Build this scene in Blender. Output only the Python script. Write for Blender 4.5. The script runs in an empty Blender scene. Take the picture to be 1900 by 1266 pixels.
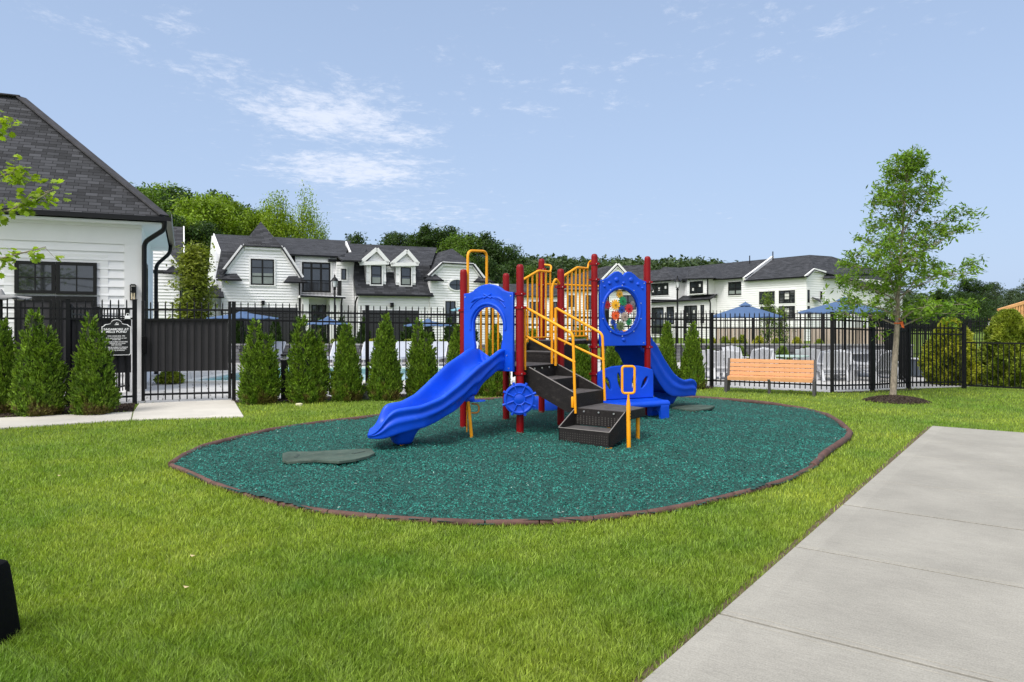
import bpy, bmesh, math, random
import numpy as np
from mathutils import Vector, Matrix
random.seed(7)
RNG = np.random.default_rng(11)
R = math.radians
S = bpy.context.scene
COL = S.collection

# ------------------------------------------------------------------ camera
F_PX, HOR, CH = 1324.0, 600.0, 1.4          # focal length and horizon in photo pixels, camera height
cam_d = bpy.data.cameras.new("camera")
cam_d.sensor_width = 36.0
cam_d.lens = 36.0 * F_PX / 1900.0
cam_d.shift_y = -(633.0 - HOR) / 1900.0
cam_d.clip_start = 0.05
cam_d.clip_end = 3000
cam = bpy.data.objects.new("camera", cam_d)
cam.location = (0, 0, CH)
cam.rotation_euler = (R(90), 0, 0)
COL.objects.link(cam)
S.camera = cam
S.view_settings.view_transform = 'Standard'
S.view_settings.look = 'None'
S.view_settings.gamma = 1.0
S.view_settings.exposure = 0.36

# ------------------------------------------------------------------ sky and sun
SUN_EL, SUN_AZ = 52.0, 215.0       # azimuth clockwise from +Y: behind the camera, to the left
world = bpy.data.worlds.new("World")
S.world = world
world.use_nodes = True
nt = world.node_tree
nt.nodes.clear()

def N(tree, typ, **kw):
    n = tree.nodes.new(typ)
    for k, v in kw.items():
        if k in n.bl_rna.properties:
            setattr(n, k, v)
        else:
            n.inputs[k].default_value = v
    return n

def build_world():
    L = nt.links.new
    out = N(nt, 'ShaderNodeOutputWorld')
    bg = N(nt, 'ShaderNodeBackground')
    bg.inputs['Strength'].default_value = 0.12
    sky = N(nt, 'ShaderNodeTexSky')
    sky.sky_type = 'NISHITA'
    sky.sun_disc = False
    sky.sun_elevation = R(SUN_EL)
    sky.sun_rotation = R(SUN_AZ)
    sky.air_density = 1.0
    sky.dust_density = 1.2
    sky.ozone_density = 1.4
    tc = N(nt, 'ShaderNodeTexCoord')
    sep = N(nt, 'ShaderNodeSeparateXYZ')
    L(tc.outputs['Generated'], sep.inputs[0])
    def m(op, a, b=None, clamp=False):
        n = N(nt, 'ShaderNodeMath'); n.operation = op; n.use_clamp = clamp
        for i, v in enumerate((a, b)):
            if v is None: continue
            if isinstance(v, (int, float)): n.inputs[i].default_value = v
            else: L(v, n.inputs[i])
        return n.outputs[0]
    z = m('MAXIMUM', sep.outputs[2], 0.03)
    u = m('DIVIDE', sep.outputs[0], z)
    v = m('DIVIDE', sep.outputs[1], z)
    comb = N(nt, 'ShaderNodeCombineXYZ')
    L(u, comb.inputs[0]); L(v, comb.inputs[1])
    # wispy clouds on a plane high above: fine noise pulled out along one direction
    mp = N(nt, 'ShaderNodeMapping')
    mp.inputs['Rotation'].default_value = (0, 0, R(25))
    mp.inputs['Scale'].default_value = (1.25, 1.0, 1)
    L(comb.outputs[0], mp.inputs[0])
    nz = N(nt, 'ShaderNodeTexNoise', Scale=4.2, Detail=12.0, Roughness=0.72, Distortion=0.3)
    L(mp.outputs[0], nz.inputs['Vector'])
    nz2 = N(nt, 'ShaderNodeTexNoise', Scale=11.0, Detail=8.0, Roughness=0.7, Distortion=0.4)
    L(mp.outputs[0], nz2.inputs['Vector'])
    # banks of cloud: (x/z, y/z, radius, weight)
    banks = [(-0.90, 3.45, 0.55, 1.0), (-0.62, 3.75, 0.36, 0.9), (-1.05, 4.7, 0.70, 1.05), (-0.69, 2.95, 0.22, 0.6), (-1.16, 2.80, 0.22, 0.75),
             (-1.40, 2.52, 0.22, 0.60), (-1.15, 2.40, 0.17, 0.65), (-1.55, 2.33, 0.20, 0.5), (-0.95, 6.5, 1.3, 0.6), (0.2, 3.0, 0.8, 0.42), (0.9, 2.4, 0.7, 0.42), (-1.38, 2.75, 0.2, 0.35), (-0.75, 4.2, 0.3, 0.7),
             (2.5, -3, 2.5, 0.7), (-2, -4, 2, 0.7), (0.6, 7.5, 2.4, 0.35)]
    tot = None
    for (cx, cy, rad, wt) in banks:
        dx = m('DIVIDE', m('SUBTRACT', u, cx), rad)
        dy = m('DIVIDE', m('SUBTRACT', v, cy), rad * 1.15)
        r2 = m('ADD', m('MULTIPLY', dx, dx), m('MULTIPLY', dy, dy))
        g = m('MULTIPLY', m('POWER', 2.718, m('MULTIPLY', r2, -1.0)), wt)
        tot = g if tot is None else m('MAXIMUM', tot, g)
    bank = m('MULTIPLY', tot, 0.42)
    val = m('ADD', m('ADD', m('MULTIPLY', nz.outputs[0], 0.95), m('MULTIPLY', nz2.outputs[0], 0.45)), m('SUBTRACT', bank, 0.24))
    mr = N(nt, 'ShaderNodeMapRange')
    mr.inputs['From Min'].default_value = 0.63
    mr.inputs['From Max'].default_value = 0.98
    mr.inputs['To Max'].default_value = 0.72
    mr.interpolation_type = 'SMOOTHSTEP'
    L(val, mr.inputs['Value'])
    # thin veil of high haze lightens the whole dome, most near the horizon
    hz = m('POWER', m('SUBTRACT', 1.0, m('MAXIMUM', sep.outputs[2], 0.0)), 2.5)
    veilf = m('ADD', m('MULTIPLY', hz, 0.42), 0.50, clamp=True)
    veil = N(nt, 'ShaderNodeMix'); veil.data_type = 'RGBA'
    L(veilf, veil.inputs[0])
    L(sky.outputs[0], veil.inputs[6])
    veil.inputs[7].default_value = VEIL
    mx = N(nt, 'ShaderNodeMix'); mx.data_type = 'RGBA'
    L(mr.outputs[0], mx.inputs[0])
    L(veil.outputs[2], mx.inputs[6])
    mx.inputs[7].default_value = CLOUD
    # white glow added round the sun, out of view, for soft neutral front light
    dt = N(nt, 'ShaderNodeVectorMath'); dt.operation = 'DOT_PRODUCT'
    L(tc.outputs['Generated'], dt.inputs[0])
    a_, e_ = R(SUN_AZ), R(SUN_EL)
    dt.inputs[1].default_value = (math.sin(a_) * math.cos(e_), math.cos(a_) * math.cos(e_), math.sin(e_))
    gm = N(nt, 'ShaderNodeMapRange'); gm.inputs['From Min'].default_value = 0.12; gm.inputs['From Max'].default_value = 1.0
    gm.interpolation_type = 'SMOOTHSTEP'; L(dt.outputs['Value'], gm.inputs['Value'])
    gx_ = N(nt, 'ShaderNodeMix'); gx_.data_type = 'RGBA'
    L(gm.outputs[0], gx_.inputs[0]); L(mx.outputs[2], gx_.inputs[6]); gx_.inputs[7].default_value = (12.2, 12.0, 11.6, 1)
    L(gx_.outputs[2], bg.inputs['Color'])
    L(bg.outputs[0], out.inputs[0])
VEIL = (3.3, 4.25, 6.0, 1)
CLOUD = (6.0, 6.3, 7.1, 1)
build_world()

sun_d = bpy.data.lights.new("sun", 'SUN')
sun_d.energy = 2.1
sun_d.angle = R(20)
sun_d.color = (1.0, 0.965, 0.92)
sun = bpy.data.objects.new("sun", sun_d)
az, el = R(SUN_AZ), R(SUN_EL)
sdir = Vector((math.sin(az) * math.cos(el), math.cos(az) * math.cos(el), math.sin(el)))
sun.rotation_euler = sdir.to_track_quat('Z', 'Y').to_euler()
sun.location = (0, 0, 30)
COL.objects.link(sun)

# ------------------------------------------------------------------ helpers: calibration of the photo
def G(px, py, z0=0.0):
    """point on level z0 seen at a photo pixel"""
    Y = F_PX * (CH - z0) / (py - HOR)
    return ((px - 950) / F_PX * Y, Y, z0)
def Hh(py, Y):
    return CH - (py - HOR) / F_PX * Y

# ------------------------------------------------------------------ materials
MATS = {}
def mat(name, col, rough=0.6, var=0.0, vscale=4.0, bump=0.0, bscale=60.0, metal=0.0, spec=0.5, island=0.0, coat=0.0,
        col2=None, alpha=1.0, detail=4.0, stretch=None):
    if name in MATS: return MATS[name]
    m = bpy.data.materials.new(name); m.use_nodes = True
    t = m.node_tree; L = t.links.new
    b = t.nodes['Principled BSDF']
    b.inputs['Roughness'].default_value = rough
    b.inputs['Metallic'].default_value = metal
    b.inputs['Specular IOR Level'].default_value = spec
    if coat: b.inputs['Coat Weight'].default_value = coat; b.inputs['Coat Roughness'].default_value = 0.15
    if alpha < 1: b.inputs['Alpha'].default_value = alpha
    c = (*col, 1)
    b.inputs['Base Color'].default_value = c
    src = None
    tc = N(t, 'ShaderNodeTexCoord')
    vec = tc.outputs['Object']
    if stretch:
        mp = N(t, 'ShaderNodeMapping'); mp.inputs['Scale'].default_value = stretch
        L(vec, mp.inputs[0]); vec = mp.outputs[0]
    if var > 0 or col2:
        nz = N(t, 'ShaderNodeTexNoise', Scale=vscale, Detail=detail, Roughness=0.6)
        L(vec, nz.inputs['Vector'])
        rp = N(t, 'ShaderNodeValToRGB')
        rp.color_ramp.elements[0].position = 0.3; rp.color_ramp.elements[1].position = 0.7
        if col2:
            rp.color_ramp.elements[0].color = c; rp.color_ramp.elements[1].color = (*col2, 1)
        else:
            rp.color_ramp.elements[0].color = (*[x * (1 - var) for x in col], 1)
            rp.color_ramp.elements[1].color = (*[min(1, x * (1 + var)) for x in col], 1)
        L(nz.outputs[0], rp.inputs[0]); src = rp.outputs[0]
    if island > 0:
        ge = N(t, 'ShaderNodeNewGeometry')
        mr = N(t, 'ShaderNodeMapRange'); mr.inputs['To Min'].default_value = 1 - island; mr.inputs['To Max'].default_value = 1 + island
        L(ge.outputs['Random Per Island'], mr.inputs['Value'])
        hsv = N(t, 'ShaderNodeHueSaturation'); L(mr.outputs[0], hsv.inputs['Value'])
        if src: L(src, hsv.inputs['Color'])
        else: hsv.inputs['Color'].default_value = c
        src = hsv.outputs[0]
    if src: L(src, b.inputs['Base Color'])
    if bump > 0:
        nb = N(t, 'ShaderNodeTexNoise', Scale=bscale, Detail=3.0)
        L(vec, nb.inputs['Vector'])
        bp = N(t, 'ShaderNodeBump'); bp.inputs['Strength'].default_value = bump; bp.inputs['Distance'].default_value = 0.01
        L(nb.outputs[0], bp.inputs['Height']); L(bp.outputs[0], b.inputs['Normal'])
    MATS[name] = m
    return m

def foliage_mat(name, c1, c2, island=0.45, vscale=1.5, trans=0.25, rough=0.55, dead=None):
    if name in MATS: return MATS[name]
    m = mat(name, c1, rough=rough, col2=c2, vscale=vscale, island=island, spec=0.35)
    t = m.node_tree; L = t.links.new
    b = t.nodes['Principled BSDF']; out = t.nodes['Material Output']
    tr = N(t, 'ShaderNodeBsdfTranslucent')
    lk = b.inputs['Base Color'].links[0].from_socket
    g = N(t, 'ShaderNodeMix'); g.data_type = 'RGBA'; g.blend_type = 'MULTIPLY'; g.inputs[0].default_value = 1.0
    L(lk, g.inputs[6]); g.inputs[7].default_value = (1.5, 1.6, 0.6, 1)
    L(g.outputs[2], tr.inputs['Color'])
    ms = N(t, 'ShaderNodeMixShader'); ms.inputs[0].default_value = trans
    L(b.outputs[0], ms.inputs[1]); L(tr.outputs[0], ms.inputs[2]); L(ms.outputs[0], out.inputs['Surface'])
    return m

def shingle_mat(name, c, sx, sy):
    """asphalt shingles on the roof's own UVs in metres; tabs of differing grey"""
    if name in MATS: return MATS[name]
    m = mat(name, c, rough=0.92, spec=0.25)
    t = m.node_tree; L = t.links.new; b = t.nodes['Principled BSDF']
    tc = N(t, 'ShaderNodeTexCoord')
    br = N(t, 'ShaderNodeTexBrick')
    br.offset = 0.37; br.squash = 1.0
    br.inputs['Color1'].default_value = (*[x * 0.70 for x in c], 1)
    br.inputs['Color2'].default_value = (*[x * 1.8 for x in c], 1)
    br.inputs['Mortar'].default_value = (*[x * 0.3 for x in c], 1)
    br.inputs['Scale'].default_value = 1.0
    br.inputs['Mortar Size'].default_value = 0.006
    br.inputs['Mortar Smooth'].default_value = 0.3
    br.inputs['Bias'].default_value = -0.15
    br.inputs['Brick Width'].default_value = sx
    br.inputs['Row Height'].default_value = sy
    L(tc.outputs['UV'], br.inputs['Vector'])
    nz = N(t, 'ShaderNodeTexNoise', Scale=1.3, Detail=6.0); L(tc.outputs['UV'], nz.inputs['Vector'])
    nf = N(t, 'ShaderNodeTexNoise', Scale=90.0, Detail=2.0); L(tc.outputs['UV'], nf.inputs['Vector'])
    ad = N(t, 'ShaderNodeMath'); ad.operation = 'ADD'; L(nz.outputs[0], ad.inputs[0]); L(nf.outputs[0], ad.inputs[1])
    mr = N(t, 'ShaderNodeMapRange'); mr.inputs['From Min'].default_value = 0.6; mr.inputs['From Max'].default_value = 1.4
    mr.inputs['To Min'].default_value = 0.75; mr.inputs['To Max'].default_value = 1.3
    L(ad.outputs[0], mr.inputs['Value'])
    hs = N(t, 'ShaderNodeHueSaturation'); L(mr.outputs[0], hs.inputs['Value']); L(br.outputs['Color'], hs.inputs['Color'])
    L(hs.outputs[0], b.inputs['Base Color'])
    bp = N(t, 'ShaderNodeBump'); bp.inputs['Strength'].default_value = 0.7; bp.inputs['Distance'].default_value = 0.02
    L(br.outputs['Fac'], bp.inputs['Height']); bp.invert = True
    L(bp.outputs[0], b.inputs['Normal'])
    return m

M = dict(
    black=mat('black_powder_coat', (0.006, 0.006, 0.007), 0.45, spec=0.22),
    screen=mat('charcoal_screen', (0.024, 0.023, 0.026), 0.8, var=0.15, vscale=3),
    white=mat('white_paint', (0.78, 0.78, 0.78), 0.55, var=0.03, vscale=3, bump=0.05, bscale=120),
    siding=mat('white_siding', (0.80, 0.80, 0.81), 0.6, var=0.04, vscale=1.5, bump=0.06, bscale=80, stretch=(1, 1, 6)),
    soffit=mat('white_soffit', (0.75, 0.78, 0.79), 0.6, var=0.03),
    bframe=mat('black_window_frame', (0.008, 0.008, 0.008), 0.45, spec=0.25),
    glass=mat('dark_glass', (0.022, 0.026, 0.03), 0.04, spec=0.6, var=0.3, vscale=1.2),
    shade=mat('window_blind', (0.22, 0.25, 0.24), 0.7, var=0.1),
    sticker=mat('window_sticker', (0.6, 0.6, 0.58), 0.6),
    shingleN=shingle_mat('charcoal_shingles', (0.039, 0.040, 0.045), 0.22, 0.105),
    shingle=shingle_mat('dark_shingles', (0.038, 0.039, 0.044), 0.42, 0.14),
    gutter=mat('black_gutter', (0.005, 0.005, 0.006), 0.35, spec=0.25),
    fascia=mat('grey_fascia', (0.20, 0.20, 0.19), 0.5, var=0.1),
    red=mat('red_post_paint', (0.215, 0.002, 0.005), 0.32, var=0.12, vscale=5, bump=0.04, bscale=150, spec=0.22),
    yellow=mat('yellow_rail_paint', (0.86, 0.35, 0.006), 0.36, var=0.07, vscale=8, bump=0.05, bscale=200, spec=0.35),
    blue=mat('blue_moulded_plastic', (0.002, 0.066, 0.60), 0.36, var=0.16, vscale=2.2, bump=0.06, bscale=260, spec=0.32),
    deck=mat('black_deck_coating', (0.012, 0.010, 0.010), 0.5, spec=0.25, var=0.25, vscale=14, bump=0.5, bscale=320),
    decktop=mat('dusty_deck_tread', (0.075, 0.07, 0.07), 0.7, var=0.35, vscale=10, bump=0.5, bscale=320),
    bolt=mat('galvanised_bolt', (0.7, 0.7, 0.72), 0.3, metal=0.8),
    seam=mat('worn_edge', (0.25, 0.23, 0.22), 0.5),
    wood=mat('recycled_plastic_slat', (0.60, 0.29, 0.125), 0.65, var=0.12, vscale=2.5, bump=0.25, bscale=40, stretch=(1, 8, 12)),
    bleg=mat('bench_leg', (0.045, 0.042, 0.045), 0.5, var=0.1),
    rope=mat('brown_edging_timber', (0.105, 0.052, 0.042), 0.8, var=0.35, vscale=9, bump=0.6, bscale=60),
    matm=mat('rubber_wear_mat', (0.065, 0.095, 0.078), 0.8, spec=0.15, var=0.25, vscale=4, bump=0.3, bscale=120),
    bark=mat('grey_bark', (0.25, 0.21, 0.165), 0.9, var=0.45, vscale=26, bump=1.0, bscale=70, stretch=(1, 1, 0.35)),
    twig=mat('dark_twig', (0.07, 0.06, 0.045), 0.9, var=0.3),
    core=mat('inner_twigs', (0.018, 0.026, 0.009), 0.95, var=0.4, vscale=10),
    bluecloth=mat('blue_canvas', (0.060, 0.115, 0.235), 0.85, var=0.08, vscale=6),
    plastic_w=mat('white_resin', (0.55, 0.56, 0.59), 0.5, var=0.05),
    fabric_w=mat('pale_sling', (0.36, 0.39, 0.46), 0.7, var=0.08),
    stone=mat('grey_boulder', (0.17, 0.175, 0.18), 0.9, var=0.45, vscale=9, bump=1.0, bscale=14),
    blackplastic=mat('black_plastic', (0.003, 0.003, 0.0035), 0.75, spec=0.12, bump=0.3, bscale=35),
    lampglass=mat('lamp_glass', (0.6, 0.62, 0.62), 0.2),
    brass=mat('aged_brass', (0.45, 0.28, 0.1), 0.35, metal=0.8),
    candle=mat('cream_candle', (0.8, 0.68, 0.45), 0.5),
    lumber=mat('fresh_lumber', (0.68, 0.35, 0.14), 0.7, var=0.2, vscale=3),
    water=mat('pool_water', (0.10, 0.42, 0.44), 0.05, var=0.3, vscale=1.2, bump=0.5, bscale=3, spec=0.5),
    orange=mat('orange_ribbon', (0.75, 0.13, 0.02), 0.6),
    sw=mat('sign_white', (0.85, 0.85, 0.85), 0.5),
    sb=mat('sign_black', (0.010, 0.010, 0.011), 0.35),
)

def scuff(m, col, thr=.62, amt=.5):
    t = m.node_tree; L = t.links.new; b = t.nodes['Principled BSDF']; src = b.inputs['Base Color'].links[0].from_socket
    tc = N(t, 'ShaderNodeTexCoord'); mp = N(t, 'ShaderNodeMapping'); mp.inputs['Scale'].default_value = (1, 1, 2.2); mp.inputs['Rotation'].default_value = (.5, .3, .7)
    L(tc.outputs['Object'], mp.inputs[0]); nz = N(t, 'ShaderNodeTexNoise', Scale=9.0, Detail=12.0, Roughness=.8); L(mp.outputs[0], nz.inputs['Vector'])
    mr = N(t, 'ShaderNodeMapRange'); mr.inputs['From Min'].default_value = thr - .08; mr.inputs['From Max'].default_value = thr + .14; mr.inputs['To Max'].default_value = amt; L(nz.outputs[0], mr.inputs['Value'])
    mx = N(t, 'ShaderNodeMix'); mx.data_type = 'RGBA'; L(mr.outputs[0], mx.inputs[0]); L(src, mx.inputs[6]); mx.inputs[7].default_value = (*col, 1); L(mx.outputs[2], b.inputs['Base Color'])
    rr = N(t, 'ShaderNodeMapRange'); rr.inputs['From Min'].default_value = .3; rr.inputs['From Max'].default_value = .7; rr.inputs['To Min'].default_value = b.inputs['Roughness'].default_value - .06; rr.inputs['To Max'].default_value = b.inputs['Roughness'].default_value + .2
    L(nz.outputs[0], rr.inputs['Value']); L(rr.outputs[0], b.inputs['Roughness'])
scuff(M['blue'], (.09, .19, .58), .64, .35); scuff(M['red'], (.30, .07, .05), .66, .4); scuff(M['yellow'], (.55, .24, .04), .66, .45); scuff(M['deck'], (.10, .09, .08), .6, .5); scuff(M['matm'], (.16, .17, .14), .58, .6)
MATS['dark_glass'].node_tree.nodes['Principled BSDF'].inputs['IOR'].default_value = 1.75
# ------------------------------------------------------------------ mesh builder
class MB:
    def __init__(s): s.v = []; s.f = []; s.m = []; s.mi = 0
    def add(s, vs, fs):
        o = len(s.v); s.v += [tuple(p) for p in vs]
        s.f += [tuple(i + o for i in f) for f in fs]; s.m += [s.mi] * len(fs)
    def hexa(s, p):  # 4 bottom, 4 top
        s.add(p, [(3, 2, 1, 0), (4, 5, 6, 7), (0, 1, 5, 4), (1, 2, 6, 5), (2, 3, 7, 6), (3, 0, 4, 7)])
    def box(s, c, size, rz=0.0, bevel=0.0):
        x, y, z = size[0] / 2, size[1] / 2, size[2] / 2
        ca, sa = math.cos(rz), math.sin(rz)
        def T(a, b, h): return (c[0] + a * ca - b * sa, c[1] + a * sa + b * ca, c[2] + h)
        if bevel <= 0:
            s.hexa([T(-x, -y, -z), T(x, -y, -z), T(x, y, -z), T(-x, y, -z), T(-x, -y, z), T(x, -y, z), T(x, y, z), T(-x, y, z)])
        else:
            b = min(bevel, x * .45, y * .45, z * .45)
            rings = []
            for (hh, k) in ((-z, b), (-z + b, 0), (z - b, 0), (z, b)):
                X, Y = x - k, y - k
                rings.append([T(-X, -Y, hh), T(X, -Y, hh), T(X, Y, hh), T(-X, Y, hh)])
            s.loft(rings, closed=True, caps=True)
    def bar(s, p, q, w, h, up=(0, 0, 1)):
        """rectangular bar from p to q"""
        p, q = Vector(p), Vector(q); d = (q - p).normalized(); u = Vector(up)
        r = d.cross(u)
        if r.length < 1e-4: r = d.cross(Vector((1, 0, 0)))
        r.normalize(); u = r.cross(d).normalized()
        r *= w / 2; u *= h / 2
        s.hexa([p - r - u, p + r - u, q + r - u, q - r - u, p - r + u, p + r + u, q + r + u, q - r + u])
    def loft(s, rings, closed=True, caps=True):
        n = len(rings[0]); vs = [p for r in rings for p in r]; fs = []
        for i in range(len(rings) - 1):
            for j in range(n if closed else n - 1):
                a = i * n + j; b = i * n + (j + 1) % n
                fs.append((a, b, b + n, a + n))
        if caps:
            fs.append(tuple(range(n - 1, -1, -1))); fs.append(tuple((len(rings) - 1) * n + j for j in range(n)))
        s.add(vs, fs)
    def tube(s, path, rad, seg=10, caps=True, closed=False):
        P = [Vector(p) for p in path]; n = len(P)
        if not isinstance(rad, (list, tuple)): rad = [rad] * n
        rings = []; ref = None
        for i in range(n):
            if closed: d = P[(i + 1) % n] - P[i - 1]
            else: d = P[min(i + 1, n - 1)] - P[max(i - 1, 0)]
            d.normalize()
            if ref is None:
                ref = Vector((0, 0, 1)) if abs(d.z) < .9 else Vector((1, 0, 0))
            r = d.cross(ref)
            if r.length < 1e-5: r = d.cross(Vector((0.3, 1, 0.2)))
            r.normalize(); u = r.cross(d).normalized(); ref = u
            rings.append([P[i] + (r * math.cos(2 * math.pi * k / seg) + u * math.sin(2 * math.pi * k / seg)) * rad[i] for k in range(seg)])
        if closed:
            rings.append(rings[0]); s.loft(rings, True, False)
        else: s.loft(rings, True, caps)
    def lathe(s, base, prof, seg=16):
        rings = [[(base[0] + r * math.cos(2 * math.pi * k / seg), base[1] + r * math.sin(2 * math.pi * k / seg), base[2] + z) for k in range(seg)] for (r, z) in prof]
        s.loft(rings, True, True)
    def slab(s, pts, th, direction=None):
        """polygon given a thickness along minus its normal"""
        P = [Vector(p) for p in pts]; n = Vector((0, 0, 0))
        for i in range(len(P)):
            a, b = P[i], P[(i + 1) % len(P)]
            n += Vector(((a.y - b.y) * (a.z + b.z), (a.z - b.z) * (a.x + b.x), (a.x - b.x) * (a.y + b.y)))
        n.normalize()
        if direction is not None: off = Vector(direction) * th
        else:
            if n.z < 0: P.reverse(); n = -n
            off = -n * th
        k = len(P)
        s.add(P + [p + off for p in P], [tuple(range(k)), tuple(range(2 * k - 1, k - 1, -1))] + [(i, i + k, (i + 1) % k + k, (i + 1) % k) for i in range(k)])
    def face(s, pts): s.add(pts, [tuple(range(len(pts)))])

def world_loc(o):
    v = Vector((0, 0, 0))
    while o is not None:
        v += o.location; o = o.parent
    return v

def tag(o, label=None, cat=None, group=None, kind=None):
    if label: o['label'] = label
    if cat: o['category'] = cat
    if group: o['group'] = group
    if kind: o['kind'] = kind
    return o
def thing(name, label, cat, loc=(0, 0, 0), group=None):
    o = bpy.data.objects.new(name, None); COL.objects.link(o); o.location = loc
    o.empty_display_size = 0.2
    return tag(o, label, cat, group)

def fix_normals(me):
    bm = bmesh.new(); bm.from_mesh(me)
    bmesh.ops.recalc_face_normals(bm, faces=bm.faces)
    bm.to_mesh(me); bm.free()

def roof_uv(me):
    uv = me.uv_layers.new(name='UVMap')
    for p in me.polygons:
        n = p.normal; t = Vector((0, 0, 1)).cross(n)
        if t.length < 1e-3: t = Vector((1, 0, 0))
        t.normalize(); b = n.cross(t)
        for li in p.loop_indices:
            co = me.vertices[me.loops[li].vertex_index].co
            uv.data[li].uv = (co.dot(t), co.dot(b))

def obj(name, mb, mats, parent=None, loc=None, smooth=None, sub=0, uv=False, bevel=0.0):
    """one mesh object; vertices are world coordinates, shifted into the parent's frame"""
    if isinstance(mb, MB):
        me = bpy.data.meshes.new(name)
        me.from_pydata([tuple(v) for v in mb.v], [], mb.f)
        if len(set(mb.m)) > 1:
            me.polygons.foreach_set('material_index', mb.m)
        me.update(); fix_normals(me)
    else: me = mb
    if not isinstance(mats, (list, tuple)): mats = [mats]
    for m in mats: me.materials.append(M[m] if isinstance(m, str) else m)
    o = bpy.data.objects.new(name, me); COL.objects.link(o)
    base = Vector((0, 0, 0))
    if parent is not None:
        o.parent = parent; base = world_loc(parent)
    elif loc is not None:
        o.location = loc; base = Vector(loc)
    if base.length > 0: me.transform(Matrix.Translation(-base))
    if uv: roof_uv(me)
    if smooth is not None:
        me.polygons.foreach_set('use_smooth', [True] * len(me.polygons))
        if smooth < 180: me.set_sharp_from_angle(angle=R(smooth))
    if sub:
        md = o.modifiers.new('subdivision', 'SUBSURF'); md.levels = sub; md.render_levels = sub
    if bevel:
        md = o.modifiers.new('bevel', 'BEVEL'); md.width = bevel; md.segments = 2; md.limit_method = 'ANGLE'; md.angle_limit = R(40)
    return o

def dup(o, loc=None, rz=None, sc=None, parent=None, label=None):
    c = o.copy(); COL.objects.link(c)
    if parent is not None: c.parent = parent
    if loc is not None: c.location = loc
    if rz is not None: c.rotation_euler = (0, 0, rz)
    if sc is not None: c.scale = sc if isinstance(sc, (tuple, list)) else (sc, sc, sc)
    if label: c['label'] = label
    for ch in list(o.children): dup(ch, parent=c)
    return c

def curve_mesh(loops, thick, bevel=0.0, xf=None):
    """flat outline with holes -> bevelled solid; loops in (x, y); thickness centred on z"""
    cu = bpy.data.curves.new('tmp', 'CURVE'); cu.dimensions = '2D'; cu.fill_mode = 'BOTH'
    cu.extrude = max(thick / 2 - bevel, 0.0005); cu.bevel_depth = bevel; cu.bevel_resolution = 2
    cu.offset = -bevel
    for lp in loops:
        sp = cu.splines.new('POLY'); sp.points.add(len(lp) - 1); sp.use_cyclic_u = True
        for i, p in enumerate(lp): sp.points[i].co = (p[0], p[1], 0, 1)
    o = bpy.data.objects.new('tmp', cu); COL.objects.link(o)
    dg = bpy.context.evaluated_depsgraph_get()
    me = bpy.data.meshes.new_from_object(o.evaluated_get(dg))
    bpy.data.objects.remove(o); bpy.data.curves.remove(cu)
    me.materials.clear()
    if xf is not None: me.transform(xf)
    return me
def upright(Q, e, h0=0.0, o=None):
    """matrix that stands a drawing (x along e, y up, z towards o) at Q"""
    e = Vector((e[0], e[1], 0)).normalized(); up = Vector((0, 0, 1)); n = e.cross(up)
    m = Matrix.Identity(4)
    for i in range(3):
        m[i][0] = e[i]; m[i][1] = up[i]; m[i][2] = n[i]
    m[0][3], m[1][3], m[2][3] = Q[0], Q[1], h0
    return m
def rounded(pts, r, n=6, closed=False):
    P = [Vector(p) for p in pts]; out = []
    k = len(P)
    for i in range(k):
        if not closed and i in (0, k - 1): out.append(P[i]); continue
        a, b, c = P[i - 1], P[i], P[(i + 1) % k]
        rr = min(r, (a - b).length * .45, (c - b).length * .45)
        s, e = b + (a - b).normalized() * rr, b + (c - b).normalized() * rr
        for j in range(n + 1):
            t = j / n; out.append(s * (1 - t) ** 2 + b * 2 * t * (1 - t) + e * t * t)
    return out

def np_mesh(name, V, Fc):
    """V (n,3); Fc (m,k) faces all of the same size"""
    me = bpy.data.meshes.new(name); k = Fc.shape[1]
    me.vertices.add(len(V)); me.vertices.foreach_set('co', V.astype(np.float32).ravel())
    me.loops.add(Fc.size); me.loops.foreach_set('vertex_index', Fc.astype(np.int32).ravel())
    me.polygons.add(len(Fc))
    me.polygons.foreach_set('loop_start', np.arange(0, Fc.size, k, dtype=np.int32))
    me.update(calc_edges=True)
    return me

def inpoly(x, y, poly):
    c = np.zeros(len(x), bool); n = len(poly); j = n - 1
    for i in range(n):
        xi, yi = poly[i][0], poly[i][1]; xj, yj = poly[j][0], poly[j][1]
        k = ((yi > y) != (yj > y)) & (x < (xj - xi) * (y - yi) / (yj - yi + 1e-12) + xi)
        c ^= k; j = i
    return c

# ------------------------------------------------------------------ the ground
def ground_mat():
    m = mat('lawn_soil', (0.10, 0.16, 0.028), 0.95, col2=(0.15, 0.21, 0.035), vscale=1.1, bump=0.8, bscale=40, spec=0.1)
    return m
MB0 = MB(); MB0.face([(-700, -60, 0), (700, -60, 0), (700, 1200, 0), (-700, 1200, 0)])
tag(obj('lawn', MB0, ground_mat()), kind='structure')

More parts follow.
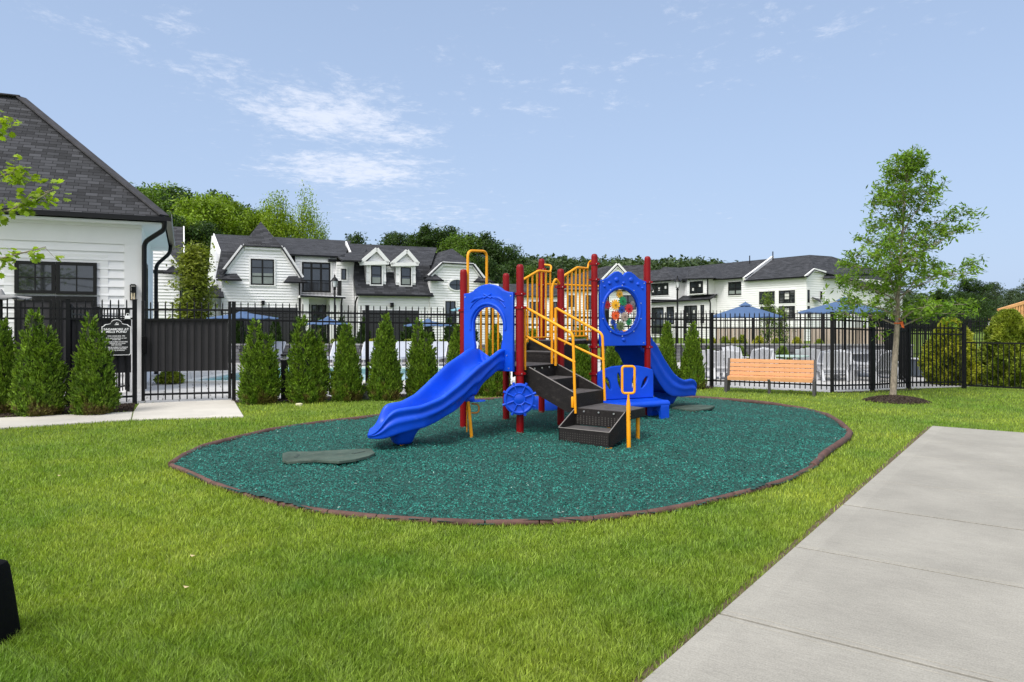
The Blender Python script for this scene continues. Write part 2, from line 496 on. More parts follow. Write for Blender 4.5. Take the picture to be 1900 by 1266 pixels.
# outline of the play bed, walked clockwise from its left tip (photo pixels on the ground)
BED_PX = [(318, 868), (340, 853), (375, 836), (430, 821), (500, 804), (600, 789), (700, 777), (800, 760), (870, 747), (960, 741), (1060, 738), (1200, 738),
          (1290, 741), (1360, 746), (1430, 753), (1490, 763), (1535, 775), (1560, 790), (1577, 808), (1572, 818), (1543, 838), (1525, 852), (1508, 871),
          (1470, 891), (1420, 908), (1360, 924), (1290, 941), (1200, 958), (1100, 969), (1000, 975), (900, 977), (800, 973), (700, 966), (610, 957),
          (520, 941), (450, 921), (395, 902), (352, 882)]
BED = [G(*p)[:2] for p in BED_PX]
def noise_z(x, y):
    return -0.02 * np.exp(-((x + 1.9) ** 2 / .35 + (y - 7.7) ** 2 / .25)) + 0.013 * np.sin(x * 3.1 + 1) * np.cos(y * 2.3) + 0.010 * np.sin(x * 7.3 + y * 5.1)

def play_bed():
    # surface of the bed
    xs = np.arange(-4.6, 6.0, 0.04); ys = np.arange(4.2, 14.6, 0.04)
    X, Y = np.meshgrid(xs, ys); cx, cy = X.ravel(), Y.ravel()
    ins = inpoly(cx, cy, BED).reshape(X.shape)
    z = 0.033 + noise_z(cx, cy)
    V = np.stack([cx, cy, z], 1)
    nx = len(xs); idx = np.arange(len(cx)).reshape(X.shape)
    q = ins[:-1, :-1] | ins[1:, :-1] | ins[:-1, 1:] | ins[1:, 1:]
    f = np.stack([idx[:-1, :-1][q], idx[:-1, 1:][q], idx[1:, 1:][q], idx[1:, :-1][q]], 1)
    used = np.unique(f); rm = -np.ones(len(V), int); rm[used] = np.arange(len(used))
    me = np_mesh('play_bed', V[used], rm[f])
    tag(obj('play_bed', me, mat('teal_base', (0.004, 0.040, 0.032), 0.85, col2=(0.012, 0.085, 0.068), vscale=45, bump=1.0, bscale=90, detail=6), smooth=180), kind='structure')
    # loose shredded chips
    n = 185000
    x = RNG.uniform(-4.6, 6.0, n); y = 4.2 + 10.4 * RNG.beta(1.05, 2.0, n)
    k = inpoly(x, y, BED); x, y = x[k], y[k]; n = len(x)
    zz = 0.039 + noise_z(x, y) + RNG.uniform(0, 0.014, n)
    ln = RNG.uniform(0.006, 0.016, n); wd = RNG.uniform(0.002, 0.005, n)
    th = RNG.uniform(0, 2 * np.pi, n); pt = RNG.normal(0, 0.35, n)
    d = np.stack([np.cos(th) * np.cos(pt), np.sin(th) * np.cos(pt), np.sin(pt)], 1)
    s = np.stack([-np.sin(th), np.cos(th), RNG.normal(0, 0.3, n)], 1)
    c = np.stack([x, y, zz], 1); up = np.array([0, 0, 1.0])
    a = c + d * ln[:, None]; b = c - d * ln[:, None]
    l = c + s * wd[:, None] + up * 0.003; r = c - s * wd[:, None] + up * 0.003 * RNG.uniform(-1, 1, (n, 1)); t = c + up * (wd[:, None] * 1.3)
    V = np.stack([a, l, b, r, t], 1).reshape(-1, 3)
    o = (np.arange(n) * 5)[:, None]
    Fc = np.concatenate([o + np.array([[0, 1, 4]]), o + np.array([[1, 2, 4]]), o + np.array([[2, 3, 4]]), o + np.array([[3, 0, 4]])], 0)
    me = np_mesh('rubber_mulch', V, Fc)
    m = mat('teal_chips', (0.010, 0.108, 0.086), 0.6, col2=(0.022, 0.180, 0.145), vscale=2.0, island=0.85, spec=0.3)
    o = obj('rubber_mulch', me, [m, mat('pale_chips', (.30, .42, .38), .6)]); me.polygons.foreach_set('material_index', np.tile((RNG.uniform(0, 1, n) < .005).astype(np.int32), 4)); tag(o, 'teal green shredded rubber mulch filling the play bed', 'mulch', kind='stuff')
    # border: short plastic timbers laid end to end
    root = thing('bed_border', 'brown landscape timber border running round the teal play bed', 'border', (0, 0, 0))
    k = len(BED)
    for i in range(k):
        p, q = BED[i], BED[(i + 1) % k]
        mb = MB()
        back = (p[1] + q[1]) / 2 > 6.9; rt = .038 if back else .026; zt = .030 if back else .020
        P, Q_ = Vector((p[0], p[1], zt)), Vector((q[0], q[1], zt))
        d = (Q_ - P).normalized() * 0.004
        mb.tube([P + d, P + d * 3, (P + Q_) / 2 + Vector((0, 0, random.uniform(-.004, .004))), Q_ - d * 3, Q_ - d], [rt * .92, rt, rt, rt, rt * .92], 10)
        obj('border_timber', mb, 'rope', root, smooth=60)
play_bed()

# ---- concrete patio, front right
PE0 = Vector((G(1730, 793)[0], G(1730, 793)[1], 0)); PE1 = Vector((G(1200, 1266)[0], G(1200, 1266)[1], 0))
pdir = (PE1 - PE0).normalized()                        # towards the camera along the grass edge
pout = Vector((-pdir.y, pdir.x, 0))
if pout.x < 0: pout = -pout                            # into the slab
def along(px, py): return (Vector((G(px, py)[0], G(px, py)[1], 0)) - PE0).dot(pdir)
PATIO = [tuple((PE0 + pdir * 0)[:2]), tuple((PE0 + pdir * 14)[:2]), tuple((PE0 + pdir * 14 + pout * 12)[:2]), (14.0, 7.2), (6.68 + 4, 9.31 - 1.1)]
def concrete_mat():
    m = mat('broomed_concrete', (0.315, 0.300, 0.266), 0.9, var=0.13, vscale=1.3, spec=0.2)
    t = m.node_tree; L = t.links.new; b = t.nodes['Principled BSDF']
    src = b.inputs['Base Color'].links[0].from_socket
    tc = N(t, 'ShaderNodeTexCoord')
    mp = N(t, 'ShaderNodeMapping'); mp.inputs['Scale'].default_value = (2.0, 26.0, 1.0); L(tc.outputs['Object'], mp.inputs[0])
    st = N(t, 'ShaderNodeTexNoise', Scale=4.0, Detail=6.0, Roughness=0.75); L(mp.outputs[0], st.inputs['Vector'])
    fn = N(t, 'ShaderNodeTexNoise', Scale=140.0, Detail=2.0); L(tc.outputs['Object'], fn.inputs['Vector'])
    a = N(t, 'ShaderNodeMath'); a.operation = 'ADD'; L(st.outputs[0], a.inputs[0]); L(fn.outputs[0], a.inputs[1])
    mr = N(t, 'ShaderNodeMapRange'); mr.inputs['From Min'].default_value = 0.6; mr.inputs['From Max'].default_value = 1.4
    mr.inputs['To Min'].default_value = 0.72; mr.inputs['To Max'].default_value = 1.24; L(a.outputs[0], mr.inputs['Value'])
    # few dark stains
    sp = N(t, 'ShaderNodeTexVoronoi', Scale=1.5); 
    mp2 = N(t, 'ShaderNodeMapping'); mp2.inputs['Scale'].default_value = (1.0, 1.7, 1.0); L(tc.outputs['Object'], mp2.inputs[0]); L(mp2.outputs[0], sp.inputs['Vector'])
    s2 = N(t, 'ShaderNodeMapRange'); s2.inputs['From Min'].default_value = 0.018; s2.inputs['From Max'].default_value = 0.045
    s2.inputs['To Min'].default_value = 0.62; s2.inputs['To Max'].default_value = 1.0; L(sp.outputs['Distance'], s2.inputs['Value'])
    # trowelled margin along the free edge (object X is the distance from it)
    sx = N(t, 'ShaderNodeSeparateXYZ'); L(tc.outputs['Object'], sx.inputs[0])
    mg = N(t, 'ShaderNodeMapRange'); mg.inputs['From Min'].default_value = 0.125; mg.inputs['From Max'].default_value = 0.135
    mg.inputs['To Min'].default_value = 1.05; mg.inputs['To Max'].default_value = 1.0; L(sx.outputs[0], mg.inputs['Value'])
    m1 = N(t, 'ShaderNodeMath'); m1.operation = 'MULTIPLY'; L(mr.outputs[0], m1.inputs[0]); L(s2.outputs[0], m1.inputs[1])
    m2 = N(t, 'ShaderNodeMath'); m2.operation = 'MULTIPLY'; L(m1.outputs[0], m2.inputs[0]); L(mg.outputs[0], m2.inputs[1])
    hs = N(t, 'ShaderNodeHueSaturation'); L(m2.outputs[0], hs.inputs['Value']); L(src, hs.inputs['Color']); L(hs.outputs[0], b.inputs['Base Color'])
    bp = N(t, 'ShaderNodeBump'); bp.inputs['Strength'].default_value = 0.25; bp.inputs['Distance'].default_value = 0.004
    L(a.outputs[0], bp.inputs['Height']); L(bp.outputs[0], b.inputs['Normal'])
    return m
def patio():
    me_o = bpy.data.objects
    joints = [(0.0, .0), (along(1700, 819), .004), (along(1667, 847), .005), (along(1612, 894.5), .005), (along(1560, 940.5), .014), (along(1469, 1019), .009), (along(1331, 1145), .010)]
    j5, j6 = joints[5][0], joints[6][0]
    joints = joints[:5] + [(j5 - .045, .0025), joints[5], (j6 - .05, .003), joints[6], (j6 + .045, .002)]
    st = 1.32; j = j6
    for k in range(6): j += st; joints.append((j, .005))
    mb = MB(); T = 0.02
    for (a, ga), (b, gb) in zip(joints[:-1], joints[1:]):
        a2, b2 = a + ga, b - gb
        # local frame: x = distance into slab, y = distance along the edge
        xr = 7.5
        rings = []
        for (z, k) in ((-0.06, 0), (T - 0.002, 0), (T, 0.002)):
            rings.append([(k, a2 + k, z), (xr, a2 + k, z), (xr, b2 - k, z), (k, b2 - k, z)])
        mb.loft(rings, True, True)
    mb.mi = 1
    mb.hexa([(0.01, 0.01, -0.07), (7.4, 0.01, -0.07), (7.4, 14, -0.07), (0.01, 14, -0.07), (0.01, 0.01, 0.006), (7.4, 0.01, 0.006), (7.4, 14, 0.006), (0.01, 14, 0.006)])
    o = obj('patio', mb, [concrete_mat(), mat('joint_dirt', (0.010, 0.009, 0.007), 0.95)])
    o.location = PE0
    o.rotation_euler = (0, 0, math.atan2(pout.y, pout.x))
    # mirror local Y if the edge direction runs the other way
    yl = Vector((-math.sin(o.rotation_euler[2]), math.cos(o.rotation_euler[2]), 0))
    if yl.dot(pdir) < 0:
        o.data.transform(Matrix.Scale(-1, 4, (0, 1, 0))); o.data.flip_normals()
    tag(o, kind='structure')
    return o
patio()

# ---- path by the gate, mulch bed, pool deck
def sheet(name, pts, z, m, kind='structure', th=None):
    mb = MB(); P = [(p[0], p[1], z) for p in pts]
    if th: mb.slab(P, th)
    else: mb.face(P)
    o = obj(name, mb, m, bevel=0.006 if th else 0); tag(o, kind=kind); return o
pconc = mat('pale_path_concrete', (0.56, 0.53, 0.48), 0.85, var=0.08, vscale=2.0, bump=0.2, bscale=150, spec=0.2)
PATH1 = [G(-260, 790)[:2], G(246, 766.5)[:2], G(243, 781)[:2], G(0, 797)[:2], G(-300, 812)[:2]]
PATH2 = [G(258.5, 751)[:2], G(433, 743.5)[:2], G(452, 775)[:2], G(245, 781)[:2], G(248, 766)[:2]]
sheet('path', PATH1, 0.022, pconc, th=0.1)
sheet('gate_apron', PATH2, 0.024, pconc, th=0.1)
FENCE = [(-8.35, 11.2), (-7.31, 11.75), (-6.46, 12.36), (-4.99, 12.8), (-2.79, 13.75), (-.4, 14.4), (2.0, 15.05), (4.39, 15.7), (6.47, 14.42), (7.40, 14.65), (8.45, 15.2), (9.69, 15.3), (10.6, 14.55), (13.4, 12.3)]
def bed_mat(): return mat('dark_bark_mulch', (0.022, 0.015, 0.011), 0.95, col2=(0.06, 0.042, 0.032), vscale=40, bump=1.0, bscale=60)
BED1 = [G(-260, 789)[:2], G(247, 765)[:2], (-6.5, 12.30), (-7.3, 11.75), (-8.6, 11.1)]
sheet('mulch_bed', BED1, 0.012, bed_mat())
BED2 = [(-4.95, 12.55), (-4.6, 12.45), (-2.75, 13.25), (-.4, 13.95), (2.0, 14.6), (4.3, 15.25), (4.42, 15.72), (2.0, 15.07), (-.4, 14.42), (-2.79, 13.77), (-4.99, 12.82)]
sheet('mulch_bed', BED2, 0.012, bed_mat())
sheet('mulch_bed', [(6.45, 14.30), (7.45, 14.45), (8.62, 14.95), (8.46, 15.22), (7.4, 14.67), (6.46, 14.44)], 0.012, bed_mat())

def paver_mat():
    m = mat('pool_pavers', (0.50, 0.49, 0.48), 0.8, var=0.1, vscale=1.0, spec=0.25)
    t = m.node_tree; L = t.links.new; b = t.nodes['Principled BSDF']
    tc = N(t, 'ShaderNodeTexCoord'); mp = N(t, 'ShaderNodeMapping'); mp.inputs['Rotation'].default_value = (0, 0, R(-25)); L(tc.outputs['Object'], mp.inputs[0])
    br = N(t, 'ShaderNodeTexBrick'); br.inputs['Scale'].default_value = 1.0; br.inputs['Brick Width'].default_value = 0.55; br.inputs['Row Height'].default_value = 0.38
    br.inputs['Mortar Size'].default_value = 0.012; br.inputs['Color1'].default_value = (0.43, 0.425, 0.42, 1); br.inputs['Color2'].default_value = (0.56, 0.55, 0.54, 1); br.inputs['Mortar'].default_value = (0.22, 0.21, 0.2, 1)
    L(mp.outputs[0], br.inputs['Vector']); L(br.outputs[0], b.inputs['Base Color'])
    return m
DECK = FENCE[:11] + [(11.5, 16.2), (17, 25), (17, 27.5), (-22, 27.5), (-22, 11.0)]
sheet('pool_deck', DECK, 0.004, paver_mat())
def pool():
    root = tag(sheet('pool_water', [(-7.5, 16.9), (-0.2, 16.9), (-0.2, 22.2), (-7.5, 22.2)], 0.014, 'water'), kind='structure')
    mb = MB()
    for (a, b) in (((-7.7, 16.75), (0, 16.75)), ((-7.7, 22.35), (0, 22.35))):
        mb.bar((a[0], a[1], .025), (b[0], b[1], .025), 0.3, 0.05)
    mb.bar((-7.65, 16.9, .0248), (-7.65, 22.2, .0248), 0.3, 0.05); mb.bar((-.05, 16.9, .0248), (-.05, 22.2, .0248), 0.3, 0.05)
    tag(obj('pool_coping', mb, mat('pale_coping', (0.62, 0.62, 0.6), 0.7, var=0.05)), kind='structure')
pool()

# ---- grass blades
def grass():
    N0 = 900000
    # choose distance with falling density, then a lateral position a little wider than the frame
    u = RNG.uniform(0, 1, N0)
    y0, y1 = 2.2, 17.0
    y = 1.0 / (1 / y0 - u * (1 / y0 - 1 / y1))           # density ~ 1/y^2 per metre of depth, x-span ~ y
    half = 0.80 * y + 0.35
    x = RNG.uniform(-1, 1, N0) * half
    keep = np.ones(N0, bool)
    p4 = [(PE0 + pdir * 14 - pout * -0.0)[:2], PE0[:2], (PE0 + pout * 7.5)[:2], (PE0 + pout * 7.5 + pdir * 14)[:2]]
    for poly in (BED, PATH1, PATH2, BED1, BED2, p4): keep &= ~inpoly(x, y, poly)
    keep &= ~inpoly(x, y, [(-4.8, 12.72)] + FENCE[4:11] + [(9.69, 15.3), (17, 25), (-22, 27), (-22, 11.2), (-8.35, 11.2), (-6.46, 12.36)])
    keep &= ~(((x - 7.12) ** 2 / .50 ** 2 + (y - 13.3) ** 2 / .50 ** 2) < 1)
    # thin, worn strip along the patio edge
    d = (x - PE0.x) * (-pout.x) + (y - PE0.y) * (-pout.y)
    tt = (x - PE0.x) * pdir.x + (y - PE0.y) * pdir.y
    keep &= ~((tt > -.02) & (d < 0.045) & (RNG.uniform(0, 1, N0) < 0.8) & (d > -0.5))
    # patchy density
    pn = 0.5 + 0.5 * np.sin(x * 1.7 + 2 * np.sin(y * 0.9)) * np.cos(y * 1.3 + 1.5 * np.sin(x * .8))
    keep &= RNG.uniform(0, 1, N0) < (0.72 + 0.28 * pn)
    x, y, pn = x[keep], y[keep], pn[keep]; n = len(x)
    far = np.clip((y - 3) / 10, 0, 1)
    h = RNG.uniform(0.016, 0.044, n) * (0.85 + 0.3 * pn); w = RNG.uniform(0.0012, 0.0024, n) * (1 + 2.0 * far)
    # tufts: clumping of lean direction
    th = 2 * np.pi * (0.5 + 0.5 * np.sin(x * 9.1 + 3 * np.sin(y * 6.3))) + RNG.normal(0, 1.3, n)
    ln = np.abs(RNG.normal(0.45, 0.30, n)) * h
    ps = RNG.uniform(0, 2 * np.pi, n)
    dx, dy = np.cos(th) * ln, np.sin(th) * ln
    wx, wy = np.cos(ps) * w, np.sin(ps) * w
    z0 = np.zeros(n)
    a = np.stack([x - wx, y - wy, z0], 1); b = np.stack([x + wx, y + wy, z0], 1)
    c = np.stack([x + wx * .8 + dx * .35, y + wy * .8 + dy * .35, h * .6], 1); e = np.stack([x - wx * .8 + dx * .35, y - wy * .8 + dy * .35, h * .6], 1)
    t = np.stack([x + dx, y + dy, h], 1)
    V = np.stack([a, b, c, e, t], 1).reshape(-1, 3)
    o = (np.arange(n) * 5)[:, None]
    Fc = np.concatenate([o + np.array([[0, 1, 2]]), o + np.array([[0, 2, 3]]), o + np.array([[3, 2, 4]])], 0)
    me = np_mesh('grass', V, Fc)
    m = foliage_mat('grass_blade', (0.112, 0.228, 0.026), (0.345, 0.400, 0.058), island=0.56, vscale=0.55, trans=0.30, rough=0.5)
    o = obj('grass', me, m)
    tag(o, 'short mown bright green lawn grass', 'grass', kind='stuff')
grass()
def soil_strip():
    a = PE0 - pdir * .02; b_ = PE0 + pdir * 9
    mb = MB(); mb.face([(v.x, v.y, .004) for v in (a + pout * .02, b_ + pout * .02, b_ - pout * .06, a - pout * .06)])
    tag(obj('soil_strip', mb, mat('bare_soil', (.075, .052, .032), .95, col2=(.15, .11, .06), vscale=30, bump=.8, bscale=50)), kind='structure')
soil_strip()
# ------------------------------------------------------------------ play structure
UD = Vector((math.cos(R(-36.9)), math.sin(R(-36.9)), 0))      # A -> B
VD = Vector((math.cos(R(53.1)), math.sin(R(53.1)), 0))        # A -> C
SP = 0.922
pB = Vector((0.10, 8.83, 0)); pA = pB - UD * SP; pC = pA + VD * SP; pE = pB + VD * SP
pD = pC + VD * 0.889; pF = pE + VD * 0.889
WD = Vector((math.cos(R(24)), math.sin(R(24)), 0)); WN = Vector((-WD.y, WD.x, 0))
pG = pF + WD * 0.914; pK = Vector((2.19, 11.62, 0)); pL = Vector((1.335, 11.55, 0))
H1, H2 = 0.86, 1.15

play = thing('play_structure', 'blue, red and yellow playground structure with two slides on teal mulch', 'playground', (0.4, 9.6, 0))

def post(p, top, collars):
    mb = MB(); r = 0.047
    mb.lathe((p.x, p.y, 0), [(r, -0.05), (r, top - .05), (r * .96, top - .03), (r * .75, top - .008), (r * .3, top)], 20)
    o = obj('post', mb, 'red', play, smooth=50)
    for h in collars:
        cb = MB()
        cb.lathe((p.x, p.y, h - .02), [(r + .002, 0), (r + .012, .004), (r + .012, .036), (r + .002, .04)], 20)
        for s in (-1, 1):
            cb.box((p.x + UD.x * s * (r + .022), p.y + UD.y * s * (r + .022), h), (.03, .02, .026), R(-36.9))
        cb.mi = 1
        cb.lathe((p.x + .02, p.y - r - .018, h - .005), [(0.006, 0), (.006, .01)], 6)
        obj('collar', cb, ['red', 'bolt'], o, smooth=40)
post(pA, 2.11, [1.57, .80])
post(pB, 2.13, [Hh(545.5, 8.83), Hh(571, 8.83), Hh(693, 8.83)])
post(pC, 2.11, [.80])
post(pE, 2.13, [Hh(533, 9.57), Hh(573.5, 9.57)])
post(pD, 2.38, [Hh(500, 10.83), Hh(529, 10.83)])
post(pF, 2.40, [Hh(490, 10.28), Hh(519, 10.28), Hh(644, 10.28), Hh(694, 10.28)])
post(pG, 2.40, [Hh(524, 10.66), Hh(644, 10.66)])
post(pK, 2.38, [1.1]); post(pL, 2.38, [1.1])

# decks -------------------------------------------------------------
def perforated(name, corners, z, th, m='deck', mt='decktop', parent=play):
    mb = MB(); mb.slab([(c.x, c.y, z) for c in corners], th); o = obj(name, mb, m, parent, bevel=.006)
    P = [Vector((c.x, c.y, z)) for c in corners]; cc = sum(P, Vector()) / len(P)
    mb = MB(); mb.slab([p + (cc - p).normalized() * .012 + Vector((0, 0, .003)) for p in P], .002)
    obj('tread_surface', mb, mt, o)
    return o
perforated('deck', [pA, pB, pE, pC], H1, .05)
cC, cE = pC + UD * .14, pE - UD * .14
q = lambda base, v: base + VD * v
perforated('step', [q(cC, .0), q(cE, .0), q(cE, .36), q(cC, .36)], (H1 + H2) / 2, .03)
mb = MB()
for (v, ha, hb) in ((.0, H1, (H1 + H2) / 2 - .03), (.36, (H1 + H2) / 2, H2 - .05)):
    a, b = q(cC, v), q(cE, v); mb.slab([(a.x, a.y, ha), (b.x, b.y, ha), (b.x, b.y, hb), (a.x, a.y, hb)], .01, direction=VD)
for (base, sgn) in ((cC, -1), (cE, 1)):
    a, b = q(base, -.02), q(base, .5)
    off = UD * .012 * sgn
    mb.slab([(a.x, a.y, H1 - .22), (b.x, b.y, H1 - .1), (b.x, b.y, H2 + .0), (b.x - VD.x * .1, b.y - VD.y * .1, H2), (a.x, a.y, H1 + .03)], .012, direction=UD * sgn)
obj('step_side', mb, 'deck', play)
perforated('deck', [q(cC, .36), q(cE, .36), q(cE, .889), pF, pG, pK, pL, pD], H2, .05)

# stairs on the B-E side -------------------------------------------
sB, sE = pB + VD * .13, pE - VD * .13
st = lambda base, u, h: (base + UD * u + Vector((0, 0, h)))
stairs = MB()
hs = [H1, .705, .555, .39]
treads = []
for i in range(2):
    u0, u1, h = .36 * i, .36 * (i + 1), hs[i + 1]
    perforated('stair_tread', [st(sB, u0, 0), st(sE, u0, 0), st(sE, u1, 0), st(sB, u1, 0)], h, .012)
rs = MB()
for i, u in enumerate((0.0, .36, .72)):
    a, b = st(sB, u, hs[i]), st(sE, u, hs[i]); c, d = st(sE, u, hs[i + 1]), st(sB, u, hs[i + 1])
    rs.slab([a, b, c, d], .008, direction=-UD)
rs.mi = 1
for i, u in enumerate((0.0,)):
    for k in (.25, .5, .75):
        p = st(sB, u + .006, hs[0] - .035).lerp(st(sE, u + .006, hs[0] - .035), k)
        rs.tube([p, p + UD * .012], .011, 8)
obj('stair_riser', rs, ['deck', 'bolt'], play)
for (base, sg) in ((sB, -1), (sE, 1)):
    mb = MB()
    pts = [st(base, -.03, H1 + .01), st(base, .05, H1 - .015), st(base, .72, hs[2] + .01), st(base, .72, .36), st(base, .62, .33), st(base, -.03, .60)]
    mb.slab(pts, .010, direction=VD * sg)
    o = obj('stringer', mb, 'deck', play)
    e = MB(); e.bar(st(base, .05, H1 - .008) + VD * sg * .005, st(base, .72, hs[2] + .014) + VD * sg * .005, .014, .008)
    obj('worn_rim', e, 'seam', o)

# landing beside the last riser
LN, LF = st(sB, .72, 0), st(sE, .72, 0)
l0 = LN; l1 = LN + UD * .66; l2 = l1 + VD * .52; l3 = LF + UD * .0
perforated('landing', [l0, l1, l2, l3], .39, .10)
# low transfer step in front of the landing
def low_step():
    D = -VD * .36
    f0, f1 = l0 + D, l1 + D
    b0, b1 = l0, l1
    z1, z2 = .20, .39
    root = MB()
    # front and side skins with sloping shoulders
    root.slab([f0 + Vector((0, 0, .03)), f1 + Vector((0, 0, .03)), f1 + Vector((0, 0, z1)), f0 + Vector((0, 0, z1))], .01, direction=VD)
    for (f, b, sg) in ((f0, b0, 1), (f1, b1, -1)):
        root.slab([f + Vector((0, 0, .031)), b + VD * .1 + Vector((0, 0, .12)), b + VD * .1 + Vector((0, 0, .289)), b + Vector((0, 0, z2 - .004)), f + Vector((0, 0, z1 - .002))], .01, direction=UD * sg)
    root.slab([b0 + Vector((0, 0, z1)), b1 + Vector((0, 0, z1)), b1 + Vector((0, 0, z2 - .012)), b0 + Vector((0, 0, z2 - .012))], .006, direction=-VD)
    o = obj('low_step', root, 'deck', play)
    t = MB(); t.slab([f0 + Vector((0, 0, z1 - .01)) + UD * .01 + VD * .01, f1 + Vector((0, 0, z1 - .01)) - UD * .01 + VD * .01, b1 + Vector((0, 0, z1 - .01)) - UD * .01 - VD * .004, b0 + Vector((0, 0, z1 - .01)) + UD * .01 - VD * .004], .01)
    obj('tread_surface', t, 'decktop', o)
    e = MB()
    for (f, b) in ((f0, b0), (f1, b1)): e.bar(f + Vector((0, 0, z1 + .003)), b + Vector((0, 0, z2)), .008, .006)
    e.bar(f0 + Vector((0, 0, z1 + .003)), f1 + Vector((0, 0, z1 + .003)), .010, .006)
    obj('worn_rim', e, 'seam', o)
    # punched holes in the riser and on the front
    h = MB()
    for r in range(5):
        for c in range(15):
            p = b0.lerp(b1, (c + 1.0) / 16) + Vector((0, 0, z1 + .02 + r * .021)) - VD * .0125
            h.tube([p, p + VD * .002], .0062, 6)
    for r in range(4):
        for c in range(20):
            p = f0.lerp(f1, (c + 1.0) / 21) + Vector((0, 0, .07 + r * .026)) - VD * .001
            h.tube([p, p + VD * .002], .0045, 6)
    obj('punched_holes', h, mat('hole_dark', (0.10, 0.095, 0.09), 0.8), o)
    bl = MB()
    for k in (.2, .5, .8):
        p = b0.lerp(b1, k) + Vector((0, 0, z2 - .028)) - VD * .012; bl.tube([p, p - VD * .012], .010, 8)
    obj('bolts', bl, 'bolt', o)
    for (p, w) in ((f1 - UD * .06 + VD * .03, 0), (f0 + UD * .1 + VD * .1, 0)):
        m2 = MB(); m2.box((p.x, p.y, .026), (.14, .05, .01), R(-36.9)); m2.tube([(p.x, p.y, -.04), (p.x, p.y, .03)], .024, 10)
        obj('foot', m2, 'yellow', play, smooth=50)
low_step()
for p in (l1 + VD * .44 - UD * .06, l3 + UD * .1 - VD * .03):
    m2 = MB(); m2.tube([(p.x, p.y, -.05), (p.x, p.y, .30)], .024, 12); obj('leg', m2, 'yellow', play, smooth=50)

# yellow loop handle on the landing
def W3(px, py, Y): return Vector(((px - 950) / F_PX * Y, Y, Hh(py, Y)))
Yl = 7.93
lp = rounded([W3(1154.5, 680, Yl), W3(1177.5, 680, Yl), W3(1177.5, 730, Yl), W3(1154.5, 730, Yl)], .035, closed=True)
mb = MB(); mb.tube(lp, .014, 10, closed=True)
b = W3(1166, 730, Yl)
mb.tube([b, b + Vector((0, 0, -.06))], .013, 10)
mb.tube([b + Vector((0, 0, -.05)), b + Vector((0, 0, -.12)), Vector((b.x + .005, b.y, -.04))], [.012, .024, .024], 12)
obj('loop_handle', mb, 'yellow', play, smooth=50)
mb = MB()
for k in range(3): mb.tube([(b.x + .02, b.y - .024, .40 - k * .035), (b.x + .02, b.y - .030, .40 - k * .035)], .006, 6)
obj('bolts', mb, 'blackplastic', play)

# stair handrails --------------------------------------------------
def rail(base, off, top_h, bend_h, m0, m1, foot):
    mb = MB(); b0 = base + off
    P = [b0 + UD * .0 + Vector((0, 0, top_h)), b0 + UD * .70 + Vector((0, 0, bend_h)), b0 + UD * .735 + Vector((0, 0, foot))]
    mb.tube(rounded(P, .06), .017, 10)
    mb.tube([b0 + UD * .02 + Vector((0, 0, m0)), b0 + UD * .73 + Vector((0, 0, m1))], .015, 10)
    mb.tube([b0 + UD * -.005 + Vector((0, 0, top_h + .005)), b0 + UD * -.005 + Vector((0, 0, .815))], .017, 10)
    return mb
r1 = rail(sB, -VD * .02, 1.60, 1.275, 1.235, .935, .33)
r1.box(tuple(sB + UD * .70 + Vector((0, 0, .46)) - VD * .02), (.03, .03, .13), R(-36.9), .004)
obj('handrail', r1, 'yellow', play, smooth=50)
r2 = rail(sE, VD * .02, 1.60, 1.265, 1.20, .93, .42)
obj('handrail', r2, 'yellow', play, smooth=50)
# tall bent bar beside the E post
mb = MB(); p = sE - VD * .035 - UD * .03
mb.tube(rounded([pE + Vector((-.02, -.03, Hh(531, 9.5) + .03)), p + Vector((.03, 0, 2.0)) + UD * .02, p + Vector((0, 0, 1.88)), p + Vector((0, 0, .84))], .06), .017, 10)
mb.tube([p + UD * .055 + Vector((0, 0, 1.60)), p + UD * .055 + Vector((0, 0, .84))], .017, 10)
obj('grab_bar', mb, 'yellow', play, smooth=50)

# picket barriers beside the upper steps ----------------------------
def barrier(base, v0, v1, low, high, bot, n, postp, side):
    mb = MB(); L_ = v1 - v0
    P = lambda v, h: base + VD * v + Vector((0, 0, h))
    knee = v0 + L_ * .55
    top = rounded([P(v0, low), P(knee, high), P(v1, high)], .04)
    mb.tube(top, .018, 8)
    def hv(v): return low + (high - low) * min(1, (v - v0) / (knee - v0))
    for i in range(n):
        v = v0 + L_ * (i + .0) / (n - 1)
        hb = bot if i > 1 else bot - .12 + .06 * i
        mb.tube([P(v, hb), P(v, hv(v))], .0140, 8)
    mb.tube(rounded([P(v0, bot - .16), P(v0 + .12, bot), P(v1, bot)], .03), .013, 8)
    mb.tube([P(v1, bot), P(v1, bot - .11)], .016, 8)
    # hook to the tall post
    mb.tube(rounded([P(v1, high), P(v1 + .04, high + .10), Vector((postp.x, postp.y, high + .12))], .05), .015, 8)
    obj('barrier', mb, 'yellow', play, smooth=50)
barrier(cC + UD * .01, .20, .90, Hh(519, 10.15), Hh(502.5, 10.5), Hh(626, 10.7), 7, pD, -1)
barrier(cE - UD * .01, .30, .95, Hh(513, 9.95), Hh(496, 10.15), Hh(624, 10.3), 7, pF, 1)
# rail between the posts at the back of the upper deck
mb = MB()
for (a, c_) in ((pD, pL), (pL, pK)):
    for h in (2.0, 1.27): mb.tube([a + Vector((0, 0, h)), c_ + Vector((0, 0, h))], .015, 8)
obj('barrier', mb, 'yellow', play, smooth=50)
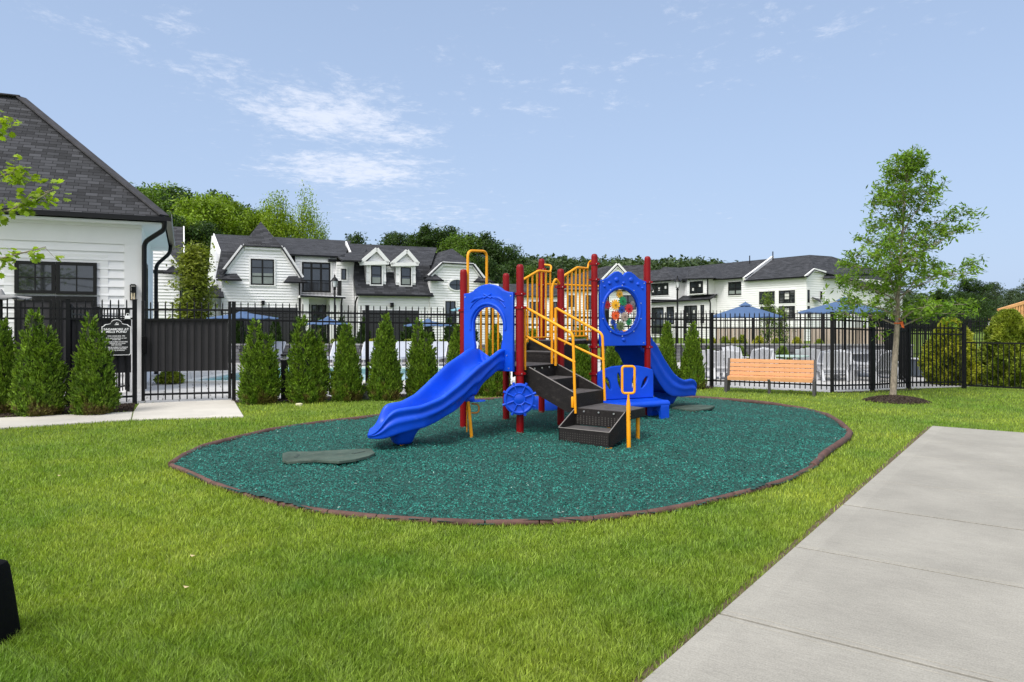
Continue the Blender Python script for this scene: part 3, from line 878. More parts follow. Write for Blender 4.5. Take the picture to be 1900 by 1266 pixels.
# climber arch on the A-C side
mb = MB()
a0, a1 = pA + VD * .086, pA + VD * .484
mb.tube(rounded([a0 + Vector((0, 0, .82)), a0 + Vector((0, 0, 2.36)), a1 + Vector((0, 0, 2.385)), a1 + Vector((0, 0, .84))], .09), .0185, 10)
for v in (.36, .62, .74):
    x = pA + VD * v; mb.tube([x + Vector((0, 0, .84)), x + Vector((0, 0, 1.72))], .0135, 8)
mb.tube([pA + VD * .3 + Vector((0, 0, 1.72)), pC + Vector((0, 0, 1.72))], .0135, 8)
mb.tube(rounded([pC + Vector((-.03, -.03, 1.80)), pC - VD * .12 + Vector((0, 0, 1.84)), pC - VD * .14 + Vector((0, 0, 1.72))], .05), .0135, 8)
obj('climber_arch', mb, 'yellow', play, smooth=50)
# thin yellow support post below the slide and its small blue step with a loop
sp_ = Vector((-.485, 8.5, 0))
mb = MB(); mb.tube([sp_ + Vector((.01, 0, -.04)), sp_ + Vector((-.035, .0, .47))], .021, 10); mb.tube([sp_ + Vector((-.055, .03, .1)), sp_ + Vector((-.055, .03, .47))], .008, 8)
o = obj('slide_support', mb, 'yellow', play, smooth=50)
mb = MB(); mb.tube(rounded([sp_ + Vector((0, .02, .44)), sp_ + Vector((.09, .02, .43)), sp_ + Vector((.09, .02, .33)), sp_ + Vector((0, .02, .33))], .05), .010, 8)
obj('step_loop', mb, mat('dull_orange', (.45, .17, .02), .5), play, smooth=50)
mb = MB(); mb.lathe((sp_.x + .07, sp_.y + .02, .465), [(.04, 0), (.10, .006), (.10, .016), (.03, .02)], 20); mb.box((sp_.x - .02, sp_.y + .04, .50), (.11, .09, .08), 0, .01)
obj('step_pod', mb, 'blue', play, smooth=50)

# slides -------------------------------------------------------------
def bez(P0, P1, P2, P3, n=400):
    u = np.linspace(0, 1, n)[:, None]; P0, P1, P2, P3 = (np.array(p[:2]) for p in (P0, P1, P2, P3))
    C = (1 - u) ** 3 * P0 + 3 * (1 - u) ** 2 * u * P1 + 3 * (1 - u) * u * u * P2 + u ** 3 * P3
    s = np.concatenate([[0], np.cumsum(np.linalg.norm(np.diff(C, axis=0), axis=1))])
    return C, s
def slide(path, W, rims, beds, skirts, foot_t, foot_h, scal, name='slide'):
    """a moulded chute swept along a plan curve; heights of rim, bed and skirt against run"""
    C, S_ = path; D_ = np.gradient(C, axis=0); D_ /= np.linalg.norm(D_, axis=1)[:, None]
    def at(t):
        i = int(np.clip(np.searchsorted(S_, t), 0, len(S_) - 1)); c, d = C[i], D_[i]
        ex = min(t, 0) + max(0, t - S_[-1])
        return Vector((c[0] + d[0] * ex, c[1] + d[1] * ex, 0)), Vector((d[0], d[1], 0))
    T = np.linspace(rims[0][0], rims[-1][0], 64)
    sm = lambda pts: np.interp(T, [p[0] for p in pts], [p[1] for p in pts])
    def smooth(a, k=2):
        for _ in range(k):
            b = a.copy(); b[1:-1] = (a[:-2] + 2 * a[1:-1] + a[2:]) / 4; a = b
        return a
    hr, hb, hs_ = smooth(sm(rims), 1), smooth(sm(beds), 3), smooth(sm(skirts), 1)
    inset = np.zeros(len(T))
    for (a, b) in scal: inset += np.where((T > a) & (T < b), np.sin(np.pi * np.clip((T - a) / (b - a), 0, 1)) ** .5, 0)
    inset = smooth(inset, 1)
    rings = []
    for i, t in enumerate(T):
        c, d = at(t); w = Vector((-d.y, d.x, 0))
        end = max(0.0, (t - (T[-1] - .14)) / .14); Wk = W * (1 - .22 * end ** 3)
        R_, B_, K_ = hr[i], hb[i], min(hs_[i], hb[i] - .03)
        R_ = max(R_, B_ + .008); side = R_ - K_; q_ = .055 * inset[i]
        half = [(-Wk - .012 + q_, K_), (-Wk - .012 + q_, K_ + side * .20), (-Wk - .016 + q_ * .7, K_ + side * .36), (-Wk - .034, K_ + side * .44), (-Wk - .024, K_ + side * .58), (-Wk - .006, K_ + side * .64), (-Wk - .012, K_ + side * .74), (-Wk - .030, R_ - .045), (-Wk - .034, R_ - .018), (-Wk - .018, R_ - .001), (-Wk + .012, R_),
                (-Wk + .034, R_ - .016), (-Wk + .050, B_ + (R_ - B_) * .5), (-Wk + .085, B_ + .02), (-Wk + .15, B_)]
        prof = half + [(0, B_ - .004)] + [(-a, b) for a, b in reversed(half)]
        under = [(Wk - q_ - .012, K_), (Wk - .07, B_ - .03), (0, B_ - .035), (-Wk + .07, B_ - .03), (-Wk + q_ + .012, K_)]
        rings.append([tuple(c + w * a + Vector((0, 0, h))) for a, h in prof + under])
    c, d = at(T[-1]); cz = (hb[-1] + hs_[-1]) / 2
    for (k, adv) in ((.90, .018), (.62, .034), (.20, .040)):
        rings.append([tuple(Vector((c.x + (p[0] - c.x) * (1 - (1 - k) * .25) + d.x * adv, c.y + (p[1] - c.y) * (1 - (1 - k) * .25) + d.y * adv, cz + (p[2] - cz) * k))) for p in rings[len(T) - 1]])
    mb = MB(); mb.loft(rings, True, True)
    o = obj(name, mb, 'blue', play, smooth=180, sub=1)
    # pedestal
    c, d = at(foot_t); w = Vector((-d.y, d.x, 0)); mb = MB(); rr = []
    for (h, a, b) in ((foot_h, .085, .10), (foot_h + .03, .105, .12), (foot_h + .10, .125, .16), (foot_h + .15, .150, .20), (foot_h + .19, .20, .215)):
        ring = []
        for k in range(20):
            an = 2 * math.pi * k / 20; s_ = abs(math.cos(an)) ** .5 * math.copysign(1, math.cos(an)); q_ = abs(math.sin(an)) ** .5 * math.copysign(1, math.sin(an))
            ring.append(tuple(c + d * a * s_ + w * b * q_ + Vector((0, 0, h))))
        rr.append(ring)
    mb.loft(rr, True, True); obj('slide_foot', mb, 'blue', o, smooth=60)
    mb = MB(); mb.tube([c + Vector((0, 0, -.05)), c + Vector((0, 0, foot_h + .02))], .028, 12); obj('foot_stub', mb, 'yellow', o, smooth=50)
    return o
p0 = Vector((-.27, 9.10, 0)); p3 = Vector((-1.60, 7.90, 0))
slide(bez(p0, p0 + .62 * Vector((-.6, -.8, 0)), p3 - .62 * Vector((-.985, -.10, 0)), p3), .245,
      [(-.05, 1.07), (.06, 1.09), (.14, 1.075), (.26, 1.02), (.55, .905), (.85, .735), (1.13, .57), (1.36, .495), (1.50, .485), (1.60, .47), (1.65, .43), (1.70, .34), (1.735, .27), (1.80, .22)],
      [(-.05, .86), (.12, .86), (.3, .80), (.6, .60), (.9, .43), (1.15, .31), (1.35, .265), (1.6, .25), (1.7, .235), (1.80, .205)],
      [(-.05, .81), (.22, .815), (.30, .74), (.42, .66), (.52, .565), (.58, .53), (.62, .57), (.72, .50), (.82, .42), (.90, .39), (.95, .42), (1.02, .34), (1.12, .31), (1.18, .325), (1.25, .26), (1.34, .245), (1.45, .22), (1.58, .19), (1.68, .15), (1.80, .15)],
      1.46, .055, [(.28, .60), (.60, .93), (.93, 1.28)])
q0 = Vector((1.80, 10.93, 0)); dS2 = Vector((.73, .68, 0)).normalized()
slide(bez(q0, q0 + .4 * dS2, q0 + .9 * dS2 + Vector((.03, -.03, 0)), q0 + dS2 * 1.44), .255,
      [(-.05, 1.40), (.05, 1.38), (.2, 1.16), (.30, 1.09), (.486, .87), (.616, .744), (.748, .62), (.9, .535), (1.05, .49), (1.25, .50), (1.34, .475), (1.42, .40), (1.46, .32)],
      [(-.05, 1.16), (.05, 1.15), (.2, .95), (.4, .68), (.6, .45), (.8, .33), (1.0, .28), (1.25, .29), (1.4, .28), (1.46, .25)],
      [(-.05, .98), (.05, .92), (.2, .70), (.4, .46), (.55, .33), (.7, .25), (1.0, .22), (1.3, .215), (1.46, .20)],
      .92, .10, [])

# slide entry panel between A and B ----------------------------------
def arc(cx, cy, rx, ry, a0, a1, n): return [(cx + rx * math.cos(R(a0 + (a1 - a0) * k / (n - 1))), cy + ry * math.sin(R(a0 + (a1 - a0) * k / (n - 1)))) for k in range(n)]
wp = .80; x0 = (SP - wp) / 2
o_ = [(x0, .80), (x0 + wp, .80), (x0 + wp, 1.785), (x0 + wp - .08, 1.79)] + arc(SP / 2, 1.70, .30, .195, 35, 145, 14) + [(x0 + .08, 1.79), (x0, 1.785)]
hole = [(SP / 2 - .235, .90), (SP / 2 + .235, .90), (SP / 2 + .235, 1.02), (SP / 2 + .21, 1.10), (SP / 2 + .235, 1.2)] + arc(SP / 2, 1.36, .24, .245, 0, 180, 20) + [(SP / 2 - .235, 1.2), (SP / 2 - .21, 1.10), (SP / 2 - .235, 1.02)]
nA = pA - VD * 0.0
panel_xf = upright((pA.x - VD.x * .045, pA.y - VD.y * .045), UD)
me = curve_mesh([o_, hole], .05, .012, panel_xf)
pan = obj('entry_panel', me, 'blue', play, smooth=35)
# raised arch moulding, ribs and a bow motif on the panel
def on_panel(x, y, z): return panel_xf @ Vector((x, y, z))
mb = MB()
mb.tube([on_panel(*p, .026) for p in arc(SP / 2, 1.36, .285, .29, -8, 188, 26)], .020, 8)
mb.tube([on_panel(*p, .026) for p in arc(SP / 2, 1.34, .37, .40, 40, 140, 18)], .010, 8)
obj('arch_moulding', mb, 'blue', pan, smooth=60)
mb = MB()
for s in (-1, 1):
    mb.tube([on_panel(SP / 2 + s * .10, 1.735, .025), on_panel(SP / 2 + s * .20, 1.71, .028), on_panel(SP / 2 + s * .27, 1.67, .025)], [.008, .022, .006], 8)
    mb.tube([on_panel(SP / 2 - s * .06, 1.77, .027), on_panel(SP / 2 + s * .06, 1.72, .027)], .012, 8)
obj('bow_motif', mb, 'blue', pan, smooth=60)
mb = MB()
for (x, y) in ((x0 + .03, 1.74), (x0 + wp - .03, 1.74), (x0 + wp - .06, .84), (x0 + wp - .09, 1.0), (x0 + .04, .84)):
    p = on_panel(x, y, .025); mb.tube([p, on_panel(x, y, .032)], .008, 8)
obj('bolts', mb, 'bolt', pan)

# gear panel between F and G ------------------------------------------
gx = upright((pF.x + WD.y * .03, pF.y - WD.x * .03), WD)
wl, wr = .065, .855; gc = (.425, Hh(577, 10.45)); gr = .285
mid = (wl + wr) / 2
top = [(wr, 2.02), (wr - .06, 2.03), (wr - .13, 2.06), (wr - .20, 2.115), (wr - .26, 2.15), (wr - .31, 2.155), (mid + .04, 2.14), (mid, 2.095), (mid - .04, 2.14), (wl + .31, 2.155), (wl + .26, 2.15), (wl + .20, 2.115), (wl + .13, 2.06), (wl + .06, 2.03), (wl, 2.02)]
circ = arc(gc[0], gc[1], gr, gr + .03, 0, 360 - 360 / 40, 40)
gp = obj('gear_panel', curve_mesh([[(wl, 1.07), (wr, 1.07)] + top, circ], .05, .010, gx), 'blue', play, smooth=35)
on_g = lambda x, y, z: gx @ Vector((x, y, z))
mb = MB()
mb.tube([on_g(*p, .022) for p in arc(gc[0], gc[1], gr + .035, gr + .065, 0, 351, 40)], .022, 8, closed=True)
obj('porthole_ring', mb, 'blue', gp, smooth=60)
mb = MB()
for (x, y, r) in ((mid - .12, 2.03, .036), (mid + .13, 2.035, .036), (mid - .24, 1.98, .026), (mid, 1.985, .022), (mid + .25, 1.975, .026), (wl + .07, 1.93, .018), (wr - .07, 1.92, .018), (mid, 1.16, .028)):
    rings = [[on_g(x + r * k * math.cos(a * math.pi / 6), y + r * k * math.sin(a * math.pi / 6), z) for a in range(12)] for (k, z) in ((1.25, .024), (1.0, .027), (.95, .035), (.6, .044), (.2, .046))]
    mb.loft(rings, True, True)
obj('bubble_relief', mb, 'blue', gp, smooth=60)
mb = MB()
for k in range(10):
    a = R(90 + 36 * k); x, y = gc[0] + (gr + .055) * math.cos(a), gc[1] + (gr + .085) * math.sin(a)
    mb.tube([on_g(x, y, .03), on_g(x, y, .046)], .0075, 8)
for (x, y) in ((wl + .04, 2.0), (wr - .04, 1.99), (wl + .05, 1.11), (wr - .05, 1.11)): mb.tube([on_g(x, y, .025), on_g(x, y, .034)], .0075, 8)
obj('bolts', mb, 'bolt', gp)
# gears: colour, panel position from the photo
gears = [('gear_yellow', (.85, .42, .01), 1151, 546, .050), ('gear_green', (.01, .22, .07), 1155.5, 559, .058), ('gear_yellow', (.85, .42, .01), 1141, 566, .065), ('gear_red', (.5, .012, .02), 1128.5, 566, .050),
         ('gear_blue', (.01, .05, .30), 1153.7, 574.8, .056), ('gear_red', (.62, .02, .012), 1166.5, 573.3, .060), ('gear_grey', (.22, .20, .20), 1175.5, 564, .035), ('gear_orange', (.80, .10, .012), 1142.3, 585.5, .060),
         ('gear_tan', (.36, .27, .22), 1158.3, 588, .055), ('gear_blue', (.01, .05, .30), 1139, 598, .042), ('gear_green', (.01, .22, .07), 1166.8, 597.5, .046), ('gear_olive', (.10, .14, .05), 1150, 605.5, .062)]
for i, (nm, c, px, py, r) in enumerate(gears):
    # intersect the view ray with the panel plane
    k = (px - 950) / F_PX
    Qp = gx @ Vector((0, 0, 0)); n = Vector((WD.x, WD.y, 0))
    s_ = (k * Qp.y - Qp.x) / (n.x - k * n.y); P = Qp + n * s_
    y = Hh(py, P.y); x = s_
    out = []
    nt_ = 12
    for a in range(nt_):
        for (f, rr) in ((-.33, .70), (-.16, 1.0), (.16, 1.0), (.33, .70)):
            an = 2 * math.pi * (a + f) / nt_ + i * .37; out.append((x + 1.25 * r * rr * math.cos(an), y + 1.25 * r * rr * math.sin(an)))
    me = curve_mesh([out], .012, 0.0, gx @ Matrix.Translation((0, 0, -.02 + .016 * (i % 3))))
    g_ = obj('gear', me, mat(nm, c, .4), gp)
    mb = MB(); z_ = -.02 + .016 * (i % 3)
    mb.tube([on_g(x, y, z_), on_g(x, y, z_ + .02)], r * .26, 10); obj('hub', mb, mat(nm + '_hub', tuple(v * .45 for v in c), .5), g_)
# clear domed cover
def clear_mat():
    m = bpy.data.materials.new('clear_polycarbonate'); m.use_nodes = True; t = m.node_tree
    gl = N(t, 'ShaderNodeBsdfGlossy', Roughness=0.05); tr = N(t, 'ShaderNodeBsdfTransparent'); fr = N(t, 'ShaderNodeFresnel', IOR=1.08); mx = N(t, 'ShaderNodeMixShader')
    t.links.new(fr.outputs[0], mx.inputs[0]); t.links.new(tr.outputs[0], mx.inputs[1]); t.links.new(gl.outputs[0], mx.inputs[2]); t.links.new(mx.outputs[0], t.nodes['Material Output'].inputs[0])
    return m
rings = [[on_g(gc[0] + gr * k * math.cos(2 * math.pi * a / 32), gc[1] + (gr + .03) * k * math.sin(2 * math.pi * a / 32), z) for a in range(32)] for (k, z) in ((1.0, .02), (.93, .05), (.75, .085), (.5, .11), (.25, .122), (.04, .125))]
mb = MB(); mb.loft(rings, True, False); obj('dome', mb, clear_mat(), gp, smooth=180)

# moulded bench under the gear panel -----------------------------------
bx = upright((pF.x + WD.y * .07 - WD.x * .04, pF.y - WD.x * .07 - WD.y * .04), WD)
on_b = lambda x, y, z: bx @ Vector((x, y, z))
wb = 1.0
outl = [(.05, .30), (wb, .30), (wb, .66)] + [(wb - .02, .715), (wb - .1, .74), (wb - .25, .775), (wb / 2 + .02, .79), (.28, .775), (.14, .735), (.06, .70), (.05, .66)]
def slot(cx, cy, L_, ang):
    pts = []
    for k in range(12):
        a = 2 * math.pi * k / 12; x, y = .026 * math.cos(a), L_ / 2 * math.sin(a)
        x *= 1 if y < 0 else 1.25
        pts.append((cx + x * math.cos(R(ang)) - y * math.sin(R(ang)), cy + x * math.sin(R(ang)) + y * math.cos(R(ang))))
    return pts
slots = [slot(.22, .53, .20, 25), slot(.41, .56, .25, 12), slot(.66, .56, .25, -12), slot(.84, .53, .20, -32)]
bb = obj('play_bench', curve_mesh([outl] + slots, .045, .012, bx), 'blue', play, smooth=35)
mb = MB()   # seat with rounded nose, and the two side pedestals
rings = []
for x in np.linspace(.02, wb + .06, 9):
    rings.append([on_b(x, y, z) for (z, y) in ((-.02, .30), (.06, .285), (.20, .28), (.29, .285), (.335, .262), (.345, .23), (.33, .205), (.20, .21), (.0, .22))])
mb.loft(rings, True, True)
obj('seat', mb, 'blue', bb, smooth=50)
for xx in (.05, wb - .10):
    mb = MB()
    prof = [(.0, -.02), (.06, -.02), (.10, .05), (.14, .12), (.22, .145), (.29, .10), (.30, -.02), (.345, -.02), (.345, .20), (.335, .25), (.0, .25)]
    rings = [[on_b(x, y, z) for (z, y) in prof] for x in (xx, xx + .14)]
    mb.loft(rings, True, True); obj('pedestal', mb, 'blue', bb)

# ship's wheel in front of post B ---------------------------------------
wc = Vector(((963.5 - 950) / F_PX * 8.72, 8.72, Hh(740.5, 8.72)))
def wheel():
    ang0 = 20
    e = Vector((1, 0.03, 0)).normalized(); n = Vector((0.03, -1, 0)).normalized(); up = Vector((0, 0, 1))
    def P(r, a, z): return wc + e * r * math.cos(R(a)) + up * r * math.sin(R(a)) + n * z
    mb = MB(); rings = []
    for (r, z) in ((.185, -.02), (.193, .0), (.192, .018), (.178, .026), (.160, .024), (.150, .014), (.142, .012), (.085, .012), (.078, .022), (.072, .028), (.062, .022), (.055, .024), (.03, .034), (.006, .036)):
        rings.append([P(r, k * 9, z) for k in range(40)])
    mb.loft(rings, True, True)
    w_ = obj('steering_wheel', mb, 'blue', play, smooth=40)
    for k in range(8):
        a = ang0 + 45 * k; s = MB()
        s.tube([P(.07, a, .018), P(.15, a, .020), P(.19, a, .016), P(.212, a, .01)], [.012, .011, .015, .019], 8)
        obj('spoke', s, 'blue', w_, smooth=60)
    s = MB(); s.tube([P(.168, k * 9, .026) for k in range(40)], .008, 8, closed=True)
    obj('rim_bead', s, 'blue', w_, smooth=60)
    s = MB(); s.tube([P(0, 0, -.02), P(0, 0, -.07)], .03, 12); obj('axle', s, 'red', w_)
wheel()
# low blue curved climber base at the back, seen below the stairs
mb = MB()
rings = []
for k in range(9):
    x = .18 + k * .085
    rings.append([Vector((x, 11.25 + .02 * k, 0)) + Vector(p) for p in ((0, -.14, 0), (0, -.15, .17 + .03 * math.sin(k)), (0, -.05, .25), (0, .12, .22), (0, .14, 0))])
mb.loft(rings, True, True)
obj('climber_base', mb, 'blue', play, smooth=60)

# wear mats ---------------------------------------------------------------
def wear_mat(pts, label):
    z = 0.070; P = [G(px, py, z) for px, py in pts]
    c = sum((Vector(p) for p in P), Vector()) / len(P)
    mb = MB(); mb.slab(P, .03)
    o = obj('wear_mat', mb, 'matm', None, loc=(c.x, c.y, 0), bevel=.006)
    return tag(o, label, 'mat')
m1 = wear_mat([(524, 841), (524, 853), (535, 856.6), (560, 855), (589, 853), (629, 855.6), (660, 851.5), (685, 845.4), (696, 840.2), (689, 832.4), (660, 833), (630, 834.5), (580, 837.5), (534, 838)], 'green grey rubber mat at the exit of the left slide')
for (px, rot) in ((551, 8), (665, -35)):
    mb = MB(); c = Vector(G(px, 846 if px < 600 else 840, .0712))
    mb.box(tuple(c), (.03, .16, .004), R(rot)); obj('lettering_recess', mb, mat('mat_dark', (.03, .05, .04), .8), m1)
wear_mat([(1246, 756.5), (1262, 751.5), (1300, 751), (1326, 753), (1318, 757), (1290, 761.5)], 'dark rubber mat under the exit of the right slide')
# ------------------------------------------------------------------ fences
def fence(name, label, pts, tops, base=0.0, spacing=.118, rails=(.15, .32, None), pick=.019, postw=.066, cat='fence', flat=False, posts=None, bottom=.14, pts_at=None, finial=True):
    """pts: corner/post positions; tops: height of post tops at each"""
    root = thing(name, label, cat, (pts[0][0], pts[0][1], base))
    for i, p in enumerate(pts):
        if posts is not None and not posts[i]: continue
        mb = MB(); a = math.atan2(pts[min(i + 1, len(pts) - 1)][1] - pts[max(i - 1, 0)][1], pts[min(i + 1, len(pts) - 1)][0] - pts[max(i - 1, 0)][0])
        mb.box((p[0], p[1], base + tops[i] / 2 - .02), (postw, postw, tops[i] + .04), a, .004)
        mb.box((p[0], p[1], base + tops[i] + .006), (postw + .012, postw + .012, .014), a, .004)
        obj('post', mb, 'black', root)
    for i in range(len(pts) - 1):
        p, q_ = Vector((pts[i][0], pts[i][1], base)), Vector((pts[i + 1][0], pts[i + 1][1], base)); L_ = (q_ - p).length; d = (q_ - p) / L_
        t0, t1 = tops[i], tops[i + 1]
        rl = MB()
        hs = [(t0 - rails[0], t1 - rails[0]), (t0 - rails[1], t1 - rails[1]), (bottom, bottom)]
        for (a, b) in hs[:2] if not flat else hs[:1]:
            rl = MB(); rl.bar(p + Vector((0, 0, a)), q_ + Vector((0, 0, b)), .03, .032); obj('rail', rl, 'black', root)
        rl = MB(); rl.bar(p + Vector((0, 0, bottom)), q_ + Vector((0, 0, bottom)), .03, .032); obj('rail', rl, 'black', root)
        n = max(2, int(round(L_ / spacing))); pk = MB()
        for k in range(1, n):
            c = p + d * (L_ * k / n); t = t0 + (t1 - t0) * k / n - (.015 if not flat else rails[0])
            lo = c + Vector((0, 0, .05)); hi = c + Vector((0, 0, t))
            pk.bar(lo, hi, pick, pick, up=d)
            if finial and not flat:
                x = d * pick / 2; y = Vector((-d.y, d.x, 0)) * pick / 2
                pk.loft([[hi - x - y, hi + x - y, hi + x + y, hi - x + y], [hi + Vector((0, 0, .025)) + v * .15 for v in (-x - y, x - y, x + y, -x + y)]], True, True)
        obj('pickets', pk, 'black', root)
    return root
# front fence left of the gate, with the dark screen behind it
f1 = fence('metal_fence', 'black picket fence with charcoal screen panel behind the sign, left of the gate', [FENCE[0], FENCE[1], (-6.52, 12.33)], [1.80, 1.79, 1.80])
def screen(root, p, q_, z0, z1, off):
    d = (Vector(q_) - Vector(p)).normalized(); n = Vector((-d.y, d.x)) * off
    mb = MB(); mb.slab([(p[0] + n.x, p[1] + n.y, z0), (q_[0] + n.x, q_[1] + n.y, z0), (q_[0] + n.x, q_[1] + n.y, z1), (p[0] + n.x, p[1] + n.y, z1)], .008)
    return obj('screen_panel', mb, 'screen', root)
screen(f1, (-7.27, 11.78), (-6.56, 12.30), .55, 1.46, .03)
# short return that runs back to the clubhouse
fence('metal_fence', 'short black picket return running back from the post behind the leftmost shrubs', [(-7.31, 11.80), (-7.55, 13.0), (-7.85, 14.6)], [1.70, 1.69, 1.68], spacing=.16)
# gate
g0, g1 = Vector((-6.40, 12.385, 0)), Vector((-5.06, 12.79, 0))
gate = thing('gate', 'black picket gate with charcoal screen panel at the end of the concrete apron', 'gate', g0)
def gate_build():
    d = (g1 - g0).normalized()
    for p in (g0, g1):
        mb = MB(); mb.box((p.x, p.y, .92), (.05, .05, 1.74), math.atan2(d.y, d.x), .004); obj('stile', mb, 'black', gate)
    for h in (1.635, 1.465, .16):
        mb = MB(); mb.bar(g0 + Vector((0, 0, h)), g1 + Vector((0, 0, h)), .03, .035); obj('rail', mb, 'black', gate)
    pk = MB(); n = 12
    for k in range(1, n):
        c = g0.lerp(g1, k / n); pk.bar(c + Vector((0, 0, .06)), c + Vector((0, 0, 1.75)), .019, .019, up=d)
        pk.loft([[c + Vector((x * .0095, y * .0095, 1.75)) for x, y in ((-1, -1), (1, -1), (1, 1), (-1, 1))], [c + Vector((x * .001, y * .001, 1.775)) for x, y in ((-1, -1), (1, -1), (1, 1), (-1, 1))]], True, True)
    obj('pickets', pk, 'black', gate)
    screen(gate, (g0.x + .03, g0.y + .01), (g1.x - .03, g1.y - .01), .555, 1.45, .03)
    mb = MB(); c = g0 + d * .03
    mb.box((c.x, c.y - .04, 1.02), (.07, .07, .30), math.atan2(d.y, d.x), .006); obj('latch_box', mb, 'blackplastic', gate)
    for h in (.45, 1.62):
        mb = MB(); mb.box((g1.x + .035, g1.y + .01, h), (.05, .045, .10), math.atan2(d.y, d.x), .004); obj('hinge', mb, 'blackplastic', gate)
gate_build()
FP = [FENCE[3], FENCE[4], FENCE[5], FENCE[6], FENCE[7]]
fence('metal_fence', 'long black picket fence behind the row of arborvitae and the play structure', FP, [1.78, 1.735, 1.70, 1.66, 1.62], spacing=.122)
fence('metal_fence', 'black picket fence straight behind the wooden bench', [FENCE[7], FENCE[8]], [1.615, 1.62], spacing=.102, posts=[False, True])
f4 = fence('metal_fence', 'black picket fence behind the young oak, turning back from the corner post', [FENCE[8], FENCE[9], FENCE[10]], [1.62, 1.58, 1.56], spacing=.078, posts=[False, True, True])
fence('metal_fence', 'densely overlapping black picket fence running back from the corner behind the oak', [(8.47, 15.25), (9.6, 17.6), (10.75, 20.0), (11.9, 22.4), (13.0, 24.8)], [1.56, 1.54, 1.54, 1.54, 1.54], spacing=.15, posts=[False, True, True, True, True])
fence('metal_fence', 'black picket fence in front of the yellow-green shrub at the right', [FENCE[10], FENCE[11]], [1.42, 1.40], spacing=.092, posts=[False, True], rails=(.11, .24, None))
fence('low_fence', 'low flat-topped black fence at the far right of the lawn', [(FENCE[11][0] + .03, FENCE[11][1] - .02), FENCE[12], (12.0, 13.4), (13.4, 12.3)], [1.0, 1.0, 1.0, 1.0], spacing=.098, rails=(.015, .015, None), flat=True, posts=[False, False, False, True], bottom=.07)
# far fence on the other side of the pool
fence('metal_fence', 'far black picket fence beyond the pool, in front of the white houses', [(-13.5, 33.2), (-9.5, 34), (-6, 34), (-2.5, 34), (1, 34), (4.5, 34)], [1.9] * 6, base=.1, spacing=.15, pick=.022)
fence('metal_fence', 'far black picket fence beyond the right umbrella and patio chairs', [(4.6, 31), (7.4, 30.6), (10.2, 30.2), (13.0, 29.8), (15.8, 29.4), (18.6, 29.0)], [1.95] * 6, base=.0, spacing=.15, pick=.022, postw=.10)
fence('metal_fence', 'distant dark fence above the yellow-green shrubs at the far right', [(14.2, 25.5), (16, 25.6), (17.8, 25.7), (20.5, 25.8)], [1.62] * 4, spacing=.10, pick=.022)

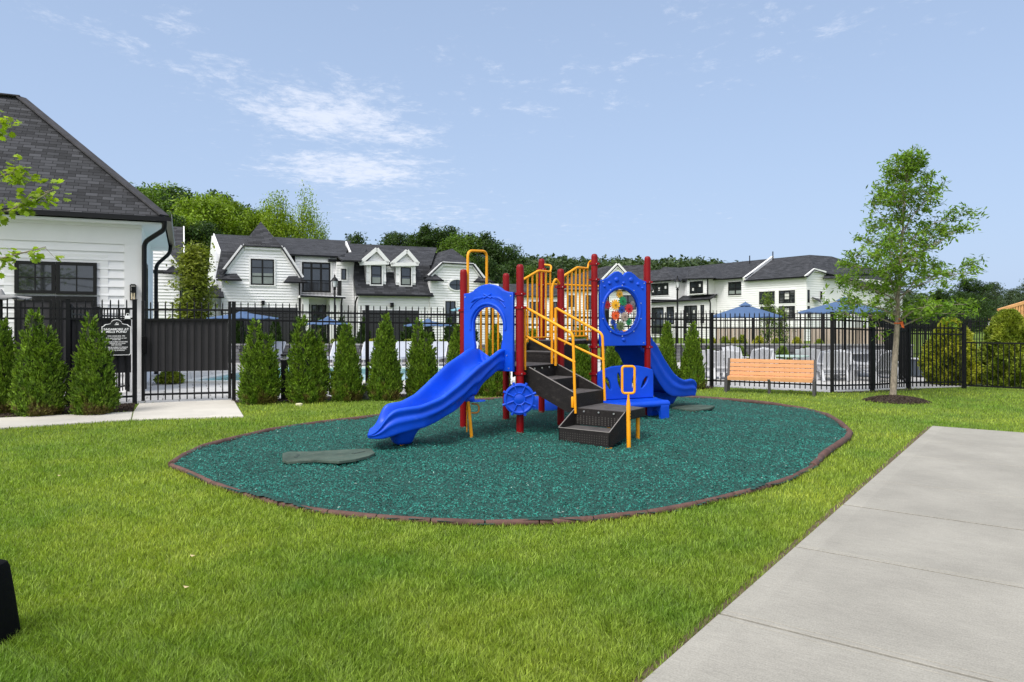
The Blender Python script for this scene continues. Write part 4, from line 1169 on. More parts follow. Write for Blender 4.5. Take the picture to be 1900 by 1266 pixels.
# ------------------------------------------------------------------ sign on the fence
def sign():
    d2 = Vector((FENCE[2][0] - FENCE[1][0], FENCE[2][1] - FENCE[1][1], 0)).normalized()
    xf = None
    # sign spans photo pixels 191..246, y 592..660
    Yc = 12.12; c = W3(219.0, 626, Yc)
    s_px = F_PX / Yc; w = 54 / s_px / 0.985; hgt = 66.5 / s_px
    e = Vector((1, .42, 0)).normalized()
    w = 54 / s_px / (e.x - (219 - 950) / F_PX * e.y)
    xf = upright((c.x, c.y - .05), e, c.z)
    hw, hh = w / 2, hgt / 2
    def outline(k):
        a, b = hw - k, hh - k
        r = w * .19
        pts = [(-a + .02, -b), (a - .02, -b), (a, -b + .02), (a, b * .60)]
        pts += [(a - .025, b * .63), (a - .05, b * .72), (r + .035, b * .74)]
        pts += [(r * math.cos(t) * 1.05, b * .74 + (b * .26) * math.sin(t)) for t in np.linspace(.12, math.pi - .12, 11)]
        pts += [(-r - .035, b * .74), (-a + .05, b * .72), (-a + .025, b * .63), (-a, b * .60), (-a, -b + .02)]
        return pts
    root = thing('pool_sign', 'black sign with white border and lettering hung on the fence beside the gate', 'sign', (c.x, c.y, 0))
    obj('sign_border', curve_mesh([outline(0)], .012, .001, xf), 'sw', root)
    obj('sign_board', curve_mesh([outline(.011)], .016, .001, xf), 'sb', root)
    def text(body, x, y, size, bold=0.0, sx=1.0, nm='lettering'):
        cu = bpy.data.curves.new('t', 'FONT'); cu.body = body; cu.size = size; cu.align_x = 'CENTER'; cu.extrude = .0008; cu.offset = bold
        o = bpy.data.objects.new('t', cu); COL.objects.link(o)
        me = bpy.data.meshes.new_from_object(o.evaluated_get(bpy.context.evaluated_depsgraph_get())); bpy.data.objects.remove(o)
        me.materials.clear(); me.transform(xf @ Matrix.Translation((x, y, .0095)) @ Matrix.Diagonal((sx, 1, 1, 1)))
        obj(nm, me, 'sw', root)
    # scale of sign drawing: photo sign is 499 units wide (crop) -> w
    k = w / 499.0
    Y = lambda cy: hh - (cy - 290) * (hgt / 600.0)
    text('SAGAMORE AT', 0, Y(472), 42 * k * 1.35, .0012, 1.12)
    text('MILLS POND', 0, Y(513), 42 * k * 1.35, .0012, 1.12)
    rows = [(577, 'POOL HOURS: 8AM - 9PM', 350), (612, 'POOL USE IS PROHIBITED AT ANY', 430), (638, 'OTHER TIME', 165), (674, 'MAXIMUM NUMBER OF BATHERS', 420), (700, 'IN THE POOL AT ANY GIVEN', 360), (726, 'TIME: 44 BATHERS', 230),
            (764, 'MAXIMUM NUMBER OF PERSONS', 420), (790, 'PERMITTED WITHIN THE POOL', 400), (815, 'ENCLOSURE: 100 PERSONS', 330)]
    for (cy, tx, wd) in rows:
        text(tx, 0, Y(cy), 22 * k * 1.25, .0006, wd / (len(tx) * 22 * .80))
    mb = MB()
    z = .0095
    P = lambda x, y: xf @ Vector((x * k, y, z))
    mb.face([P(-40, Y(384)), P(40, Y(384)), P(38, Y(366)), P(-5, Y(372))])
    mb.face([P(-22, Y(366)), P(2, Y(345)), P(14, Y(336)), P(4, Y(362))])
    ring = [P(14 + 22 * math.cos(t), Y(356) + .010 * math.sin(t)) for t in np.linspace(-1.2, 3.6, 12)] + [P(16 + 13 * math.cos(t), Y(354) + .006 * math.sin(t)) for t in np.linspace(3.6, -1.2, 12)]
    mb.face(ring)
    obj('emblem', mb, 'sw', root)
    # small white padlock tag on the rail
    t = W3(238.5, 588, 12.2)
    mb = MB(); mb.box((t.x, t.y - .03, t.z - .01), (.085, .02, .055), .4, .004); mb.tube(rounded([(t.x - .02, t.y - .03, t.z + .01), (t.x - .02, t.y - .03, t.z + .055), (t.x + .02, t.y - .02, t.z + .055), (t.x + .02, t.y - .02, t.z + .01)], .015), .005, 6)
    o = obj('fence_tag', mb, 'sw', None, loc=tuple(t)); tag(o, 'small white tag clipped to the fence rail above the black sign', 'tag')
sign()

# ------------------------------------------------------------------ arborvitae
ARB_M = foliage_mat('arborvitae_spray', (0.060, 0.130, 0.010), (0.175, 0.275, 0.018), island=0.7, vscale=9.0, trans=0.15, rough=0.6)
def brown_base(m):
    t = m.node_tree; L = t.links.new; b = t.nodes['Principled BSDF']; src = b.inputs['Base Color'].links[0].from_socket
    tc = N(t, 'ShaderNodeTexCoord'); sx = N(t, 'ShaderNodeSeparateXYZ'); L(tc.outputs['Object'], sx.inputs[0])
    nz = N(t, 'ShaderNodeTexNoise', Scale=7.0, Detail=3.0); L(tc.outputs['Object'], nz.inputs['Vector'])
    z = N(t, 'ShaderNodeMapRange'); z.inputs['From Min'].default_value = .30; z.inputs['From Max'].default_value = .02; z.inputs['To Max'].default_value = .22; L(sx.outputs[2], z.inputs['Value'])
    a = N(t, 'ShaderNodeMath'); a.operation = 'ADD'; L(nz.outputs[0], a.inputs[0]); L(z.outputs[0], a.inputs[1])
    f = N(t, 'ShaderNodeMapRange'); f.inputs['From Min'].default_value = .66; f.inputs['From Max'].default_value = .78; f.inputs['To Max'].default_value = .85; L(a.outputs[0], f.inputs['Value'])
    mx = N(t, 'ShaderNodeMix'); mx.data_type = 'RGBA'; L(f.outputs[0], mx.inputs[0]); L(src, mx.inputs[6]); mx.inputs[7].default_value = (.13, .075, .03, 1); L(mx.outputs[2], b.inputs['Base Color'])
brown_base(ARB_M)
ARB_SHADED = foliage_mat('far_arborvitae_spray', (0.022, 0.050, 0.010), (0.045, 0.085, 0.015), island=0.5, vscale=3.0, trans=0.12, rough=0.65)  # shade on the far row is put into these darker leaf colours
def arb_meshes(n, seed, double=0.0, size=1.0, mname='f'):
    """unit-height crown, radius about 0.24; returns foliage and stem meshes"""
    r = np.random.default_rng(seed)
    leaders = [(0, 0, 1.0, 1.0)]
    if double: leaders = [(-.05, 0.02, 1.0, .86), (.09 * double, -.02, .86, .80)]
    Vs = []
    def prof(h): return .245 * np.clip((1 - h), 0, 1) ** .78 * np.clip(.72 + h * 2.6, .72, 1.0) + .004
    for (lx, ly, top, wd) in leaders:
        per = 30; nc = int(n / len(leaders) / per)
        u = r.uniform(0, 1, nc); h = np.clip(1 - np.sqrt(1 - u * .998), .004, .97)
        a = r.uniform(0, 2 * np.pi, nc)
        lump = 1 + .07 * np.sin(a * 3 + h * 17 + seed) + .05 * np.sin(a * 7 - h * 31)
        depth = np.clip(1 - np.abs(r.normal(0, .20, nc)), .45, 1); depth = np.where(r.uniform(0, 1, nc) < .10, 1.05, depth)
        rad = prof(h) * wd * lump * depth * .96
        shrink = np.clip(h * 2.2, 0, 1)
        # every clump is an upswept frond: sprays fan out along a rising axis
        ax = np.stack([np.cos(a) * .55, np.sin(a) * .55, np.full(nc, 1.0)], 1) + r.normal(0, .22, (nc, 3)); ax /= np.linalg.norm(ax, axis=1)[:, None]
        c0 = np.stack([lx * shrink + rad * np.cos(a), ly * shrink + rad * np.sin(a), h * top], 1)
        fl = r.uniform(.055, .10, nc) * (1 - .35 * h)
        aa = np.repeat(a, per); A_ = np.repeat(ax, per, 0); c_ = np.repeat(c0, per, 0); f_ = np.repeat(fl, per)
        m = nc * per; t = r.uniform(-.4, 1.0, m)
        tw = aa + np.pi / 2 + r.normal(0, .7, m); tang = np.stack([np.cos(tw), np.sin(tw), np.zeros(m)], 1)
        sp = r.normal(0, 1, m) * .30 * (1.1 - np.clip(t, 0, 1))
        c = c_ + A_ * (t * f_)[:, None] + tang * (sp * f_)[:, None]
        d = A_ + tang * (sp * 1.6)[:, None] + r.normal(0, .18, (m, 3)); d /= np.linalg.norm(d, axis=1)[:, None]
        nn = np.stack([np.cos(tw - np.pi / 2), np.sin(tw - np.pi / 2), r.normal(0, .3, m)], 1)
        s = np.cross(d, nn); s /= np.linalg.norm(s, axis=1)[:, None]
        L_ = r.uniform(.016, .032, m)[:, None] * size; W_ = r.uniform(.004, .0085, m)[:, None] * size
        Vs.append(np.stack([c - d * L_ * .6, c + s * W_, c + d * L_ * .8, c - s * W_], 1).reshape(-1, 3))
    V = np.concatenate(Vs); k = len(V) // 4
    Fc = (np.arange(k) * 4)[:, None] + np.array([[0, 1, 2, 3]])
    fm = np_mesh('arb_foliage', V, Fc)
    # inner twigs, so that the middle is not hollow
    mb = MB()
    for (lx, ly, top, wd) in leaders:
        rings = []
        for hh in (0.02, .12, .25, .4, .55, .7, .85, .95):
            rr = float(prof(np.array([hh]))[0]) * wd * .66; sh = min(1, hh * 2.2)
            rings.append([(lx * sh + rr * math.cos(q) * (1 + .15 * math.sin(q * 3 + hh * 9)), ly * sh + rr * math.sin(q), hh * top) for q in np.linspace(0, 2 * math.pi, 11)[:-1]])
        mb.loft(rings, True, True)
    mb.tube([(0, 0, -.02), (0, 0, .3)], .02, 6)
    cm = bpy.data.meshes.new('arb_stem'); cm.from_pydata(mb.v, [], mb.f); cm.update()
    return fm, cm
AV = [arb_meshes(33000, 3, 0), arb_meshes(36000, 5, 1.0), arb_meshes(35000, 9, .75), arb_meshes(31000, 12, 0)]
for a in AV: a[0].materials.append(ARB_M); a[1].materials.append(M['core'])
def arb(px, by, ty, wpx, var, label, z=None, group='clipped arborvitae along the fence', rot=None, flip=False, X=None):
    Y = G(px, by)[1] if z is None else z
    x = (px - 950) / F_PX * Y; h = Hh(ty, Y); w = wpx / F_PX * Y
    root = thing('arborvitae', label, 'shrub', (x, Y, 0.0), group)
    for nm, me in (('foliage', AV[var][0]), ('stem', AV[var][1])):
        o = bpy.data.objects.new(nm, me); COL.objects.link(o); o.parent = root
    root.scale = (w / .52, w / .52, h)
    root.rotation_euler = (0, 0, random.uniform(-.3, .3) if rot is None else rot)
    return root
arb(6, 768, 590, 70, 0, 'cone-shaped arborvitae cut by the left edge of the view')
arb(71, 772, 572, 102, 1, 'widest twin-topped arborvitae, far left in front of the fence', rot=0.1)
arb(174, 770, 578, 92, 2, 'twin-topped arborvitae partly hiding the black sign', rot=-.1)
arb(482, 749, 589, 86, 2, 'twin-topped arborvitae just right of the gate, brown at its foot', rot=0.15)
arb(570, 747, 584, 86, 1, 'leaning twin-topped arborvitae, second to the right of the gate', rot=.9)
arb(643, 744, 595, 66, 3, 'slim single-topped arborvitae left of the grey boulder')
arb(714, 742, 580, 68, 0, 'tall single-topped arborvitae right of the grey boulder')
arb(783, 739, 588, 70, 2, 'twin-topped arborvitae left of the yellow arch and the left slide')
arb(850, 737, 598, 62, 3, 'arborvitae half hidden by the leftmost red post')
arb(917, 736, 600, 62, 0, 'arborvitae seen through the hole of the blue slide panel', z=13.75)
arb(988, 734, 606, 60, 3, 'arborvitae behind the upper steps of the play structure', z=14.1)
arb(1075, 731, 603, 62, 0, 'arborvitae seen between the stair handrails and a red post', z=14.4)
arb(1143, 728, 600, 62, 3, 'arborvitae seen below the gear panel', z=14.7)
arb(1237, 715, 592, 47, 3, 'slim arborvitae just behind the right slide', z=15.25)
arb(1284, 717, 596, 52, 0, 'arborvitae right of the right slide, last of the row', z=15.2)

ORD = 'first second third fourth fifth sixth seventh eighth ninth tenth eleventh twelfth thirteenth fourteenth fifteenth sixteenth seventeenth eighteenth nineteenth twentieth'.split()
# far row of arborvitae beyond the pool
FV = arb_meshes(7800, 21, 0, 2.0)
FV[0].materials.append(ARB_SHADED); FV[1].materials.append(M['core'])
farpx = [442, 470, 508, 547, 590, 632, 672, 712, 752, 792, 832, 872]
for i, px in enumerate(farpx):
    Y = 32.5 + .6 * (i % 2); x = (px + 3 - 950) / F_PX * Y
    r_ = thing('arborvitae', 'small dark arborvitae beyond the pool, %s from the left in the far row' % ORD[i], 'shrub', (x, Y, 0.0), 'far row of dark arborvitae')
    for nm, me in (('foliage', FV[0]), ('stem', FV[1])):
        o = bpy.data.objects.new(nm, me); COL.objects.link(o); o.parent = r_
    h = Hh(585 + 6 * random.random(), Y); r_.scale = (1.6, 1.6, h); r_.rotation_euler = (0, 0, i * 1.3)

# ------------------------------------------------------------------ trees
def leaf_mesh(C, L_, W_, r, droop=0.0, fold=.25, spread=1.0):
    """diamond leaves with a fold along the midrib at centres C"""
    m = len(C); a = r.uniform(0, 2 * np.pi, m); el = r.normal(-.15, .55, m)
    d = np.stack([np.cos(a) * np.cos(el), np.sin(a) * np.cos(el), np.sin(el)], 1)
    s = np.cross(d, r.normal(0, 1, (m, 3))); s /= np.linalg.norm(s, axis=1)[:, None] + 1e-9
    # leaves lie nearer to level than upright
    s[:, 2] *= .5; n = np.cross(d, s)
    L_ = L_ * r.uniform(.7, 1.3, (m, 1)); W_ = W_ * r.uniform(.7, 1.3, (m, 1))
    a_, b_ = C - d * L_, C + d * L_; l, q_ = C + s * W_ + n * W_ * fold, C - s * W_ + n * W_ * fold
    V = np.stack([a_, l, b_, q_], 1).reshape(-1, 3)
    return V, (np.arange(m) * 4)[:, None] + np.array([[0, 1, 2, 3]])

def lobed_leaves(C, size, r):
    """oak leaves: a flat lobed outline as one polygon of 12 corners"""
    m = len(C)
    prof = np.array([(0, 0), (.18, .10), (.42, .22), (.34, .36), (.55, .52), (.30, .60), (.40, .82), (.12, .80), (0, 1.0), (-.12, .80), (-.40, .82), (-.30, .60), (-.55, .52), (-.34, .36), (-.42, .22), (-.18, .10)])
    k = len(prof)
    a = r.uniform(0, 2 * np.pi, m); el = r.normal(-.2, .5, m)
    d = np.stack([np.cos(a) * np.cos(el), np.sin(a) * np.cos(el), np.sin(el)], 1)
    s = np.cross(d, np.stack([r.normal(0, .5, m), r.normal(0, .5, m), np.ones(m)], 1)); s /= np.linalg.norm(s, axis=1)[:, None]
    n = np.cross(s, d); sz = size * r.uniform(.6, 1.25, m)
    V = C[:, None, :] + d[:, None, :] * (prof[None, :, 1:2] * sz[:, None, None]) + s[:, None, :] * (prof[None, :, 0:1] * sz[:, None, None] * .85) \
        - n[:, None, :] * (np.abs(prof[None, :, 0:1]) * .25 * sz[:, None, None]) * 1.0
    return V.reshape(-1, 3), (np.arange(m) * k)[:, None] + np.arange(k)[None, :]

OAK_M = foliage_mat('oak_leaf', (0.085, 0.175, 0.014), (0.20, 0.31, 0.032), island=0.55, vscale=2.2, trans=0.35)
def young_oak():
    base = Vector(G(1657, 738)); r = np.random.default_rng(31); rr = random.Random(5)
    root = thing('oak_tree', 'young oak with airy green crown in a round mulch ring beside the fence', 'tree', base)
    tb = MB()
    spine = [(0, 0, -.05), (.0, 0, .05), (.02, 0, .5), (.055, 0, 1.0), (.085, .0, 1.45), (.09, .0, 1.9), (.14, .0, 2.5), (.18, 0, 3.1), (.22, 0, 3.7), (.27, 0, 4.2), (.32, 0, 4.55)]
    rad = [.078, .060, .054, .049, .045, .034, .025, .019, .014, .009, .004]
    tb.tube([base + Vector(p) for p in spine], rad, 12)
    obj('trunk', tb, 'bark', root, smooth=60)
    def sp(h):
        for i in range(len(spine) - 1):
            if spine[i][2] <= h <= spine[i + 1][2]:
                t = (h - spine[i][2]) / (spine[i + 1][2] - spine[i][2]); return Vector(spine[i]).lerp(Vector(spine[i + 1]), t)
        return Vector(spine[-1])
    def env(h):   # crown radius against height above the ground
        return float(np.interp(h, [1.1, 1.3, 1.6, 2.0, 2.5, 3.0, 3.4, 3.8, 4.2, 4.5, 4.85], [.50, 1.05, 1.34, 1.44, 1.42, 1.24, .96, .66, .42, .24, .05]))
    bb = MB(); tips = []
    nb = 52
    for i in range(nb):
        h0 = 1.30 + 3.05 * (i / nb) ** 1.0; a = i * 2.4 + rr.uniform(-.4, .4)
        st_ = sp(h0); rise = rr.uniform(.35, .95) * (1.0 if h0 > 1.6 else .35)
        h1 = h0 + rise * min(1, env(h0)); le = env(min(4.8, h1)) * rr.uniform(.72, 1.08)
        cx = .12 + .045 * h1
        end = Vector((cx + le * math.cos(a), le * math.sin(a), min(h1, 4.5)))
        mid_ = st_.lerp(end, .5) + Vector((0, 0, .10 + rr.uniform(-.05, .05)))
        r0 = .022 * (1 - h0 / 5.6)
        path = [base + st_, base + st_.lerp(mid_, .6) + Vector((0, 0, .02)), base + mid_, base + end]
        bb.tube(path, [r0, r0 * .75, r0 * .5, .003], 5)
        nt_ = 17 if h0 < 2.3 else (11 if h0 < 3.2 else 5)
        for k in range(nt_):
            f = rr.uniform(.22, 1.0); p = (st_.lerp(mid_, f * 2) if f < .5 else mid_.lerp(end, f * 2 - 1))
            q_ = p + Vector((rr.gauss(0, .13), rr.gauss(0, .13), rr.gauss(.04, .10)))
            bb.tube([base + p, base + q_], [.005, .002], 4); tips.append(q_)
        tips.append(end); tips.append(end)
    for k in range(10): tips.append(sp(3.9 + .60 * k / 10) + Vector((rr.gauss(0, .10), rr.gauss(0, .10), rr.gauss(0, .06))))
    obj('branches', bb, 'bark', root)
    C = []
    for t in tips:
        m = rr.randint(11, 26); s = rr.uniform(.04, .095)
        C.append(np.array(base + t)[None, :] + np.clip(r.normal(0, 1, (m, 3)), -1.6, 1.6) * np.array([s, s, s * .75]))
    C = np.concatenate(C)
    V, Fc = leaf_mesh(C, .050, .020, r)
    me = np_mesh('crown', V, Fc); obj('crown', me, OAK_M, root)
    # ribbon tied to the trunk
    mb = MB(); p = base + Vector((.10, -.05, 1.42))
    mb.slab([p, p + Vector((.05, -.01, .02)), p + Vector((.075, -.02, -.11)), p + Vector((.03, -.02, -.10))], .004)
    mb.tube([base + Vector((.085 + .056 * math.cos(q), .056 * math.sin(q), 1.40)) for q in np.linspace(0, 2 * math.pi, 13)[:-1]], .010, 6, closed=True)
    mb.slab([p + Vector((0, 0, .01)), p + Vector((-.03, -.01, .06)), p + Vector((-.01, -.01, .07)), p + Vector((.03, -.01, .03))], .004)
    o = obj('ribbon', mb, 'orange', None, loc=tuple(p)); tag(o, 'orange marking ribbon tied round the young oak trunk', 'ribbon')
    return base
OB = young_oak()
def mulch_ring():
    mb = MB(); c = Vector(G(1663, 745)); r = random.Random(3)
    rings = []
    for (k, z) in ((1.0, .0), (.88, .035), (.65, .065), (.35, .085), (.10, .095)):
        rings.append([(c.x + .52 * k * math.cos(a) * (1 + r.uniform(-.03, .03)), c.y + .50 * k * math.sin(a), z + r.uniform(-.004, .004)) for a in np.linspace(0, 2 * math.pi, 33)[:-1]])
    mb.loft(rings, True, True)
    o = obj('mulch_mound', mb, bed_mat(), None, loc=(c.x, c.y, 0), smooth=180); tag(o, 'round mound of dark bark mulch at the foot of the young oak', 'mulch mound')
    # bark chips over the mound and along the beds
    rg = np.random.default_rng(8)
    C = []
    n = 5000; a = rg.uniform(0, 2 * np.pi, n); k = np.sqrt(rg.uniform(0, 1.0, n)) * 1.06
    x = c.x + .52 * k * np.cos(a); y = c.y + .50 * k * np.sin(a); z = np.interp(k, [0, .35, .65, .88, 1.0, 1.1], [.1, .085, .065, .035, .008, .006]) + .006
    C.append(np.stack([x, y, z], 1))
    for poly, m in ((BED1, 14000), (BED2, 16000)):
        P = np.array([p[:2] for p in poly]); x = rg.uniform(P[:, 0].min(), P[:, 0].max(), m * 3); y = rg.uniform(P[:, 1].min(), P[:, 1].max(), m * 3)
        q_ = inpoly(x, y, poly); x, y = x[q_][:m], y[q_][:m]; C.append(np.stack([x, y, np.full(len(x), .018) + rg.uniform(0, .012, len(x))], 1))
    C = np.concatenate(C); V, Fc = leaf_mesh(C, .018, .006, rg)
    o = obj('bark_chips', np_mesh('bark_chips', V, Fc), mat('bark_chip', (.03, .020, .014), .9, col2=(.085, .058, .042), vscale=30, island=.6)); tag(o, 'loose dark bark chips on the planting beds', 'bark mulch', kind='stuff')
mulch_ring()

# near oak at the left, only its branch ends are in view
def left_oak():
    base = Vector((-7.35, 7.6, 0)); r = np.random.default_rng(77); rr = random.Random(9)
    root = thing('oak_tree', 'near oak whose bright yellow-green branch tips enter at the left edge', 'tree', base)
    mb = MB(); mb.tube([base + Vector(p) for p in ((0, 0, -.05), (0, 0, .8), (.03, 0, 1.8), (.0, 0, 2.8), (.03, 0, 3.9), (0, 0, 4.6))], [.10, .085, .07, .055, .03, .01], 12)
    obj('trunk', mb, 'bark', root, smooth=60)
    bb = MB(); C = []
    def branch(z0, pts, nl, s, r0=.016):
        path = [Vector((base.x, base.y, z0))] + [Vector(p) for p in pts]
        bb.tube(path, list(np.linspace(r0, .004, len(path))), 6)
        for k in range(nl):
            f = rr.uniform(.45, 1.0) * (len(path) - 1); i = min(int(f), len(path) - 2); p = path[i].lerp(path[i + 1], f - i)
            c = p + Vector((rr.gauss(0, s), rr.gauss(0, s), rr.gauss(-.02, s * .8)))
            bb.tube([p, c], [.003, .0015], 4)
            for q_ in range(rr.randint(2, 4)): C.append(c + Vector((rr.gauss(0, .03), rr.gauss(0, .03), rr.gauss(0, .03))))
    Yb = 7.3
    P = lambda px, py, y=Yb: tuple(W3(px, py, y))
    branch(2.3, [P(-90, 470), P(-20, 485), P(40, 470), P(85, 458)], 24, .055)
    branch(2.6, [P(-100, 420), P(-30, 400), P(20, 390), P(60, 368), P(98, 352)], 46, .065)
    branch(2.8, [P(-90, 380), P(-20, 340), P(20, 318), P(40, 325)], 34, .07)
    branch(3.2, [P(-100, 300), P(-40, 260), P(0, 228), P(24, 218)], 20, .05)
    for k in range(14):
        a = rr.uniform(1.2, 5.2); z = rr.uniform(2.0, 4.3); le = rr.uniform(.8, 1.4)
        branch(z, [base + Vector((le * .5 * math.cos(a), le * .5 * math.sin(a), z + .3)), base + Vector((le * math.cos(a), le * math.sin(a), z + .45))], 22, .12)
    obj('branches', bb, 'bark', root)
    V, Fc = lobed_leaves(np.array([list(c) for c in C]), .085, r)
    m = foliage_mat('bright_oak_leaf', (0.17, 0.27, 0.018), (0.33, 0.42, 0.035), island=0.35, vscale=5, trans=0.4)
    obj('crown', np_mesh('crown', V, Fc), m, root)
left_oak()

# generic background trees: unit-height prototypes, then copies --------------
def tree_proto(seed, n, shape, c1, c2, name, leaf=.016, gap=.5, trans=.25):
    r = np.random.default_rng(seed)
    # crown made of clumps spread through an uneven envelope
    clumps = []
    nc = 130
    while len(clumps) < nc:
        h = r.uniform(.22, 1.0); a = r.uniform(0, 2 * np.pi); k = r.uniform(0, 1) ** .5
        if shape == 'round': e = .30 * math.sin(math.pi * min(1, max(0, (h - .12) / .92))) ** .6
        elif shape == 'broad': e = .42 * math.sin(math.pi * min(1, max(0, (h - .05) / .98))) ** .7
        elif shape == 'vase': e = .24 * (h ** .8) * (1.15 - h) * 2.6
        elif shape == 'column': e = .13 * math.sin(math.pi * min(1, max(.02, (h - .14) / .88))) ** .7
        else: e = .26 * (1.05 - h) ** .8
        e *= 1 + .25 * math.sin(a * 3 + seed) + .12 * math.sin(a * 5 + h * 9)
        clumps.append((e * k * math.cos(a), e * k * math.sin(a), h, r.uniform(.025, .065)))
    C = []
    per = n // nc
    for (x, y, z, s) in clumps:
        g_ = np.clip(r.normal(0, 1, (per, 3)), -1.7, 1.7); C.append(np.array([[x, y, z]]) + g_ * np.array([s, s, s * (1.7 if shape == 'vase' else .7)]))
    C = np.concatenate(C); V, Fc = leaf_mesh(C, leaf, leaf * .55, r)
    me = np_mesh(name, V, Fc); me.materials.append(foliage_mat(name, c1, c2, island=.5, vscale=2.5 if seed % 2 else 4, trans=trans))
    mb = MB(); mb.tube([(0, 0, -.01), (0.005, 0, .2), (.0, 0, .45), (.01, 0, .8)], [.018, .014, .010, .004], 7)
    for (x, y, z, s) in clumps[::5]: mb.tube([(0, 0, z * .55), (x * .5, y * .5, z * .8), (x, y, z)], [.006, .004, .0015], 4)
    tm = bpy.data.meshes.new('tree_trunk'); tm.from_pydata([tuple(v) for v in mb.v], [], mb.f); tm.update(); tm.materials.append(M['twig'])
    return me, tm
DG1, DG2 = (0.020, 0.050, 0.010), (0.048, 0.090, 0.014)
MG1, MG2 = (0.055, 0.115, 0.010), (0.11, 0.185, 0.016)
BG1, BG2 = (0.095, 0.185, 0.010), (0.20, 0.31, 0.018)
PR = {
    'dark': tree_proto(1, 15000, 'round', DG1, DG2, 'dark_crown', .015), 'dark2': tree_proto(2, 15000, 'broad', DG1, DG2, 'dark_broad_crown', .015),
    'mid': tree_proto(3, 15000, 'round', MG1, MG2, 'mid_crown', .014), 'bright': tree_proto(4, 15000, 'broad', (.11, .19, .01), (.24, .34, .02), 'bright_crown', .014),
    'vase': tree_proto(6, 9000, 'vase', (.12, .20, .01), (.26, .36, .02), 'feathery_crown', .013), 'vase2': tree_proto(16, 8500, 'vase', (.12, .20, .01), (.26, .36, .02), 'feathery_crown_b', .013),
    'column': tree_proto(7, 7000, 'column', (0.12, 0.16, 0.02), (0.22, 0.25, 0.03), 'column_crown', .018),
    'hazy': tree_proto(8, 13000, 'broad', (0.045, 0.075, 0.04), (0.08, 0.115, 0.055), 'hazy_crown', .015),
    'sapling': tree_proto(10, 1600, 'column', (0.07, 0.13, 0.02), (0.16, 0.22, 0.03), 'sapling_crown', .02),
}
def tree(kind, px, ty, Y, wscale, label, group=None, base=0.0, rot=None, cat='tree', name=None):
    h = Hh(ty, Y) - base; x = (px - 950) / F_PX * Y
    root = thing(name or 'background_tree', label, cat, (x, Y, base), group)
    for nm, me in (('crown', PR[kind][0]), ('trunk', PR[kind][1])):
        o = bpy.data.objects.new(nm, me); COL.objects.link(o); o.parent = root
    root.scale = (h * wscale, h * wscale, h); root.rotation_euler = (0, 0, random.uniform(0, 6.28) if rot is None else rot)
gl = 'woods behind the white row houses'; CNT = {}
LBL = {'dark': 'dark green tree in the woods behind the left row house', 'dark2': 'broad dark tree in the woods behind the left row house', 'mid': 'mid-green tree in the woods behind the left row house',
       'bright': 'bright green tree rising behind the left houses', 'vase': 'bright feathery tree with upright sprays behind the pointed roof', 'vase2': 'tall loose feathery tree right of the pointed roof'}
for (k, px, ty, Y, w) in [('mid', 262, 358, 70, .9), ('dark', 290, 362, 76, 1.0), ('bright', 300, 352, 84, .9), ('dark2', 330, 362, 80, 1.0), ('dark', 352, 372, 72, 1.0), ('bright', 376, 372, 68, .85), ('bright', 412, 372, 72, .8), ('dark', 400, 364, 86, .9), ('dark', 448, 388, 78, .9), ('dark2', 470, 396, 84, .8),
                          ('bright', 478, 400, 72, .6), ('bright', 345, 410, 62, .7), ('dark', 310, 400, 60, .8), ('dark2', 372, 420, 62, .8),
                          ('vase', 514, 382, 70, .62), ('vase2', 567, 381, 70, .50), ('bright', 535, 418, 74, .6), ('vase2', 592, 422, 72, .5), ('vase', 492, 398, 72, .5)]:
    CNT[k] = CNT.get(k, 0) + 1
    tree(k, px, ty, Y, w, LBL[k].replace('behind the left row house', 'behind the left houses') + ', %s from left' % ORD[CNT[k] - 1], gl)
for (k, px, ty, Y, w) in [('dark', 652, 440, 88, .8), ('dark2', 736, 436, 86, .9), ('dark', 788, 426, 84, .9), ('dark2', 822, 428, 86, 1.0), ('mid', 850, 442, 82, 1.0), ('dark', 880, 438, 84, 1.0), ('dark2', 910, 448, 86, 1.0), ('dark', 935, 462, 84, 1.0), ('mid', 850, 470, 74, .8), ('dark2', 955, 490, 80, 1.0), ('mid', 985, 500, 78, 1.0), ('dark', 900, 480, 72, .9)]:
    CNT['r'] = CNT.get('r', 0) + 1
    tree(k, px, ty, Y, w, 'rounded dark tree behind the right end of the left row house, ' + ORD[CNT['r'] - 1] + ' from left', 'woods behind the middle of the row')
# trees beyond, right of the oak
for (k, px, ty, Y, w, lb) in [('dark', 1800, 520, 62, 1.1, 'dark tree just right of the young oak crown, beyond the fences'), ('hazy', 1845, 528, 95, 1.0, 'pale hazy tree beyond the fences, third from the right edge'), ('dark2', 1790, 545, 50, 1.0, 'low dark tree right behind the young oak crown'), ('hazy', 1878, 540, 90, 1.0, 'pale hazy tree beyond the lumber frame, second from the right edge'), ('hazy', 1912, 520, 80, .9, 'hazy tree cut by the right edge of the view'), ('dark', 1745, 540, 64, 1.0, 'dark tree hidden behind the lower right of the oak crown')]:
    tree(k, px, ty, Y, w, lb)
tree('column', 362, 462, 31, 1.15, 'yellow-green columnar street tree standing before the pool fence', base=0, name='street_tree', rot=1.0)
tree('sapling', 1424, 545, 30, .8, 'thin sapling between the two right umbrellas', name='sapling')
tree('sapling', 1448, 572, 29, 1.2, 'small leafy sapling beside the left one of the right umbrellas', name='sapling')

